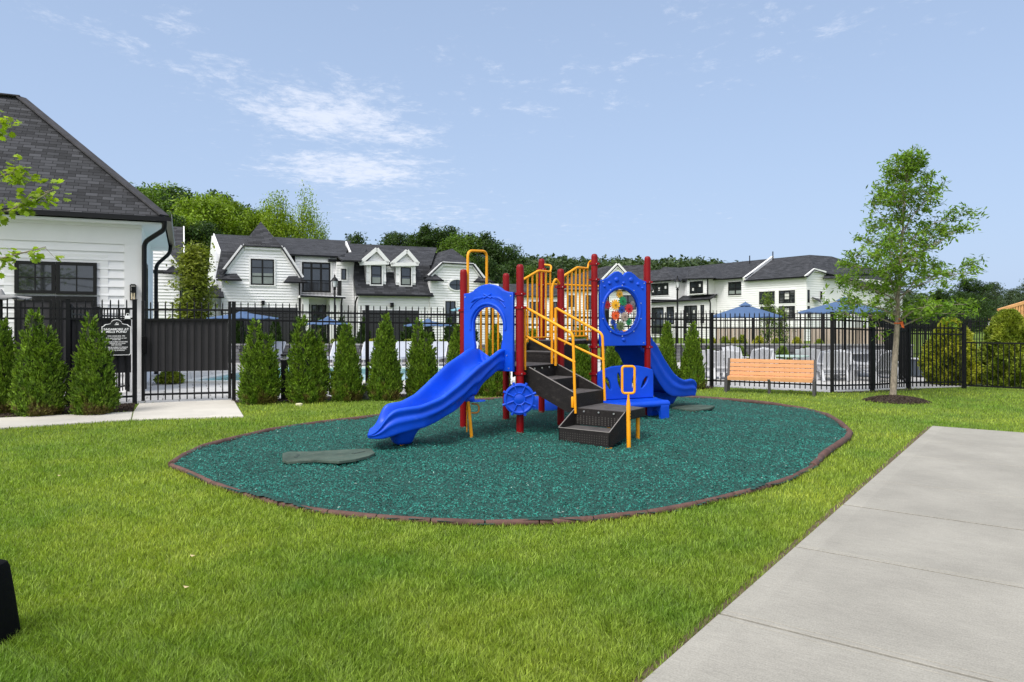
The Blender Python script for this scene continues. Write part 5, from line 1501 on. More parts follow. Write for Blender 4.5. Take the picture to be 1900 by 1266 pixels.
# far wooded ridge: one mass
def ridge():
    r = np.random.default_rng(55); C = []; mb = MB()
    for i in range(260):
        px = r.uniform(900, 1420); Y = r.uniform(125, 190)
        ytop = np.interp(px, [900, 960, 1010, 1040, 1075, 1110, 1150, 1200, 1240, 1290, 1340, 1420], [478, 486, 474, 479, 482, 480, 479, 486, 482, 479, 487, 494]) + r.uniform(-3, 10)
        x = (px - 950) / F_PX * Y; h = Hh(ytop, Y); w = r.uniform(3.0, 5.5)
        m = 300; p = r.normal(0, 1, (m, 3)); p /= np.linalg.norm(p, axis=1)[:, None]; p *= r.uniform(.55, 1.0, (m, 1)) ** .5
        C.append(np.array([[x, Y, h - w * .9]]) + p * np.array([w, w, w * .9]) * (1 + .15 * np.sin(p[:, :1] * 9)))
        C.append(np.stack([r.normal(x, w * .6, 90), r.normal(Y, 1, 90), r.uniform(0, h - w, 90)], 1))
        if i % 3 == 0: mb.tube([(x, Y, 0), (x, Y, h * .8)], .25, 5)
    for i in range(60):   # low mass to the right, mostly behind houses
        px = r.uniform(1420, 2050); Y = r.uniform(120, 150); x = (px - 950) / F_PX * Y; h = Hh(np.interp(px, [1420, 1700, 2050], [500, 545, 545]) + r.uniform(-3, 8), Y)
        p = r.normal(0, 1, (260, 3)); p /= np.linalg.norm(p, axis=1)[:, None]; C.append(np.array([[x, Y, h - 3]]) + p * np.array([4.5, 4, 3.5]) * r.uniform(.6, 1, (260, 1)))
        C.append(np.stack([r.normal(x, 3, 80), r.normal(Y, 1, 80), r.uniform(0, h - 3, 80)], 1))
    for i in range(70):
        px = r.uniform(-200, 900); Y = r.uniform(125, 150); x = (px - 950) / F_PX * Y; h = Hh(np.interp(px, [-200, 600, 900], [440, 480, 490]), Y)
        p = r.normal(0, 1, (260, 3)); p /= np.linalg.norm(p, axis=1)[:, None]; C.append(np.array([[x, Y, h - 3]]) + p * np.array([4.5, 4, 3.5]) * r.uniform(.6, 1, (260, 1)))
        C.append(np.stack([r.normal(x, 3, 80), r.normal(Y, 1, 80), r.uniform(0, h - 3, 80)], 1))
    V, Fc = leaf_mesh(np.concatenate(C), .42, .27, r)
    k = len(mb.v)
    o = obj('distant_woods', np_mesh('distant_woods', V, Fc), foliage_mat('ridge_leaf', (0.030, 0.058, 0.018), (0.060, 0.095, 0.026), island=.45, vscale=.12, trans=.15))
    tag(o, 'distant wooded ridge along the horizon', 'woods', kind='stuff')
ridge()

# big evergreen shrubs at the right ------------------------------------------
SH_M = foliage_mat('golden_cypress', (0.13, 0.19, 0.012), (0.46, 0.46, 0.04), island=.5, vscale=2.4, trans=.2)
SH_G = foliage_mat('green_cypress', (0.08, 0.15, 0.012), (0.34, 0.38, 0.045), island=.5, vscale=2.4, trans=.2)
def bush(px, by, ty, wpx, seed, m_, label, Y, n=26000, name='evergreen_shrub', dens=1.0):
    r = np.random.default_rng(seed); x0 = (px - 950) / F_PX * Y; h = Hh(ty, Y); w = wpx / F_PX * Y / 2
    t = r.uniform(0, 1, n); a = r.uniform(0, 2 * np.pi, n)
    e = w * np.clip(1.05 - t ** 1.9, 0, 1) ** .62 * (.82 + .18 * np.minimum(1, t * 5)) * (1 + .13 * np.sin(a * 3 + t * 8 + seed) + .12 * np.sin(a * 7 - t * 17) + .08 * np.sin(a * 13 + t * 37))
    k = 1 - np.abs(r.normal(0, .16, n))
    C = np.stack([x0 + e * k * np.cos(a), Y + e * k * np.sin(a), h * t * .97 + .03], 1)
    d = np.stack([np.cos(a) * .8, np.sin(a) * .8, r.uniform(-.2, 1.0, n)], 1) + r.normal(0, .35, (n, 3)); d /= np.linalg.norm(d, axis=1)[:, None]
    s = np.cross(d, r.normal(0, 1, (n, 3))); s /= np.linalg.norm(s, axis=1)[:, None]
    L_ = r.uniform(.03, .065, (n, 1)) ; W_ = L_ * .3
    V = np.stack([C - d * L_, C + s * W_, C + d * L_, C - s * W_], 1).reshape(-1, 3); Fc = (np.arange(n) * 4)[:, None] + np.array([[0, 1, 2, 3]])
    root = thing(name, label, 'shrub', (x0, Y, 0))
    obj('foliage', np_mesh('foliage', V, Fc), m_, root)
    mb = MB(); mb.loft([[(x0 + w * q_ * math.cos(b), Y + w * q_ * math.sin(b), z) for b in np.linspace(0, 2 * math.pi, 11)[:-1]] for (q_, z) in ((.5, .04), (.62, h * .2), (.6, h * .5), (.4, h * .75), (.12, h * .92))], True, True)
    obj('stem', mb, 'core', root)
bush(1763, 720, 590, 88, 3, SH_M, 'yellow-green evergreen shrub behind the tall black fence post at the right', 16.4)
bush(1872, 724, 574, 96, 5, SH_G, 'large green evergreen shrub behind the low fence at the right edge', 16.0, n=30000)
bush(1930, 724, 590, 80, 6, SH_G, 'green evergreen shrub cut by the right edge of the view', 16.6, n=16000)
for (px, ty, wp_, lb) in [(232, 672, 30, 'low green shrub seen under the screen beside the sign'), (315, 690, 46, 'low dark shrub seen under the gate screen')]:
    bush(px, 745, ty, wp_, px, SH_G, lb, 15.0 if px < 300 else 16.5, n=3000, name='low_shrub')
YS = foliage_mat('yellow_shrub_leaf', (0.22, 0.26, 0.02), (0.42, 0.40, 0.04), island=.4, vscale=3, trans=.25)
SPOT = ['above the gap left of the bench', 'above the left end of the bench', 'just right of the bench end', 'above the left third of the bench', 'above the middle of the bench', 'above the right third of the bench', 'above the right end of the bench', 'behind the last arborvitae', 'near the thick fence post', 'left of the slim arborvitae']
for i, (px, w_, ty, m_) in enumerate([(1322, 20, 627, YS), (1345, 26, 625, SH_G), (1362, 22, 627, YS), (1378, 24, 622, SH_G), (1408, 30, 624, YS), (1440, 26, 628, SH_G), (1478, 26, 626, YS), (1300, 24, 628, SH_G), (1520, 22, 630, SH_G), (1232, 30, 628, SH_G)]):
    bush(px, 640, ty, w_, 40 + i, m_, ('small yellow' if m_ is YS else 'small green') + ' shrub above the far stone wall, %s' % SPOT[i], 26.6, n=1600, name='garden_shrub')
for i, px in enumerate((620, 690, 757, 590, 820)):
    bush(px, 640, 630, 34, 60 + i, YS if i % 2 else SH_G, 'low shrub behind the stone wall beyond the pool, ' + ['below the lamp post', 'left of the tall arborvitae', 'right of the tall arborvitae', 'behind the leaning twin-topped arborvitae', 'near the leftmost red post'][i], 26.6, n=900, name='garden_shrub')
def grasses():
    for i, (px, w_, lb) in enumerate([(1318, 22, 'left'), (1372, 30, ''), (1452, 26, ''), (1495, 22, '')]):
        bush(px, 668, 643, w_, 80 + i, foliage_mat('light_green_leaf', (.10, .17, .03), (.20, .27, .06), island=.4, vscale=3), 'light green ornamental grass before the far stone wall, ' + ['left of the bench', 'above the left of the bench', 'above the right of the bench', 'near the right bench end'][i], 24.4, n=1500, name='ornamental_grass')
grasses()
# ------------------------------------------------------------------ building kit
class Frame:
    """facade frame: a runs along the facade, d comes out towards the viewer, h is height"""
    def __init__(s, Q, ang):
        s.Q = Vector((Q[0], Q[1], 0)); s.e = Vector((math.cos(R(ang)), math.sin(R(ang)), 0)); s.o = Vector((s.e.y, -s.e.x, 0)); s.ang = R(ang)
    def w(s, a, d, h): return s.Q + s.e * a + s.o * d + Vector((0, 0, h))
    def px(s, px, py, d=0.0):
        """(a, h) of the point of plane d seen at a photo pixel"""
        k = (px - 950) / F_PX; B = s.Q + s.o * d
        a = (k * B.y - B.x) / (s.e.x - k * s.e.y); Y = B.y + a * s.e.y
        return a, Hh(py, Y)
    def pp(s, px, py, d=0.0):
        a, h = s.px(px, py, d); return s.w(a, d, h)
def clip_span(poly, h):
    xs = []
    for i in range(len(poly)):
        (a0, h0), (a1, h1) = poly[i], poly[(i + 1) % len(poly)]
        if (h0 <= h < h1) or (h1 <= h < h0): xs.append(a0 + (a1 - a0) * (h - h0) / (h1 - h0))
    return (min(xs), max(xs)) if len(xs) >= 2 else None
def wall(F, poly, d, depth, parent, lap=.15, name='wall', skip=()):
    """solid wall behind, with lapped clapboards standing off the front"""
    mb = MB(); mb.slab([F.w(a, d, h) for a, h in poly], depth, direction=-F.o)
    h0, h1 = min(p[1] for p in poly), max(p[1] for p in poly)
    n = int((h1 - h0) / lap)
    for i in range(n):
        z0, z1 = h0 + i * lap, h0 + (i + 1) * lap
        s0, s1 = clip_span(poly, z0 + .002), clip_span(poly, z1 - .002)
        if not s0 or not s1: continue
        a = F.w(s0[0], d, z0), F.w(s0[1], d, z0), F.w(s1[1], d, z1), F.w(s1[0], d, z1)
        o = F.o * .045; o2 = F.o * .003
        mb.add([a[0] + o2, a[1] + o2, a[1] + o, a[0] + o, a[2] + o2, a[3] + o2], [(0, 1, 2, 3), (3, 2, 4, 5), (0, 3, 5), (1, 4, 2)])
    return obj(name, mb, 'siding', parent)
def window(F, x0, y0, x1, y1, d, parent, cols=1, rows=1, fr=.06, name='window', casing=.07, glass='glass', stickers=0, blind=0.0, name2='pane', transom=0, mw=1.0):
    d += .032
    a0, hA = F.px(x0, y0, d); a1, hB = F.px(x1, y1, d)
    hC = F.px(x0, y1, d)[1]; hD = F.px(x1, y0, d)[1]
    h1, h0 = (hA + hD) / 2, (hB + hC) / 2
    def bx(mb, A0, A1, H0, H1, D0, D1): mb.hexa([F.w(A0, D0, H0), F.w(A1, D0, H0), F.w(A1, D1, H0), F.w(A0, D1, H0), F.w(A0, D0, H1), F.w(A1, D0, H1), F.w(A1, D1, H1), F.w(A0, D1, H1)])
    mb = MB(); D = d + .035
    bx(mb, a0, a1, h0, h0 + fr, d, D); bx(mb, a0, a1, h1 - fr, h1, d, D); bx(mb, a0, a0 + fr, h0 + fr, h1 - fr, d, D); bx(mb, a1 - fr, a1, h0 + fr, h1 - fr, d, D)
    for c in range(1, cols):
        x = a0 + (a1 - a0) * c / cols; bx(mb, x - fr * .6 * mw, x + fr * .6 * mw, h0 + fr, h1 - fr, d, D - .003)
    for r_ in range(1, rows):
        z = h0 + (h1 - h0) * r_ / rows; bx(mb, a0 + fr, a1 - fr, z - fr * .3 * (mw + 1) / 2, z + fr * .3 * (mw + 1) / 2, d, D - .006)
    if transom:
        z = h1 - (h1 - h0) * transom; bx(mb, a0 + fr, a1 - fr, z - fr * .5, z + fr * .5, d, D - .0045)
    wdo = obj(name, mb, 'bframe', parent)
    g = MB(); bx(g, a0 + .01, a1 - .01, h0 + .01, h1 - .01, d - .04, d + .012); obj(name2, g, glass, wdo)
    if blind > 0:
        g = MB(); bx(g, a0 + fr, a1 - fr, h0 + fr, h0 + fr + (h1 - h0 - 2 * fr) * blind, d + .012, d + .016); obj('blind', g, 'shade', wdo)
    if stickers:
        g = MB(); rr = random.Random(int(x0 * 10))
        for k in range(stickers):
            x = a0 + (a1 - a0) * (k + .5) / stickers; z = h0 + (h1 - h0) * rr.uniform(.35, .7); s = (a1 - a0) / stickers * .13
            bx(g, x - s, x + s, z - s * 1.2, z + s * 1.2, d + .012, d + .018)
        obj('sticker', g, 'sticker', wdo)
    if casing:
        g = MB(); c = casing
        bx(g, a0 - c, a1 + c, h1 + .001, h1 + c, d - .03, d + .03); bx(g, a0 - c, a1 + c, h0 - c, h0 - .001, d - .03, d + .03)
        bx(g, a0 - c, a0 - .001, h0 - .001, h1 + .001, d - .03, d + .03); bx(g, a1 + .001, a1 + c, h0 - .001, h1 + .001, d - .03, d + .03)
        obj('casing', g, 'white', wdo)
    return wdo
def roof(pts, parent, th=.10, m='shingle', name='roof'):
    mb = MB(); mb.slab(pts, th); return obj(name, mb, m, parent, uv=True)
def trim(pts, parent, w=.16, t=.05, m='white', name='trim', o=None):
    mb = MB()
    for p, q_ in zip(pts[:-1], pts[1:]):
        mb.bar(p, q_, t, w, up=(0, 0, 1))
    return obj(name, mb, m, parent)
def gutter(p, q_, parent, s=.09, name='gutter'):
    mb = MB(); mb.bar(p, q_, s, s); return obj(name, mb, 'gutter', parent)
def spout(path, parent, r=.045):
    mb = MB(); mb.tube(rounded(path, .12, 5), r, 8); return obj('downspout', mb, 'gutter', parent, smooth=50)
def boxw(F, parent, a0, a1, d0, d1, h0, h1, m, name):
    mb = MB(); mb.hexa([F.w(a0, d0, h0), F.w(a1, d0, h0), F.w(a1, d1, h0), F.w(a0, d1, h0), F.w(a0, d0, h1), F.w(a1, d0, h1), F.w(a1, d1, h1), F.w(a0, d1, h1)])
    return obj(name, mb, m, parent)

# ------------------------------------------------------------------ clubhouse at the left
def clubhouse():
    ang = 24.7; E0 = Vector((-7.04, 14.5, 0)); eh = 3.56
    F = Frame(E0, ang)                     # eave corner is a=0, d=0; building runs to negative a
    root = thing('clubhouse', 'white clapboard clubhouse with steep charcoal shingle roof at the left edge', 'building', (-9, 16, 0))
    ov = .45; dep = 6.4; hip = 2.98
    rz = 6.44
    a_r = -hip; d_r = -hip
    # roof planes
    ap = F.w(a_r, d_r, rz); apL = F.w(-9.0, d_r, rz + .02)
    roof([F.w(0, 0, eh), F.w(-11.5, 0, eh), F.w(-9.0, d_r, rz), ap], root, .03, 'shingleN')
    roof([F.w(0, 0, eh), F.w(0, -2 * hip, eh), ap], root, .03, 'shingleN')
    roof([F.w(0, -2 * hip, eh), F.w(-11.5, -2 * hip, eh), F.w(-9.0, d_r, rz), ap], root, .09, 'shingleN')
    roof([F.w(-11.5, 0, eh), F.w(-11.5, -2 * hip, eh), F.w(-9.0, d_r, rz)], root, .09, 'shingleN')
    # hip and ridge caps
    mb = MB(); mb.bar(F.w(-.02, -.02, eh + .03), ap + Vector((0, 0, .02)), .24, .03); mb.bar(ap + Vector((0, 0, .02)), F.w(-9.0, d_r, rz + .02), .22, .03)
    obj('ridge_cap', mb, mat('ridge_cap_shingle', (.042, .04, .045), .9, var=.4, vscale=6), root)
    # soffit, fascia, gutters
    mb = MB(); mb.slab([F.w(-.03, -.03, eh - .12), F.w(-11.4, -.03, eh - .12), F.w(-11.4, -2 * hip + .03, eh - .12), F.w(-.03, -2 * hip + .03, eh - .12)], .03); obj('soffit', mb, 'soffit', root)
    mb = MB(); mb.bar(F.w(.0, .05, eh - .055), F.w(-11.4, .05, eh - .055), .10, .085); mb.bar(F.w(.05, .10, eh - .055), F.w(.05, -2 * hip, eh - .055), .10, .085); obj('gutter', mb, 'gutter', root)
    mb = MB(); mb.bar(F.w(.11, .05, eh - .03), F.w(.11, -2 * hip, eh - .03), .012, .16); obj('fascia', mb, 'fascia', root)
    # front wall with boards, window bay left open by the trim
    wd, wa = -ov, -ov
    def A(px, d=wd): return F.px(px, 500, d)[0]
    aw0, aw1 = A(22), A(186)
    top = eh - .15
    wall(F, [(-11.0, 0), (wa, 0), (wa, top), (-11.0, top)], wd, dep - ov, root, lap=.178)
    # frieze below the soffit, corner board, window surround
    mb = MB(); 
    def bx(a0, a1, h0, h1, t): mb.hexa([F.w(a0, wd, h0), F.w(a1, wd, h0), F.w(a1, wd + t, h0), F.w(a0, wd + t, h0), F.w(a0, wd, h1), F.w(a1, wd, h1), F.w(a1, wd + t, h1), F.w(a0, wd + t, h1)])
    bx(-11.0, wa, top - .40, top, .045); bx(A(231), wa + .03, 0, top - .401, .05)
    bx(-11, wa, top - .06, top + .01, .10)
    wt = F.px(100, 487, wd)[1]
    bx(A(186), A(201), 0, wt + .18, .035); bx(A(8), A(27), 0, wt + .18, .035); bx(A(27), A(186), wt + .001, wt + .18, .033)
    obj('trim_board', mb, 'white', root)
    mb = MB()
    for i in range(2):
        mb.bar(F.w(wa + .02 , wd - .15 - i * 1.6, .1), F.w(wa + .02, wd - .15 - i * 1.6, top), .06, .3, up=F.o)
    # side windows seen edge-on
    sF = Frame(F.w(wa, wd, 0), ang + 90)
    o2 = MB(); o2.hexa([F.w(wa + z, wd - y, h) for (z, y, h) in ((.0, .9, .3), (.03, .9, .3), (.03, 2.1, .3), (.0, 2.1, .3), (.0, .9, 2.75), (.03, .9, 2.75), (.03, 2.1, 2.75), (.0, 2.1, 2.75))])
    o_ = obj('side_window', o2, 'bframe', root)
    g = MB(); g.hexa([F.w(wa + z, wd - y, h) for (z, y, h) in ((.03, .98, .4), (.034, .98, .4), (.034, 2.02, .4), (.03, 2.02, .4), (.03, .98, 2.65), (.034, .98, 2.65), (.034, 2.02, 2.65), (.03, 2.02, 2.65))]); obj('pane', g, 'glass', o_)
    # two tall mullioned window pairs
    w1 = window(F, 27, 485, 103, 545, wd + .02, root, 2, 2, .065, casing=0, name='window', mw=.25)
    w2 = window(F, 104, 487, 180, 547, wd + .02, root, 2, 2, .065, casing=0, name='window', mw=.25)
    window(F, 27, 549, 103, 720, wd + .02, root, 1, 1, .10, casing=0, name='door', glass='screen', name2='door_panel')
    window(F, 104, 550, 180, 722, wd + .02, root, 1, 1, .10, casing=0, name='door', glass='screen', name2='door_panel')
    window(F, -190, 472, -60, 716, wd + .036, root, 2, 3, .10, casing=.12, name='window')
    # downspouts
    g = lambda a, d, h: F.w(a, d, h)
    c1 = W3(270, 440, 14.62)
    spout([F.w(-.02, .04, eh - .08), F.w(-.02, .02, eh - .26), F.w(wa - .0 + .05, wd + .12, eh - .50), F.w(wa + .05, wd + .12, .05)], root, .05)
    spout([F.w(.02, -4.9, eh - .08), F.w(.0, -4.9, eh - .30), F.w(wa + .12, -5.0, eh - .62), F.w(wa + .12, -5.0, .05)], root, .05)
    # wall lantern: hangs on the corner board
    Yl_ = 14.55
    L0 = F.pp(247, 543, wd + .12)
    lan = thing('wall_lantern', 'black wall lantern with candle lights on the clubhouse corner board', 'lantern', L0)
    mb = MB(); a = F.ang; hh = .15
    for sx in (-1, 1):
        for sy in (-1, 1): mb.box(tuple(L0 + F.e * .05 * sx + F.o * .05 * sy), (.012, .012, .30), a)
    for z in (-.15, 0.02, .15): 
        for s_ in (-1, 1):
            mb.box(tuple(L0 + F.e * .05 * s_ + Vector((0, 0, z))), (.012, .11, .012), a); mb.box(tuple(L0 + F.o * .05 * s_ + Vector((0, 0, z))), (.11, .012, .012), a)
    mb.box(tuple(L0 + Vector((0, 0, .16))), (.08, .08, .02), a); mb.box(tuple(L0 - F.o * .085 + Vector((0, 0, .02))), (.07, .06, .20), a)
    obj('lantern_frame', mb, 'black', lan)
    mb = MB()
    for s_ in (-1, 1): mb.tube([L0 + F.e * .022 * s_ + Vector((0, 0, -.14)), L0 + F.e * .022 * s_ + Vector((0, 0, -.01))], .013, 8)
    obj('candle', mb, 'candle', lan)
    mb = MB(); mb.box(tuple(L0 + Vector((0, 0, -.145))), (.09, .09, .012), a); obj('base', mb, 'brass', lan)
clubhouse()

# small house between the clubhouse and the row ------------------------------
def stub_house():
    F = Frame((-15.4, 33.5), 25)
    root = thing('row_house', 'white gabled house end peeking out behind the clubhouse corner', 'building', (-16, 35, 0))
    P = lambda x, y: F.px(x, y, 0)
    wall(F, [(P(230, 600)[0], 0), (P(334, 600)[0], 0), P(334, 508), P(230, 500)], 0, 5, root)
    wall(F, [P(255, 503), P(334, 508), P(333, 502), P(300, 460), P(255, 456)], 0.0, 1, root)
    for k, (x0, x1, y) in enumerate(((302, 342, 507),)):
        roof([F.pp(x0, y, .35), F.pp(x1, y, .35), F.pp(x1 - 6, y - 14, .0), F.pp(x0 + 22, y - 18, .0)], root, .05, name='eave_roof')
        gutter(F.pp(x0, y, .38), F.pp(x1, y, .38), root, .07)
    trim([F.pp(298, 455, .1), F.pp(338, 507, .1)], root, .2)
    h_r = 6.4
    b = F.px(339, 430, -4)[0]
    roof([F.w(b, -4, h_r), F.w(-6, -4, h_r), F.w(-6, .1, F.px(335, 505, 0)[1]), F.w(b, .1, F.px(335, 505, 0)[1])], root)
    roof([F.w(b, -4, h_r), F.w(-6, -4, h_r), F.w(-6, -8, 4.0), F.w(b, -8, 4.0)], root)
    mb = MB(); hh = F.px(335, 505, 0)[1]; mb.slab([F.w(b + .02, -4, h_r + .05), F.w(b + .02, .1, hh), F.w(b + .02, .1, hh - .3), F.w(b + .02, -4, h_r - .3)], .06, direction=F.e); obj('rake_board', mb, 'white', root)
    wall(Frame(F.w(b - .1, 0, 0), 115), [(0, 0), (8, 0), (8, 4), (4, h_r - .1), (0, hh)], 0, .3, root)
    spout([F.pp(335, 510, .1), F.pp(335, 600, .1)], root)
stub_house()

# ------------------------------------------------------------------ left row house
def row_left():
    F = Frame((-13.5, 38.0), 25)
    root = thing('row_house', 'long white two-storey row house with pointed roof and dormers, left of the play structure', 'building', (-9, 42, 0))
    P = lambda x, y, d=0: F.px(x, y, d)
    RD = -8.0; ridge_h = P(520, 440, RD)[1]
    a = lambda x, d=0: P(x, 500, d)[0]
    # body behind everything
    eave2 = P(580, 474, 0)[1]
    # block 1: projecting gable
    zB = 0
    wall(F, [(a(411), 0), (a(556), 0), P(556, 524), P(411, 520)], 0, 7.5, root)
    wall(F, [P(411, 521), P(558, 525), P(558, 516), P(524, 461), P(451, 457.5), P(412, 510)], 0, .4, root, name='gable_wall')
    trim([F.pp(410.6, 510, .08), F.pp(451, 457.5, .08), F.pp(524, 461, .08), F.pp(560, 516, .08)], root, .26, .12)
    apex = F.pp(484, 411.6, -1.7); ra = P(484, 411, -1.7)[0]; rh = apex.z
    back = F.w(ra, RD - 2, rh)
    l0, l1 = F.pp(409, 510, .25), F.pp(451, 455.5, .25); r1, r0 = F.pp(524, 459, .25), F.pp(561, 516, .25)
    lb = F.w(P(409, 510, .25)[0], RD + 1, l0.z); rb = F.w(P(561, 516, .25)[0], RD + 1, r0.z)
    roof([l1, r1, apex], root, .06); roof([l0, l1, apex, back, lb], root, .06); roof([r0, r1, apex, back, rb], root, .06)
    for (x0, x1, y, y2, s0, s1) in ((401, 449, 519.5, 507.5, 15, 10), (526, 570.5, 524, 511.5, 10, 14)):
        roof([F.pp(x0, y, .45), F.pp(x1, y + .5, .45), F.pp(x1 - s1, y2, .0), F.pp(x0 + s0, y2, .0)], root, .05, name='eave_roof'); gutter(F.pp(x0, y, .46), F.pp(x1, y + .6, .46), root, .09)
    window(F, 465, 481, 508.5, 529, .022, root, 2, 3, .07, blind=.45)
    # main roof strip
    e0, e1 = F.pp(395, 470, -3.0), F.pp(641, 476, -.25)
    hl = e1.z
    aL = P(397.5, 440, RD)[0]; aR = P(640, 448, RD)[0] + .4
    ridge_h = (P(420, 434.5, RD)[1] + P(630, 447, RD)[1]) / 2
    aRf = P(639, 478, -.25)[0]
    roof([F.w(aL, RD, ridge_h), F.w(aR, RD, ridge_h), F.w(aRf, -.2, hl), F.w(a(540), -.2, hl), F.w(aL, -.2, hl)], root, .09)
    kx, kz = P(664, 487, -.1)
    sl = (ridge_h - hl) / (abs(RD) - .2)
    dk = -.2 + (hl - kz) / sl
    roof([F.w(aRf - .6, -.2, hl + .003), F.w(aR, RD + 4, hl + sl * 3.8), F.w(aR + .1, RD + 4, hl + sl * 3.8), F.w(kx - .1, dk, kz), F.w(a(627), dk, kz), F.w(a(627), -.2, hl)], root, .09)
    roof([F.w(aL, -.2, hl), F.w(P(413, 500, -.2)[0] + .8, -.2, hl), F.pp(413, 516, .3), F.pp(400, 515, .3)], root, .09)
    roof([F.w(aL, RD, ridge_h), F.w(aR, RD, ridge_h), F.w(aR, RD * 2, 4.6), F.w(aL, RD * 2, 4.6)], root, .09)
    gutter(F.pp(537, 473, -.1), F.pp(640, 477.5, -.1), root, .09)
    # left end gable wall and rake
    Fe = Frame(F.w(aL + .15, 0, 0), 115)
    wall(Fe, [(.3, 0), (15.5, 0), (15.5, 4.5), (8, ridge_h - .12), (.3, hl - .1)], 0, .3, root, name='end_wall')
    mb = MB(); mb.slab([F.w(aL, RD, ridge_h + .04), F.w(aL, -.2, hl + .05), F.w(aL, -.2, hl - .32), F.w(aL, RD, ridge_h - .32)], .06, direction=-F.e); obj('rake_board', mb, 'white', root)
    # low porch roof left of the gable
    roof([F.pp(375, 551, .6), F.pp(416, 551, .6), F.pp(412, 530, -.6), F.pp(392, 530, -.6)], root, .06, name='porch_roof'); gutter(F.pp(375, 552, .62), F.pp(416, 552, .62), root, .08)
    boxw(F, root, a(380), a(411), -4, -.3, 0, P(390, 550)[1], 'siding', 'porch_wall')
    # balcony bay
    B = -.35
    wall(F, [(a(548, B), 0), (a(625, B), 0), P(625, 479, B), P(548, 474, B)], B, 7, root)
    window(F, 560, 487, 613, 543, B + .022, root, 3, 1, .09, name='balcony_door', transom=.20)
    s0, s1 = a(558), a(640, 1.0)
    hb = P(590, 548.5, 1.0)[1]
    boxw(F, root, a(557, 1.0), P(641, 550, 1.0)[0], B, 1.0, hb - .12, hb, 'white', 'balcony_slab'); gutter(F.pp(557, 549.5, 1.04), F.pp(641, 553, 1.04), root, .09)
    mb = MB(); hr_ = P(590, 521, .9)[1]; x0, x1 = a(559, .9), a(633, .9)
    mb.bar(F.w(x0, .9, hr_), F.w(x1, .9, hr_), .05, .05); mb.bar(F.w(x0, .9, hb + .1), F.w(x1, .9, hb + .1), .03, .03)
    for k in range(31): x = x0 + (x1 - x0) * k / 30; mb.bar(F.w(x, .9, hb), F.w(x, .9, hr_), .022, .022)
    mb.bar(F.w(x1, .9, hr_), F.w(x1, B, hr_), .05, .05)
    for k in range(6): y = .9 - 1.2 * k / 6; mb.bar(F.w(x1, y, hb), F.w(x1, y, hr_), .12, .02)
    obj('balcony_railing', mb, 'black', root)
    boxw(F, root, a(562, .8), a(573, .8), B, .8, 0, hb - .13, 'white', 'porch_pier'); boxw(F, root, a(612, .8), a(631, .8), B, .8, 0, hb - .13, 'white', 'porch_pier')
    window(F, 577.6, 566, 605, 640, B + .03, root, 2, 1, .08, name='entry_door', casing=0)
    spout([F.pp(635, 553, 1.0), F.pp(633, 566, .85), F.pp(633, 640, .85)], root)
    spout([F.pp(556, 524, .1), F.pp(556, 640, .1)], root)
    # wall with the small window
    wall(F, [(a(624, -.1), 0), (a(668, -.1), 0), P(668, 487, -.1), P(624, 486, -.1)], -.1, 7, root)
    window(F, 633, 499, 642.3, 519.5, -.07, root, 1, 1, .05)
    boxw(F, root, a(610, -.1), a(660, -.1), -6, -.1, P(640, 486, -.1)[1] - .02, P(640, 482, -.1)[1], 'gutter', 'gutter')
    # block 2: flared roof with two dormers
    R2 = -5.5; r2h = P(700, 454.5, R2)[1]
    aA, aB = P(642, 452, R2)[0], P(800, 470, R2)[0] + .4
    k0 = P(664, 487, -.1)
    roof([F.w(aA, R2, r2h), F.w(aB, R2, r2h), F.w(a(800, -.1), -.1, k0[1]), F.w(k0[0] - .2, -.1, k0[1])], root, .09)
    roof([F.w(aA, R2, r2h), F.w(aB, R2, r2h), F.w(aB, -11, 4.2), F.w(aA, -11, 4.2)], root, .09)
    kh = k0[1]
    f0, f1 = F.pp(661, 547.5, 1.1), F.pp(804, 549.5, 1.1)
    m0 = F.w(P(656, 512, .25)[0], .25, P(656, 515, .25)[1])
    roof([F.w(k0[0] - .2, -.1, kh), F.w(a(798, -.1), -.1, kh), F.w(P(798, 520, .25)[0], .25, m0.z), m0], root, .07)
    roof([m0, F.w(P(798, 520, .25)[0], .25, m0.z), f1, f0], root, .07)
    gutter(f0 + F.o * .04, f1 + F.o * .04, root, .10)
    trim([F.w(aA, R2, r2h) + Vector((0, 0, .03)), F.w(k0[0] - .25, -.1, kh + .05)], root, .2, .10, name='rake_board')
    wall(F, [(a(655, .0), 0), (a(664, .9), 0), P(664, 549, .9), P(655, 520, .0)], .0, .3, root, name='wall')
    wall(F, [(a(664, .8), 0), (a(802, .8), 0), P(802, 551, .8), P(664, 549, .8)], .8, 5, root, name='garage_wall')
    boxw(F, root, a(672, .83), a(776, .83), .80, .875, 0, P(720, 576, .83)[1], mat('garage_door', (.02, .02, .024), .5), 'garage_door')
    boxw(F, root, a(724.5, .9), a(730, .9), .82, 1.0, P(727, 570, .9)[1], P(727, 562, .9)[1], 'gutter', 'wall_lamp')
    boxw(F, root, a(424, .02), a(552, .02), .02, .075, 0, P(490, 571, .03)[1], mat('garage_door', (.02, .02, .024), .5), 'garage_door')
    boxw(F, root, a(485, .1), a(491, .1), .02, .16, P(487, 566, .1)[1], P(487, 558, .1)[1], 'gutter', 'wall_lamp')
    spout([F.pp(663, 551, 1.0), F.pp(659, 562, .8), F.pp(659, 640, .8)], root)
    # dormers
    DD = .55
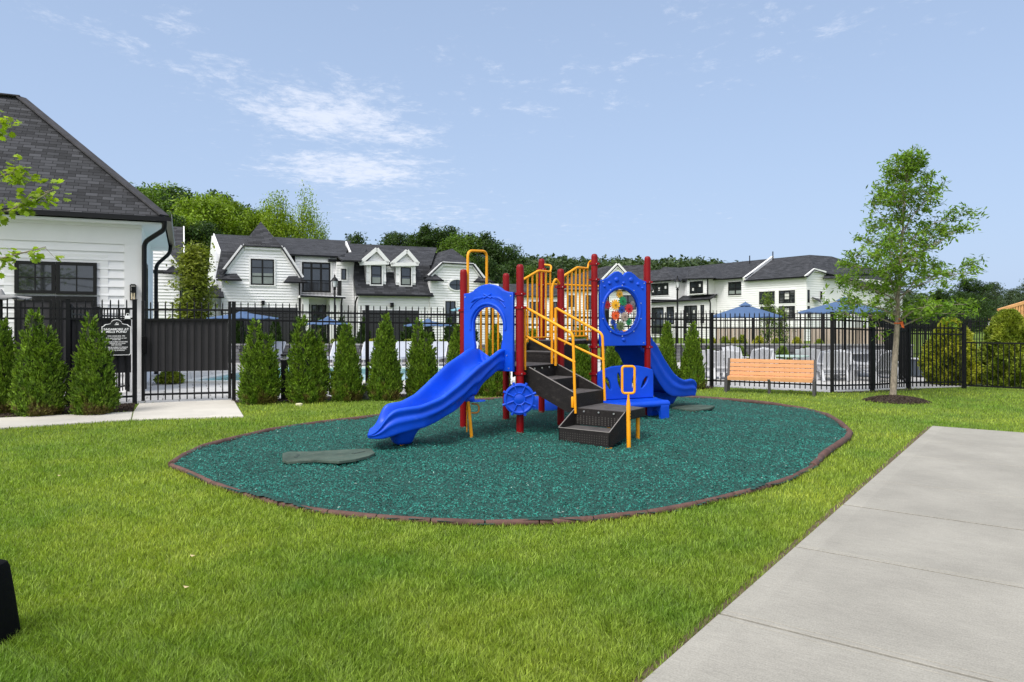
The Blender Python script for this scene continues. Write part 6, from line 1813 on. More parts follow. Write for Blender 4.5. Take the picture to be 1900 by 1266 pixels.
    for (xa, ya, x0, y0, x1, y1, bx0, bx1, by, w_) in ((699, 460, 667, 487, 721, 485.5, 679.5, 716, 538.5, (688, 493, 708, 528)), (755, 463.5, 725, 489, 776, 488, 734.5, 771, 541, (743, 496, 762.5, 530))):
        poly = [P(bx0, by, DD), P(bx1, by, DD), P(bx1, y1 + 1, DD), P(xa, ya + 6, DD), P(bx0, y0, DD)]
        dm = wall(F, poly, DD, 1.6, root, name='dormer', lap=.5)
        pa, p0, p1 = F.pp(xa, ya, DD + .15), F.pp(x0, y0, DD + .15), F.pp(x1, y1, DD + .15)
        ba = P(xa, ya, DD + .15)
        bk = F.w(ba[0], -3.6, ba[1]); off = F.o * -2.2
        roof([p0, pa, bk, p0 + off], dm, .05, name='dormer_roof'); roof([p1, pa, bk, p1 + off], dm, .05, name='dormer_roof')
        mb = MB(); up = Vector((0, 0, -.11))
        for (s, t) in ((p0, pa), (pa, p1), (p0, p1)): mb.bar(s + up * .6 + F.o * .03, t + up * .6 + F.o * .03, .08, .20)
        obj('gable_trim', mb, 'white', dm)
        window(F, *w_, DD + .022, root, 1, 2, .07, blind=.35, name='dormer_window')
        # side cheek
        c0 = P(bx0, by, DD)
        mb = MB(); A0 = F.w(c0[0], DD, c0[1]); A1 = F.w(c0[0], DD, P(bx0, y0, DD)[1])
        mb.slab([A0, A1, A1 - F.o * 2.0, A0 + Vector((0, 0, 1.2)) - F.o * 1.2], .05, direction=F.e); obj('dormer_cheek', mb, 'siding', dm)
    wall(F, [P(716, 539, -.05), P(735, 539.5, -.05), P(735, 494, -.05), P(716, 494, -.05)], .1, 1, root, name='dormer_wall')
    # block 3: right clipped gable
    B3 = .9; q3 = lambda x, y, d=B3: P(x, y, d)
    wall(F, [(a(798, B3), 0), (a(925, B3), 0), q3(925, 527), q3(798, 523)], B3, 7, root)
    wall(F, [q3(798, 524), q3(912, 527), q3(896, 514), q3(878, 493), q3(822, 490.5), q3(798, 513)], B3, .4, root, name='gable_wall')
    trim([F.pp(796, 513, B3 + .1), F.pp(821.5, 489.5, B3 + .1), F.pp(878.5, 492.5, B3 + .1), F.pp(898, 518, B3 + .1)], root, .24, .12)
    ap = F.pp(839, 461.5, -2.2); bk = F.w(P(839, 461, -2.2)[0], -7, ap.z)
    t0, t1 = F.pp(821, 487.5, B3 + .25), F.pp(879, 490.5, B3 + .25); u0, u1 = F.pp(795, 513, B3 + .25), F.pp(899, 518, B3 + .25)
    roof([t0, t1, ap], root, .06)
    vl = F.w(P(770, 523, -.2)[0], -.2, u0.z)
    roof([u0, t0, ap, bk, u0 - F.o * 6], root, .06); roof([u1, t1, ap, bk, u1 - F.o * 6], root, .06)
    for (x0, x1, y, y2, s0_, s1_) in ((786, 823, 520, 507.5, 17, 17), (879, 917, 523, 511, 12, 22)):
        roof([F.pp(x0, y, B3 + .4), F.pp(x1, y + .5, B3 + .4), F.pp(x1 - s1_, y2, B3), F.pp(x0 + s0_, y2, B3)], root, .05, name='eave_roof'); gutter(F.pp(x0, y + .3, B3 + .42), F.pp(x1, y + .9, B3 + .42), root, .09)
    mb = MB(); mb.slab([F.w(a(799, B3), B3, 0), F.w(a(799, B3), -.2, 0), F.w(a(799, B3), -.2, 4.2), F.w(a(799, B3), B3, 4.2)], .1, direction=F.e); obj('side_wall', mb, 'siding', root)
    # oval window
    ca, ch = q3(847, 529); sc = 1 / (F_PX / (F.w(ca, B3, 0).y)) ; 
    ring = lambda r, d: [F.w(ca + r * 13.5 * sc * 1.12 * math.cos(t), d, ch + r * 9.7 * sc * math.sin(t)) for t in np.linspace(0, 2 * math.pi, 25)[:-1]]
    mb = MB(); mb.loft([ring(1.18, B3), ring(1.18, B3 + .09), ring(1.0, B3 + .09), ring(1.0, B3)], True, False); ow = obj('oval_window', mb, 'white', root)
    mb = MB(); mb.slab(ring(1.01, B3 + .065), .05, direction=-F.o); obj('pane', mb, 'glass', ow)
    mb = MB(); mb.bar(F.w(ca, B3 + .075, ch - 9 * sc), F.w(ca, B3 + .075, ch + 9 * sc), .04, .02); mb.bar(F.w(ca - 13 * sc, B3 + .0752, ch), F.w(ca + 13 * sc, B3 + .0752, ch), .02, .04); obj('muntin', mb, 'bframe', ow)
    window(F, 826, 559, 845, 640, B3 + .022, root, 2, 3, .06)
row_left()

# small low house seen between the yellow barriers ------------------------------
def mid_house():
    F = Frame((1.6, 60), 8)
    root = thing('row_house', 'white low house with grey roof seen between the yellow stair barriers', 'building', (3, 62, 0))
    P = lambda x, y, d=0: F.px(x, y, d); a = lambda x: P(x, 500)[0]
    wall(F, [(a(900), 0), (a(1208), 0), P(1208, 536), P(1040, 536), P(1035, 548), P(900, 548)], 0, 8, root, lap=.2)
    roof([F.pp(895, 549, .3), F.pp(1040, 549, .3), F.pp(1040, 527, -3), F.pp(905, 527, -3)], root)
    roof([F.pp(1036, 538, .3), F.pp(1212, 538, .3), F.pp(1195, 492, -5), F.pp(1125, 494, -5), F.pp(1060, 512, -5)], root)
    for (x0, y0, x1, y1) in ((982, 560, 1000, 590), (1020, 560, 1034, 590), (1052, 548, 1066, 570), (1150, 548, 1180, 575), (1086, 548, 1098, 575), (1110, 545, 1130, 590)): window(F, x0, y0, x1, y1, .022, root, 2, 2, .08)
    # white gable peak above the gear panel
    wall(F, [P(1122, 538), P(1168, 538), P(1168, 515), P(1146, 493), P(1122, 515)], .4, 4, root, lap=.2, name='gable_wall')
    trim([F.pp(1118, 520, .5), F.pp(1146, 491, .5), F.pp(1172, 520, .5)], root, .3, .15)
    mb = MB(); p = F.pp(1146, 491, .6); q0, q1 = F.pp(1118, 520, .6), F.pp(1172, 520, .6)
    roof([p, q0, q0 - F.o * 5, p - F.o * 5], root, .08); roof([p, q1, q1 - F.o * 5, p - F.o * 5], root, .08)
mid_house()

# ------------------------------------------------------------------ right row house
def row_right():
    F = Frame((23.5, 57), -61)          # e runs from the near corner away... a<0 is farther and to the left
    root = thing('row_house', 'long white row house with dark hipped roofs behind the blue umbrellas at the right', 'building', (20, 64, 0))
    P = lambda x, y, d=0: F.px(x, y, d); a = lambda x, d=0: P(x, 500, d)[0]
    c0 = a(1496)
    # main walls
    wall(F, [(a(1376), 0), (c0, 0), P(1496, 513), P(1376, 521.5)], 0, 9, root, lap=.19)
    wall(F, [(a(1200, -.1), 0), (a(1380, -.1), 0), P(1380, 516, -.1), P(1200, 524, -.1)], -.1, 9, root, lap=.19)
    # far left bays stand forward
    L1 = .9
    wall(F, [(a(1196, L1), P(1196, 556, L1)[1]), (a(1255, L1), P(1255, 556, L1)[1]), P(1255, 519, L1), P(1196, 523, L1)], L1, 2, root, lap=.19, name='bay_wall')
    wall(F, [(a(1275, L1), P(1275, 549, L1)[1]), (a(1312, L1), P(1312, 546, L1)[1]), P(1312, 516, L1), P(1275, 518, L1)], L1, 2, root, lap=.19, name='bay_wall')
    wall(F, [(a(1196, .8), 0), (a(1316, .8), 0), P(1316, 553, .8), P(1196, 561, .8)], .8, 2, root, lap=.19)
    roof([F.pp(1204, 562, 1.1), F.pp(1318, 555, 1.1), F.pp(1331, 546, 0), F.pp(1262, 549, 0), F.pp(1208, 553, 0)], root, .06, name='porch_roof'); gutter(F.pp(1204, 562, 1.12), F.pp(1318, 555.5, 1.12), root, .11)
    window(F, 1206, 526, 1241, 548.5, L1 + .022, root, 3, 2, .12, stickers=3); window(F, 1280, 522, 1305, 545, L1 + .022, root, 2, 2, .12, stickers=2)
    window(F, 1209, 570.5, 1232, 620, .822, root, 1, 1, .12, stickers=2, name='door'); window(F, 1237, 569, 1251, 602, .822, root, 1, 2, .12, stickers=1)
    window(F, 1269.5, 567, 1294, 600, .822, root, 2, 2, .12, stickers=2); window(F, 1300, 566, 1307, 600, .822, root, 1, 2, .1, stickers=1)
    window(F, 1351.5, 523, 1378.5, 548, -.07, root, 2, 2, .12, blind=.3)
    for (x0, y0, x1, y1, s) in ((1409, 541, 1438, 565, 0), (1445.5, 539, 1475.5, 563, 1), (1411, 569, 1438, 590, 0), (1445.5, 568, 1475.5, 592, 1)): window(F, x0, y0, x1, y1, .022, root, 4 if s == 0 else 3, 4, .07, stickers=s)
    # roofs
    def rp(x, y, d): return F.pp(x, y, d)
    RD = -6.0
    rh = (P(1434, 480, RD)[1] + P(1502, 473, RD)[1]) / 2
    aR, aM = P(1502, 473, RD)[0], P(1434, 480, RD)[0]
    eh_ = P(1440, 516.5, .3)[1]
    roof([F.w(aM, RD, rh), F.w(aR, RD, rh), F.w(c0 + .4, .3, eh_), F.w(P(1382, 520, .3)[0], .3, eh_)], root, .09)
    gutter(F.w(P(1382, 520, .3)[0], .34, eh_ - .05), F.w(c0 + .4, .34, eh_ - .05), root, .12)
    trim([F.w(aM, RD, rh + .1), F.w(P(1382, 520, .3)[0] - .05, .35, eh_ + .1)], root, .3, .2, name='rake_board')
    rh2 = P(1370, 486, RD)[1]; aL = P(1302, 492, RD)[0] - 3
    e2 = P(1360, 516, .2)[1]
    roof([F.w(aL - 14, RD, rh2), F.w(aM, RD, rh2), F.w(P(1384, 514, .2)[0], .2, e2), F.w(a(1180), .2, e2)], root, .09)
    gutter(F.w(P(1340, 515, .2)[0], .24, e2 - .05), F.w(P(1384, 514, .2)[0], .24, e2 - .05), root, .12)
    for (tx, ty, x0, y0, x1, y1) in ((1232, 495.5, 1190, 524, 1256, 519.5), (1300.5, 495.5, 1266, 518.5, 1328, 516.5)):
        t = rp(tx, ty, -2.0); p, q_ = rp(x0, y0, L1 + .35), rp(x1, y1, L1 + .35)
        tb = F.w(P(tx, ty, -2.0)[0], -6.0, t.z)
        roof([p, q_, t], root, .06); roof([q_, t, tb, q_ - F.o * 4.5], root, .06); roof([p, t, tb, p - F.o * 4.5], root, .06)
        gutter(p, q_, root, .10)
    for (x, y) in ((1391, 482), (1434, 475)):
        mb = MB(); b_ = F.pp(x, y + 8, RD + 1.2); mb.tube([b_, b_ + Vector((0, 0, .8))], .05, 6); obj('vent_pipe', mb, 'gutter', root)
    spout([rp(1313, 518, L1), rp(1313, 548, L1)], root, .06); spout([rp(1316, 556, 1.0), rp(1318, 562, .85), rp(1318, 610, .85)], root, .06); spout([rp(1381, 522, .1), rp(1381, 516, .1)], root, .05)
    # end wall that faces the viewer, with gable and returns
    F2 = Frame(F.w(c0, 0, 0), 29); Q = lambda x, y, d=0: F2.px(x, y, d); b = lambda x, d=0: Q(x, 500, d)[0]
    wall(F2, [(0, 0), (b(1535), 0), Q(1535, 515), Q(1531, 507), Q(1511, 502.5), (0, Q(1496, 513)[1])], 0, .4, root, lap=.19, name='end_wall')
    wall(F2, [(b(1524), 0), (b(1680), 0), Q(1680, 540), Q(1640, 520), Q(1530, 515)], -.3, 6, root, lap=.19, name='end_wall')
    trim([F2.pp(1494, 514, .2), F2.pp(1511, 500.5, .2), F2.pp(1532, 506, .2)], root, .22, .12)
    top = F.w(aR, RD, rh)
    p_ = F2.pp(1511, 500, .3)
    roof([F.w(c0 + .4, .3, eh_), p_, top], root, .08)
    roof([p_, F2.pp(1534, 507, .3), F2.pp(1565, 512, .3), F2.pp(1640, 505, -3), top + F2.e * 3, top], root, .08)
    roof([F2.pp(1527, 516, .5), F2.pp(1566, 517, .5), F2.pp(1560, 505, -.4), F2.pp(1534, 506, -.4)], root, .06, name='eave_roof')
    roof([F2.pp(1566, 517, .5), F2.pp(1680, 545, .5), F2.pp(1640, 505, -4), F2.pp(1560, 505, -.4)], root, .06)
    window(F2, 1497.5, 538, 1501.8, 562, .022, root, 1, 2, .08); window(F2, 1545, 521, 1558.5, 546.5, -.27, root, 2, 3, .08); window(F2, 1497.5, 568, 1502, 590, .022, root, 1, 2, .08)
    roof([F2.pp(1507, 551, .1), F2.pp(1524, 561, 1.0), F2.pp(1522, 556, .1)], root, .06, name='porch_roof')
    spout([F2.pp(1524, 541, .1), F2.pp(1524, 556, .1)], root, .08)
    boxw(F2, root, b(1590), b(1650), -.3, -.25, 0, Q(1600, 580, -.25)[1], 'bframe', 'door')
row_right()

# lumber frame under construction, far right
def lumber():
    F = Frame((44, 66), 12)
    root = thing('framed_house', 'raw orange lumber frame of a house under construction at the right edge', 'building', (48, 68, 0))
    P = lambda x, y: F.px(x, y, 0)
    mb = MB()
    for k in range(22):
        x = 1852 + k * 4.9; t = np.interp(x, [1852, 1875, 1905, 1960], [576, 572, 560, 575]); p = F.pp(x, t); mb.bar(p, Vector((p.x, p.y, 2.0)), .10, .14)
    mb.bar(F.pp(1852, 594), F.pp(1960, 594), .2, .25); mb.bar(F.pp(1852, 576), F.pp(1905, 560), .2, .25); mb.bar(F.pp(1905, 560), F.pp(1960, 575), .2, .25)
    obj('stud_wall', mb, 'lumber', root)
    mb = MB(); mb.slab([F.pp(1852, 586) - F.o * 1, F.pp(1960, 586) - F.o, F.pp(1960, 593) - F.o, F.pp(1852, 593) - F.o], .1, direction=-F.o); obj('sheathing', mb, mat('osb_sheathing', (.60, .30, .12), .8, var=.2, vscale=.8), root)
    mb = MB(); mb.slab([F.pp(1840, 596), F.pp(1960, 596), F.pp(1960, 618), F.pp(1840, 618)], .5, direction=-F.o); obj('wrapped_wall', mb, mat('house_wrap', (.6, .62, .66), .7, var=.1), root)
    mb = MB(); mb.slab([F.pp(1840, 603), F.pp(1960, 603), F.pp(1960, 608), F.pp(1840, 608)], .3, direction=F.o); obj('band_joist', mb, 'lumber', root)
lumber()

# ------------------------------------------------------------------ walls and things beyond the pool
def stone_wall(pts, label, h=.62):
    mb = MB(); rr = random.Random(4); root = thing('stone_wall', label, 'wall', (pts[0][0], pts[0][1], 0))
    for p, q_ in zip(pts[:-1], pts[1:]):
        P_, Q_ = Vector((*p, 0)), Vector((*q_, 0)); L_ = (Q_ - P_).length; d = (Q_ - P_) / L_
        mb.bar(P_ + Vector((0, 0, h / 2)), Q_ + Vector((0, 0, h / 2)), .20, h - .03)
        rows = 5
        for r_ in range(rows):
            s = -rr.uniform(0, .3)
            while s < L_:
                w_ = rr.uniform(.25, .6); a, b_ = max(0, s + .01), min(L_, s + w_ - .01); s += w_
                if b_ - a < .05: continue
                z = h * (r_ + .5) / rows
                mb.bar(P_ + d * a + Vector((0, 0, z)), P_ + d * b_ + Vector((0, 0, z)), .26 + rr.uniform(0, .06), h / rows - .012)
    obj('stones', mb, mat('dark_wall_stone', (.13, .13, .14), .9, var=.5, vscale=1.5, bump=.6, bscale=20), root)
    cp = MB()
    for p, q_ in zip(pts[:-1], pts[1:]): cp.bar((*p, h + .02), (*q_, h + .02), .36, .05)
    obj('capstone', cp, mat('wall_cap', (.25, .25, .25), .9, var=.2), root)
stone_wall([(-12, 25.2), (-1, 25.6), (3, 25.8)], 'low dark stone wall behind the white loungers beyond the pool')
stone_wall([(3.2, 25.8), (10, 25.4), (14, 25.0)], 'low dark stone wall behind the patio chairs at the right')
for (p, q_, lb) in (((9.6, 33.6), (13.5, 33), 'brown board fence beyond the stone wall, behind the bench'), ((13.8, 33), (17.5, 32.5), 'brown board fence beyond the stone wall, behind the right umbrella')):
    mb = MB(); P_, Q_ = Vector((*p, 0)), Vector((*q_, 0)); n = int((Q_ - P_).length / .16)
    for k in range(n):
        c = P_.lerp(Q_, (k + .5) / n); mb.box((c.x, c.y, .60), (.15, .03, 1.2), math.atan2(Q_.y - P_.y, Q_.x - P_.x))
    tag(obj('board_fence', mb, mat('brown_boards', (.40, .32, .27), .8, var=.25, vscale=.6), None, loc=(p[0], p[1], 0)), lb, 'fence')

# umbrellas -----------------------------------------------------------------
def umbrella(px, top, brim, wpx, Y, label, ribs=8, m='bluecloth', lean=0, group='canvas umbrellas around the pool'):
    x = (px - 950) / F_PX * Y; r_ = wpx / F_PX * Y / 2; ht, hb = Hh(top, Y), Hh(brim, Y)
    root = thing('umbrella', label, 'umbrella', (x, Y, 0), group)
    mb = MB(); n = ribs * 4; rings = []
    for (k, dz) in ((1.0, 0), (.8, .04), (.55, .03), (.3, 0.01), (.12, 0.0)):
        ring = []
        for i in range(n):
            a = 2 * math.pi * i / n; fr = (i % 4) / 4; sag = math.sin(math.pi * fr) if i % 4 else 0
            kk = k * (1 - .055 * sag); zz = hb + (ht - .06 - hb) * (1 - k) - dz * 0 - .035 * sag * k
            ring.append((x + r_ * kk * math.cos(a + .3), Y + r_ * kk * math.sin(a + .3), zz))
        rings.append(ring)
    low = [(p[0], p[1], p[2] - .02) for p in rings[0]]
    und = [[(p[0], p[1], p[2] - .015) for p in rg] for rg in reversed(rings)]
    mb.loft([rings[-1]] + rings[::-1][1:] + [low] + und[::-1][1:][:0] + und[::-1][0:0], True, False)
    mb.loft([[(p[0], p[1], p[2] - .012) for p in rg] for rg in rings], True, True)
    obj('canopy', mb, m, root, smooth=25)
    vm = MB(); vm.lathe((x, Y, ht - .10), [(r_ * .2, 0), (r_ * .12, .05), (.03, .10), (.01, .13)], 16); obj('vent', vm, m, root, smooth=30)
    pb = MB(); pb.tube([(x, Y, 0), (x, Y, ht - .05)], .025, 8); obj('pole', pb, 'black', root)
    rb = MB()
    for i in range(ribs):
        a = 2 * math.pi * i / ribs + .3
        rb.tube([(x + r_ * .97 * math.cos(a), Y + r_ * .97 * math.sin(a), hb - .01), (x + .03 * math.cos(a), Y + .03 * math.sin(a), ht - .13)], .010, 5)
    obj('rib', rb, 'black', root)
    return root
umbrella(1383, 561.5, 587, 130, 21.5, 'blue umbrella above the wooden bench, left one of the right pair')
umbrella(1567, 551.5, 578.5, 162, 19.2, 'large blue umbrella left of the young oak crown')
umbrella(451, 576, 590, 126, 23.5, 'blue umbrella behind the gate, seen above the leftmost small arborvitae')
umbrella(608, 587.5, 600.5, 76, 27.5, 'small blue umbrella beyond the pool, below the lamp post')
umbrella(794, 591.5, 603.5, 90, 27.5, 'blue umbrella beyond the pool, left of the leftmost red post')
umbrella(858, 566, 575, 44, 26.0, 'pale blue umbrella edge showing left of the leftmost red post', m=mat('pale_teal_canvas', (.16, .34, .42), .8))
umbrella(2, 540, 551, 100, 11.9, 'dark-ribbed pale umbrella cut by the left edge in front of the clubhouse', m=mat('pale_canvas', (.22, .22, .22), .8))

# lamp posts -------------------------------------------------------------------
def lamp_post(px, top, Y, label):
    x = (px - 950) / F_PX * Y; h = Hh(top, Y); root = thing('lamp_post', label, 'lamp post', (x, Y, 0), 'black lamp posts among the houses')
    mb = MB(); mb.lathe((x, Y, 0), [(.12, 0), (.12, .15), (.07, .25), (.05, .5), (.04, 1.0), (.035, h - .62), (.06, h - .60), (.06, h - .56), (.03, h - .54), (.09, h - .50)], 12); obj('post', mb, 'black', root, smooth=40)
    g = MB(); g.lathe((x, Y, h - .50), [(.07, 0), (.125, .24), (.12, .25)], 8); obj('lamp_glass', g, 'lampglass', root)
    c = MB(); c.lathe((x, Y, h - .26), [(.16, 0), (.15, .03), (.08, .13), (.04, .16), (.025, .20), (.035, .23), (.005, .28)], 12)
    for k in range(4):
        a = math.pi / 4 + k * math.pi / 2; c.tube([(x + .075 * math.cos(a), Y + .075 * math.sin(a), h - .50), (x + .13 * math.cos(a), Y + .13 * math.sin(a), h - .25)], .010, 4)
    obj('lamp_cap', c, 'black', root, smooth=30)
lamp_post(621, 510, 29, 'black lantern lamp post in front of the left row house')
lamp_post(1257, 512, 30, 'black lantern lamp post in front of the right row house, left of the umbrella')

# pool loungers ------------------------------------------------------------------
def lounger_proto():
    root = thing('lounger', 'x', 'lounger', (0, 0, 0), 'white loungers along the far side of the pool')
    f = MB()
    for s in (-.30, .30): f.bar((s, -.9, .27), (s, .85, .27), .04, .04)
    f.bar((-.3, -.9, .27), (.3, -.9, .27), .04, .04); f.bar((-.3, .85, .27), (.3, .85, .27), .04, .04)
    for s in (-.28, .28):
        for y in (-.8, .55): f.bar((s, y, 0), (s, y, .27), .04, .04)
        f.bar((s, .25, .29), (s, .62, .78), .03, .03)
    obj('frame', f, 'plastic_w', root)
    m = MB(); m.slab([(-.27, -.88, .31), (.27, -.88, .31), (.27, .25, .31), (-.27, .25, .31)], .03); obj('seat', m, 'fabric_w', root)
    b_ = MB(); b_.slab([(-.27, .25, .31), (.27, .25, .31), (.27, .62, .82), (-.27, .62, .82)], .03); obj('backrest', b_, 'fabric_w', root)
    return root
lg = lounger_proto()
lx = [(560, 'second white lounger from the left beyond the pool'), (500, 'white lounger beyond the pool, partly behind the gate-side arborvitae'), (622, 'white lounger seen left of the slim arborvitae'), (680, 'white lounger seen above the grey boulder'), (742, 'white lounger between the tall and the twin-topped arborvitae'), (808, 'white lounger just left of the leftmost red post'), (866, 'white lounger beyond the pool behind the blue slide panel'), (928, 'last white lounger at the right end of the pool')]
for i, (px, lb) in enumerate(lx):
    Y = 23.6; x = (px - 950) / F_PX * Y
    o = lg if i == 0 else dup(lg)
    o.location = (x, Y, .005); o.rotation_euler = (0, 0, -.12); o.scale = (1.0, 1.0, .95); o['label'] = lb
# patio chairs --------------------------------------------------------------------
def chair_proto():
    root = thing('patio_chair', 'x', 'chair', (0, 0, 0), 'white resin chairs behind the fence')
    w_ = .30
    for s in (-1, 1):
        l = MB(); l.bar((s * w_, -.30, 0), (s * w_, -.30, .40), .05, .09); obj('leg', l, 'plastic_w', root)
        l = MB(); l.bar((s * w_ * .96, .32, 0), (s * w_ * .96, .12, .40), .05, .09); obj('leg', l, 'plastic_w', root)
        l = MB(); l.bar((s * (w_ + .02), -.36, .415), (s * (w_ + .02), .30, .415), .11, .025); obj('armrest', l, 'plastic_w', root)
    m = MB()
    for k in range(6): m.bar((-w_ + .03, -.30 + k * .10, .27 - k * .018), (w_ - .03, -.30 + k * .10, .27 - k * .018), .085, .02)
    obj('seat', m, 'plastic_w', root)
    m = MB()
    for k in range(5):
        x = -.24 + k * .12; m.slab([(x - .054, .16, .17), (x + .054, .16, .17), (x * 1.06 + .054, .40, .74 - abs(x) * .18), (x * 1.06 - .054, .40, .74 - abs(x) * .18)], .02)
    m.bar((-.27, .25, .30), (.27, .25, .30), .03, .05); obj('backrest', m, 'plastic_w', root)
    return root
cp = chair_proto()
CH_ = [(1322, 18.2, 2.6, 'white slatted chair left of the bench, beside the last arborvitae'), (1347, 17.9, 2.9, 'white slatted chair just left of the bench end'), (1372, 20.5, .3, 'white chair back showing above the left end of the bench'), (1398, 19.0, 3.4, 'white chair back above the left middle of the bench'),
       (1432, 19.2, .2, 'narrow white chair back above the middle of the bench'), (1500, 19.4, 2.7, 'white chair back above the right end of the bench'), (1517, 18.0, 3.5, 'white chair just right of the bench, half behind its end'), (1541, 17.4, 3.1, 'white chair behind the thick black fence post'),
       (1582, 17.6, .3, 'white chair directly right of the thick fence post'), (1600, 18.6, -.2, 'white chair back at the table under the large umbrella'), (1623, 17.2, 3.6, 'white chair turned sideways left of the oak trunk'), (1644, 18.2, 2.5, 'white chair just left of the oak trunk')]
for i, (px, Y, rz, lb) in enumerate(CH_):
    o = cp if i == 0 else dup(cp)
    o.location = ((px - 950) / F_PX * Y, Y, .005); o.rotation_euler = (0, 0, rz); o['label'] = lb
def table(px, Y, label, r_=.5, h=.62, m='plastic_w'):
    x = (px - 950) / F_PX * Y; root = thing('patio_table', label, 'table', (x, Y, 0))
    t = MB(); t.lathe((x, Y, h), [(r_, 0), (r_, .03)], 24); obj('tabletop', t, m, root)
    for k in range(4):
        a = k * math.pi / 2 + .4; l = MB(); l.tube([(x + r_ * .7 * math.cos(a), Y + r_ * .7 * math.sin(a), 0), (x + r_ * .5 * math.cos(a), Y + r_ * .5 * math.sin(a), h)], .02, 6); obj('leg', l, m, root)
table(1567, 19.2, 'white round table under the large blue umbrella', .7, .60)
table(1470, 18.8, 'pale green-white low table top showing above the bench', .42, .52, mat('pale_green_resin', (.42, .55, .50), .5))
table(1366, 17.6, 'small white side table between the two chairs left of the bench', .22, .42)
# grey box and black cart beyond the right-hand fence
def deck_box():
    Y = 18.6; x = (1712 - 950) / F_PX * Y; root = thing('deck_box', 'grey storage box with white lid behind the fence right of the oak', 'box', (x, Y, 0))
    mb = MB(); mb.box((x, Y, .24), (.52, .45, .42), .1, .01); obj('box_body', mb, mat('slate_box', (.10, .12, .15), .6), root)
    mb = MB(); mb.box((x, Y, .47), (.56, .49, .04), .1, .01); obj('lid', mb, 'plastic_w', root)
    Y = 20; x = (1738 - 950) / F_PX * Y; root = thing('grill', 'black covered grill behind the fence right of the oak', 'grill', (x, Y, 0))
    mb = MB(); mb.box((x, Y, .35), (.55, .5, .62), .2, .05); obj('grill_cart', mb, 'blackplastic', root)
    mb = MB(); mb.tube([(x - .3, Y - .05, .74), (x + .3, Y + .06, .74)], .17, 12); obj('grill_hood', mb, 'blackplastic', root, smooth=50)
deck_box()

# bench ---------------------------------------------------------------------------
def bench():
    # seat faces the play area; ends at photo pixels 1350 and 1512
    pL = Vector(G(1352.5, 727)); pR = Vector(G(1509, 733.5)); d = (pR - pL).normalized(); n = Vector((d.y, -d.x, 0))
    root = thing('bench', 'wooden slat bench with dark metal legs on the lawn in front of the fence', 'bench', (pL + pR) / 2)
    L_ = (pR - pL).length; U = Vector((0, 0, 1)); B = pL + n * .02
    back = [(.12, .60, .0), (.10, .525, 0), (.075, .45, 0), (.045, .375, 0)]
    Wd = .060
    sl = []
    hs_b = [.632, .548, .464, .380]
    for i, h in enumerate(hs_b):
        t = -.19 + (i * .020)
        mb = MB(); c0 = B + n * t + U * h; c1 = c0 + d * L_
        mb.bar(c0, c1, .028, .076, up=(U - n * .20).normalized()); obj('back_slat', mb, 'wood', root, bevel=.004)
    for i in range(4):
        mb = MB(); t = -.09 + i * .085; c0 = B + n * t + U * (.325 - .004 * i)
        if i < 3: mb.bar(c0, c0 + d * L_, .075, .026)
        else: mb.bar(c0 - U * .022, c0 - U * .022 + d * L_, .030, .076)
        obj('seat_slat', mb, 'wood', root, bevel=.004)
    for k in (0, .5, 1):
        o_ = d * (L_ * k) + (d * (-.025 if k == 0 else (.025 if k == 1 else 0)))
        mb = MB(); w_ = .05
        p = B + o_
        mb.bar(p + n * -.225 + U * .68, p + n * -.12 + U * .30, w_, .04, up=n) if k != .5 else None
        mb.bar(p + n * -.14 + U * .29, p + n * .19 + U * .275, w_, .035)
        if k != .5:
            mb.bar(p + n * -.12 + U * .30, p + n * -.15 + U * -.02, w_, .05, up=n); mb.bar(p + n * .18 + U * .28, p + n * .20 + U * -.02, w_ * 1.1, .07, up=n)
        else: mb.bar(p + n * .10 + U * .27, p + n * .10 + U * -.02, w_, .07, up=n)
        obj('leg', mb, 'bleg', root, bevel=.003)
bench()

# small things near the fence --------------------------------------------------------
def boulder():
    r = np.random.default_rng(4); bm = bmesh.new(); bmesh.ops.create_icosphere(bm, subdivisions=4, radius=1)
    from mathutils import noise
    for v in bm.verts:
        n = noise.noise(v.co * 1.3) * .35 + noise.noise(v.co * 3.5) * .14 + abs(noise.noise(v.co * 2.1)) * .2; v.co *= 1 + n * .6
        v.co = Vector((v.co.x * .15, v.co.y * .15, v.co.z * .165 + .12))
    me = bpy.data.meshes.new('boulder'); bm.to_mesh(me); bm.free()
    o = bpy.data.objects.new('boulder', me); COL.objects.link(o); me.materials.append(M['stone']); me.polygons.foreach_set('use_smooth', [True] * len(me.polygons)); me.set_sharp_from_angle(angle=R(25))
    p = G(683, 741); o.location = (p[0], p[1], 0); o.scale = (.95, .9, 1.02); tag(o, 'grey boulder wedged between two arborvitae', 'rock')
boulder()
def bollard():
    p = G(528, 742); x, y = p[0], p[1]; root = thing('bollard_light', 'black square bollard light between the first two arborvitae right of the gate', 'bollard', (x, y, 0))
    mb = MB(); mb.box((x, y, .36), (.13, .13, .74), .3, .006); obj('body', mb, 'black', root)
    mb = MB()
    for a in (-1, 1):
        for b_ in (-1, 1): mb.box((x + .045 * a, y + .045 * b_, .765), (.012, .012, .075), .3)
    obj('stem', mb, 'black', root)
    mb = MB(); mb.box((x, y, .765), (.06, .06, .065), .3); obj('lamp_glass', mb, 'lampglass', root)
    mb = MB(); mb.box((x, y, .82), (.14, .14, .035), .3, .006); obj('cap', mb, 'black', root)
bollard()
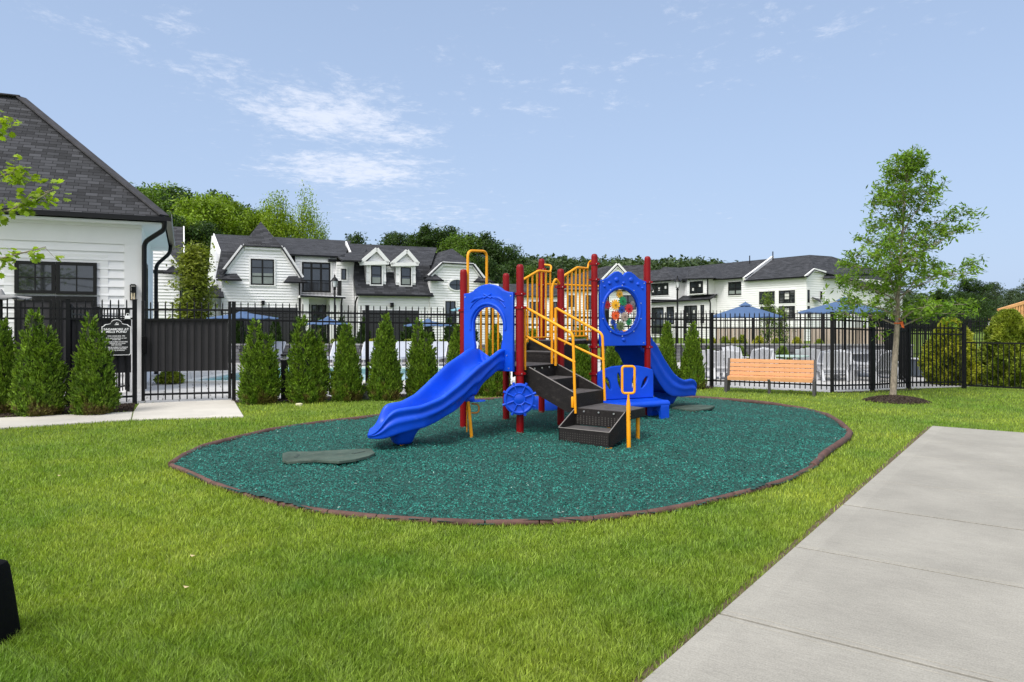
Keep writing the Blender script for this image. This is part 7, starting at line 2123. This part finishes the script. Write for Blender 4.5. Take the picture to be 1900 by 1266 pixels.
def sprinkler():
    p = G(555, 753.5); mb = MB(); mb.lathe((p[0], p[1], 0), [(.06, 0), (.06, .035), (.045, .045), (.01, .047)], 20)
    o = obj('valve_cover', mb, mat('cream_plastic', (.62, .58, .40), .6), None, loc=(p[0], p[1], 0), smooth=40); tag(o, 'small round cream valve cover in the grass near the arborvitae', 'valve cover')
sprinkler()
def left_block():
    # tapered black moulded block cut by the left edge
    c = G(-14, 1215); x, y = c[0], c[1]
    s = (y + .12) / F_PX; x = (-27 - 950) * s
    mb = MB(); w0, w1 = 46 * s, 30 * s; h = 148 * s; rr = []
    for (z, w_) in ((-.01, w0 * .98), (.01, w0), (h * .5, (w0 + w1) / 2 + .002), (h * .9, w1 + .004), (h * .97, w1 - .004), (h, w1 - .022)):
        ring = []
        for k in range(24):
            a = 2 * math.pi * k / 24; cx_, sy_ = math.cos(a), math.sin(a)
            ring.append((x + w_ * abs(cx_) ** .35 * math.copysign(1, cx_), y + .12 + w_ * .9 * abs(sy_) ** .35 * math.copysign(1, sy_), z))
        rr.append(ring)
    mb.loft(rr, True, True)
    root = thing('equipment_case', 'black tapered case standing on the grass at the lower left edge', 'case', (x, y + .12, 0))
    obj('case_body', mb, 'blackplastic', root, smooth=40)
    for dx in (.75, .95):
        t = MB(); t.tube([(x + w0 * dx, y - .005, -.01), (x + w0 * dx - .002, y + .01, .035)], .006, 8); obj('foot', t, mat('grey_peg', (.2, .2, .18), .6), root)
left_block()
# ornamental pale litter leaves on the lawn
def litter():
    rr = random.Random(2); mb = MB()
    P_ = [(110, 883), (345, 1090), (357, 1032)]
    for (px, py) in P_:
        p = Vector(G(px, py, .045)); mb.add([p + Vector((.018, 0, .005)), p + Vector((0, .012, 0)), p + Vector((-.016, .003, .008)), p + Vector((0, -.012, 0))], [(0, 1, 2, 3)])
    o = obj('fallen_leaves', mb, mat('dry_leaf', (.45, .36, .2), .8)); tag(o, 'scattered dry leaf scraps lying on the lawn', 'leaf litter', kind='stuff')
litter()
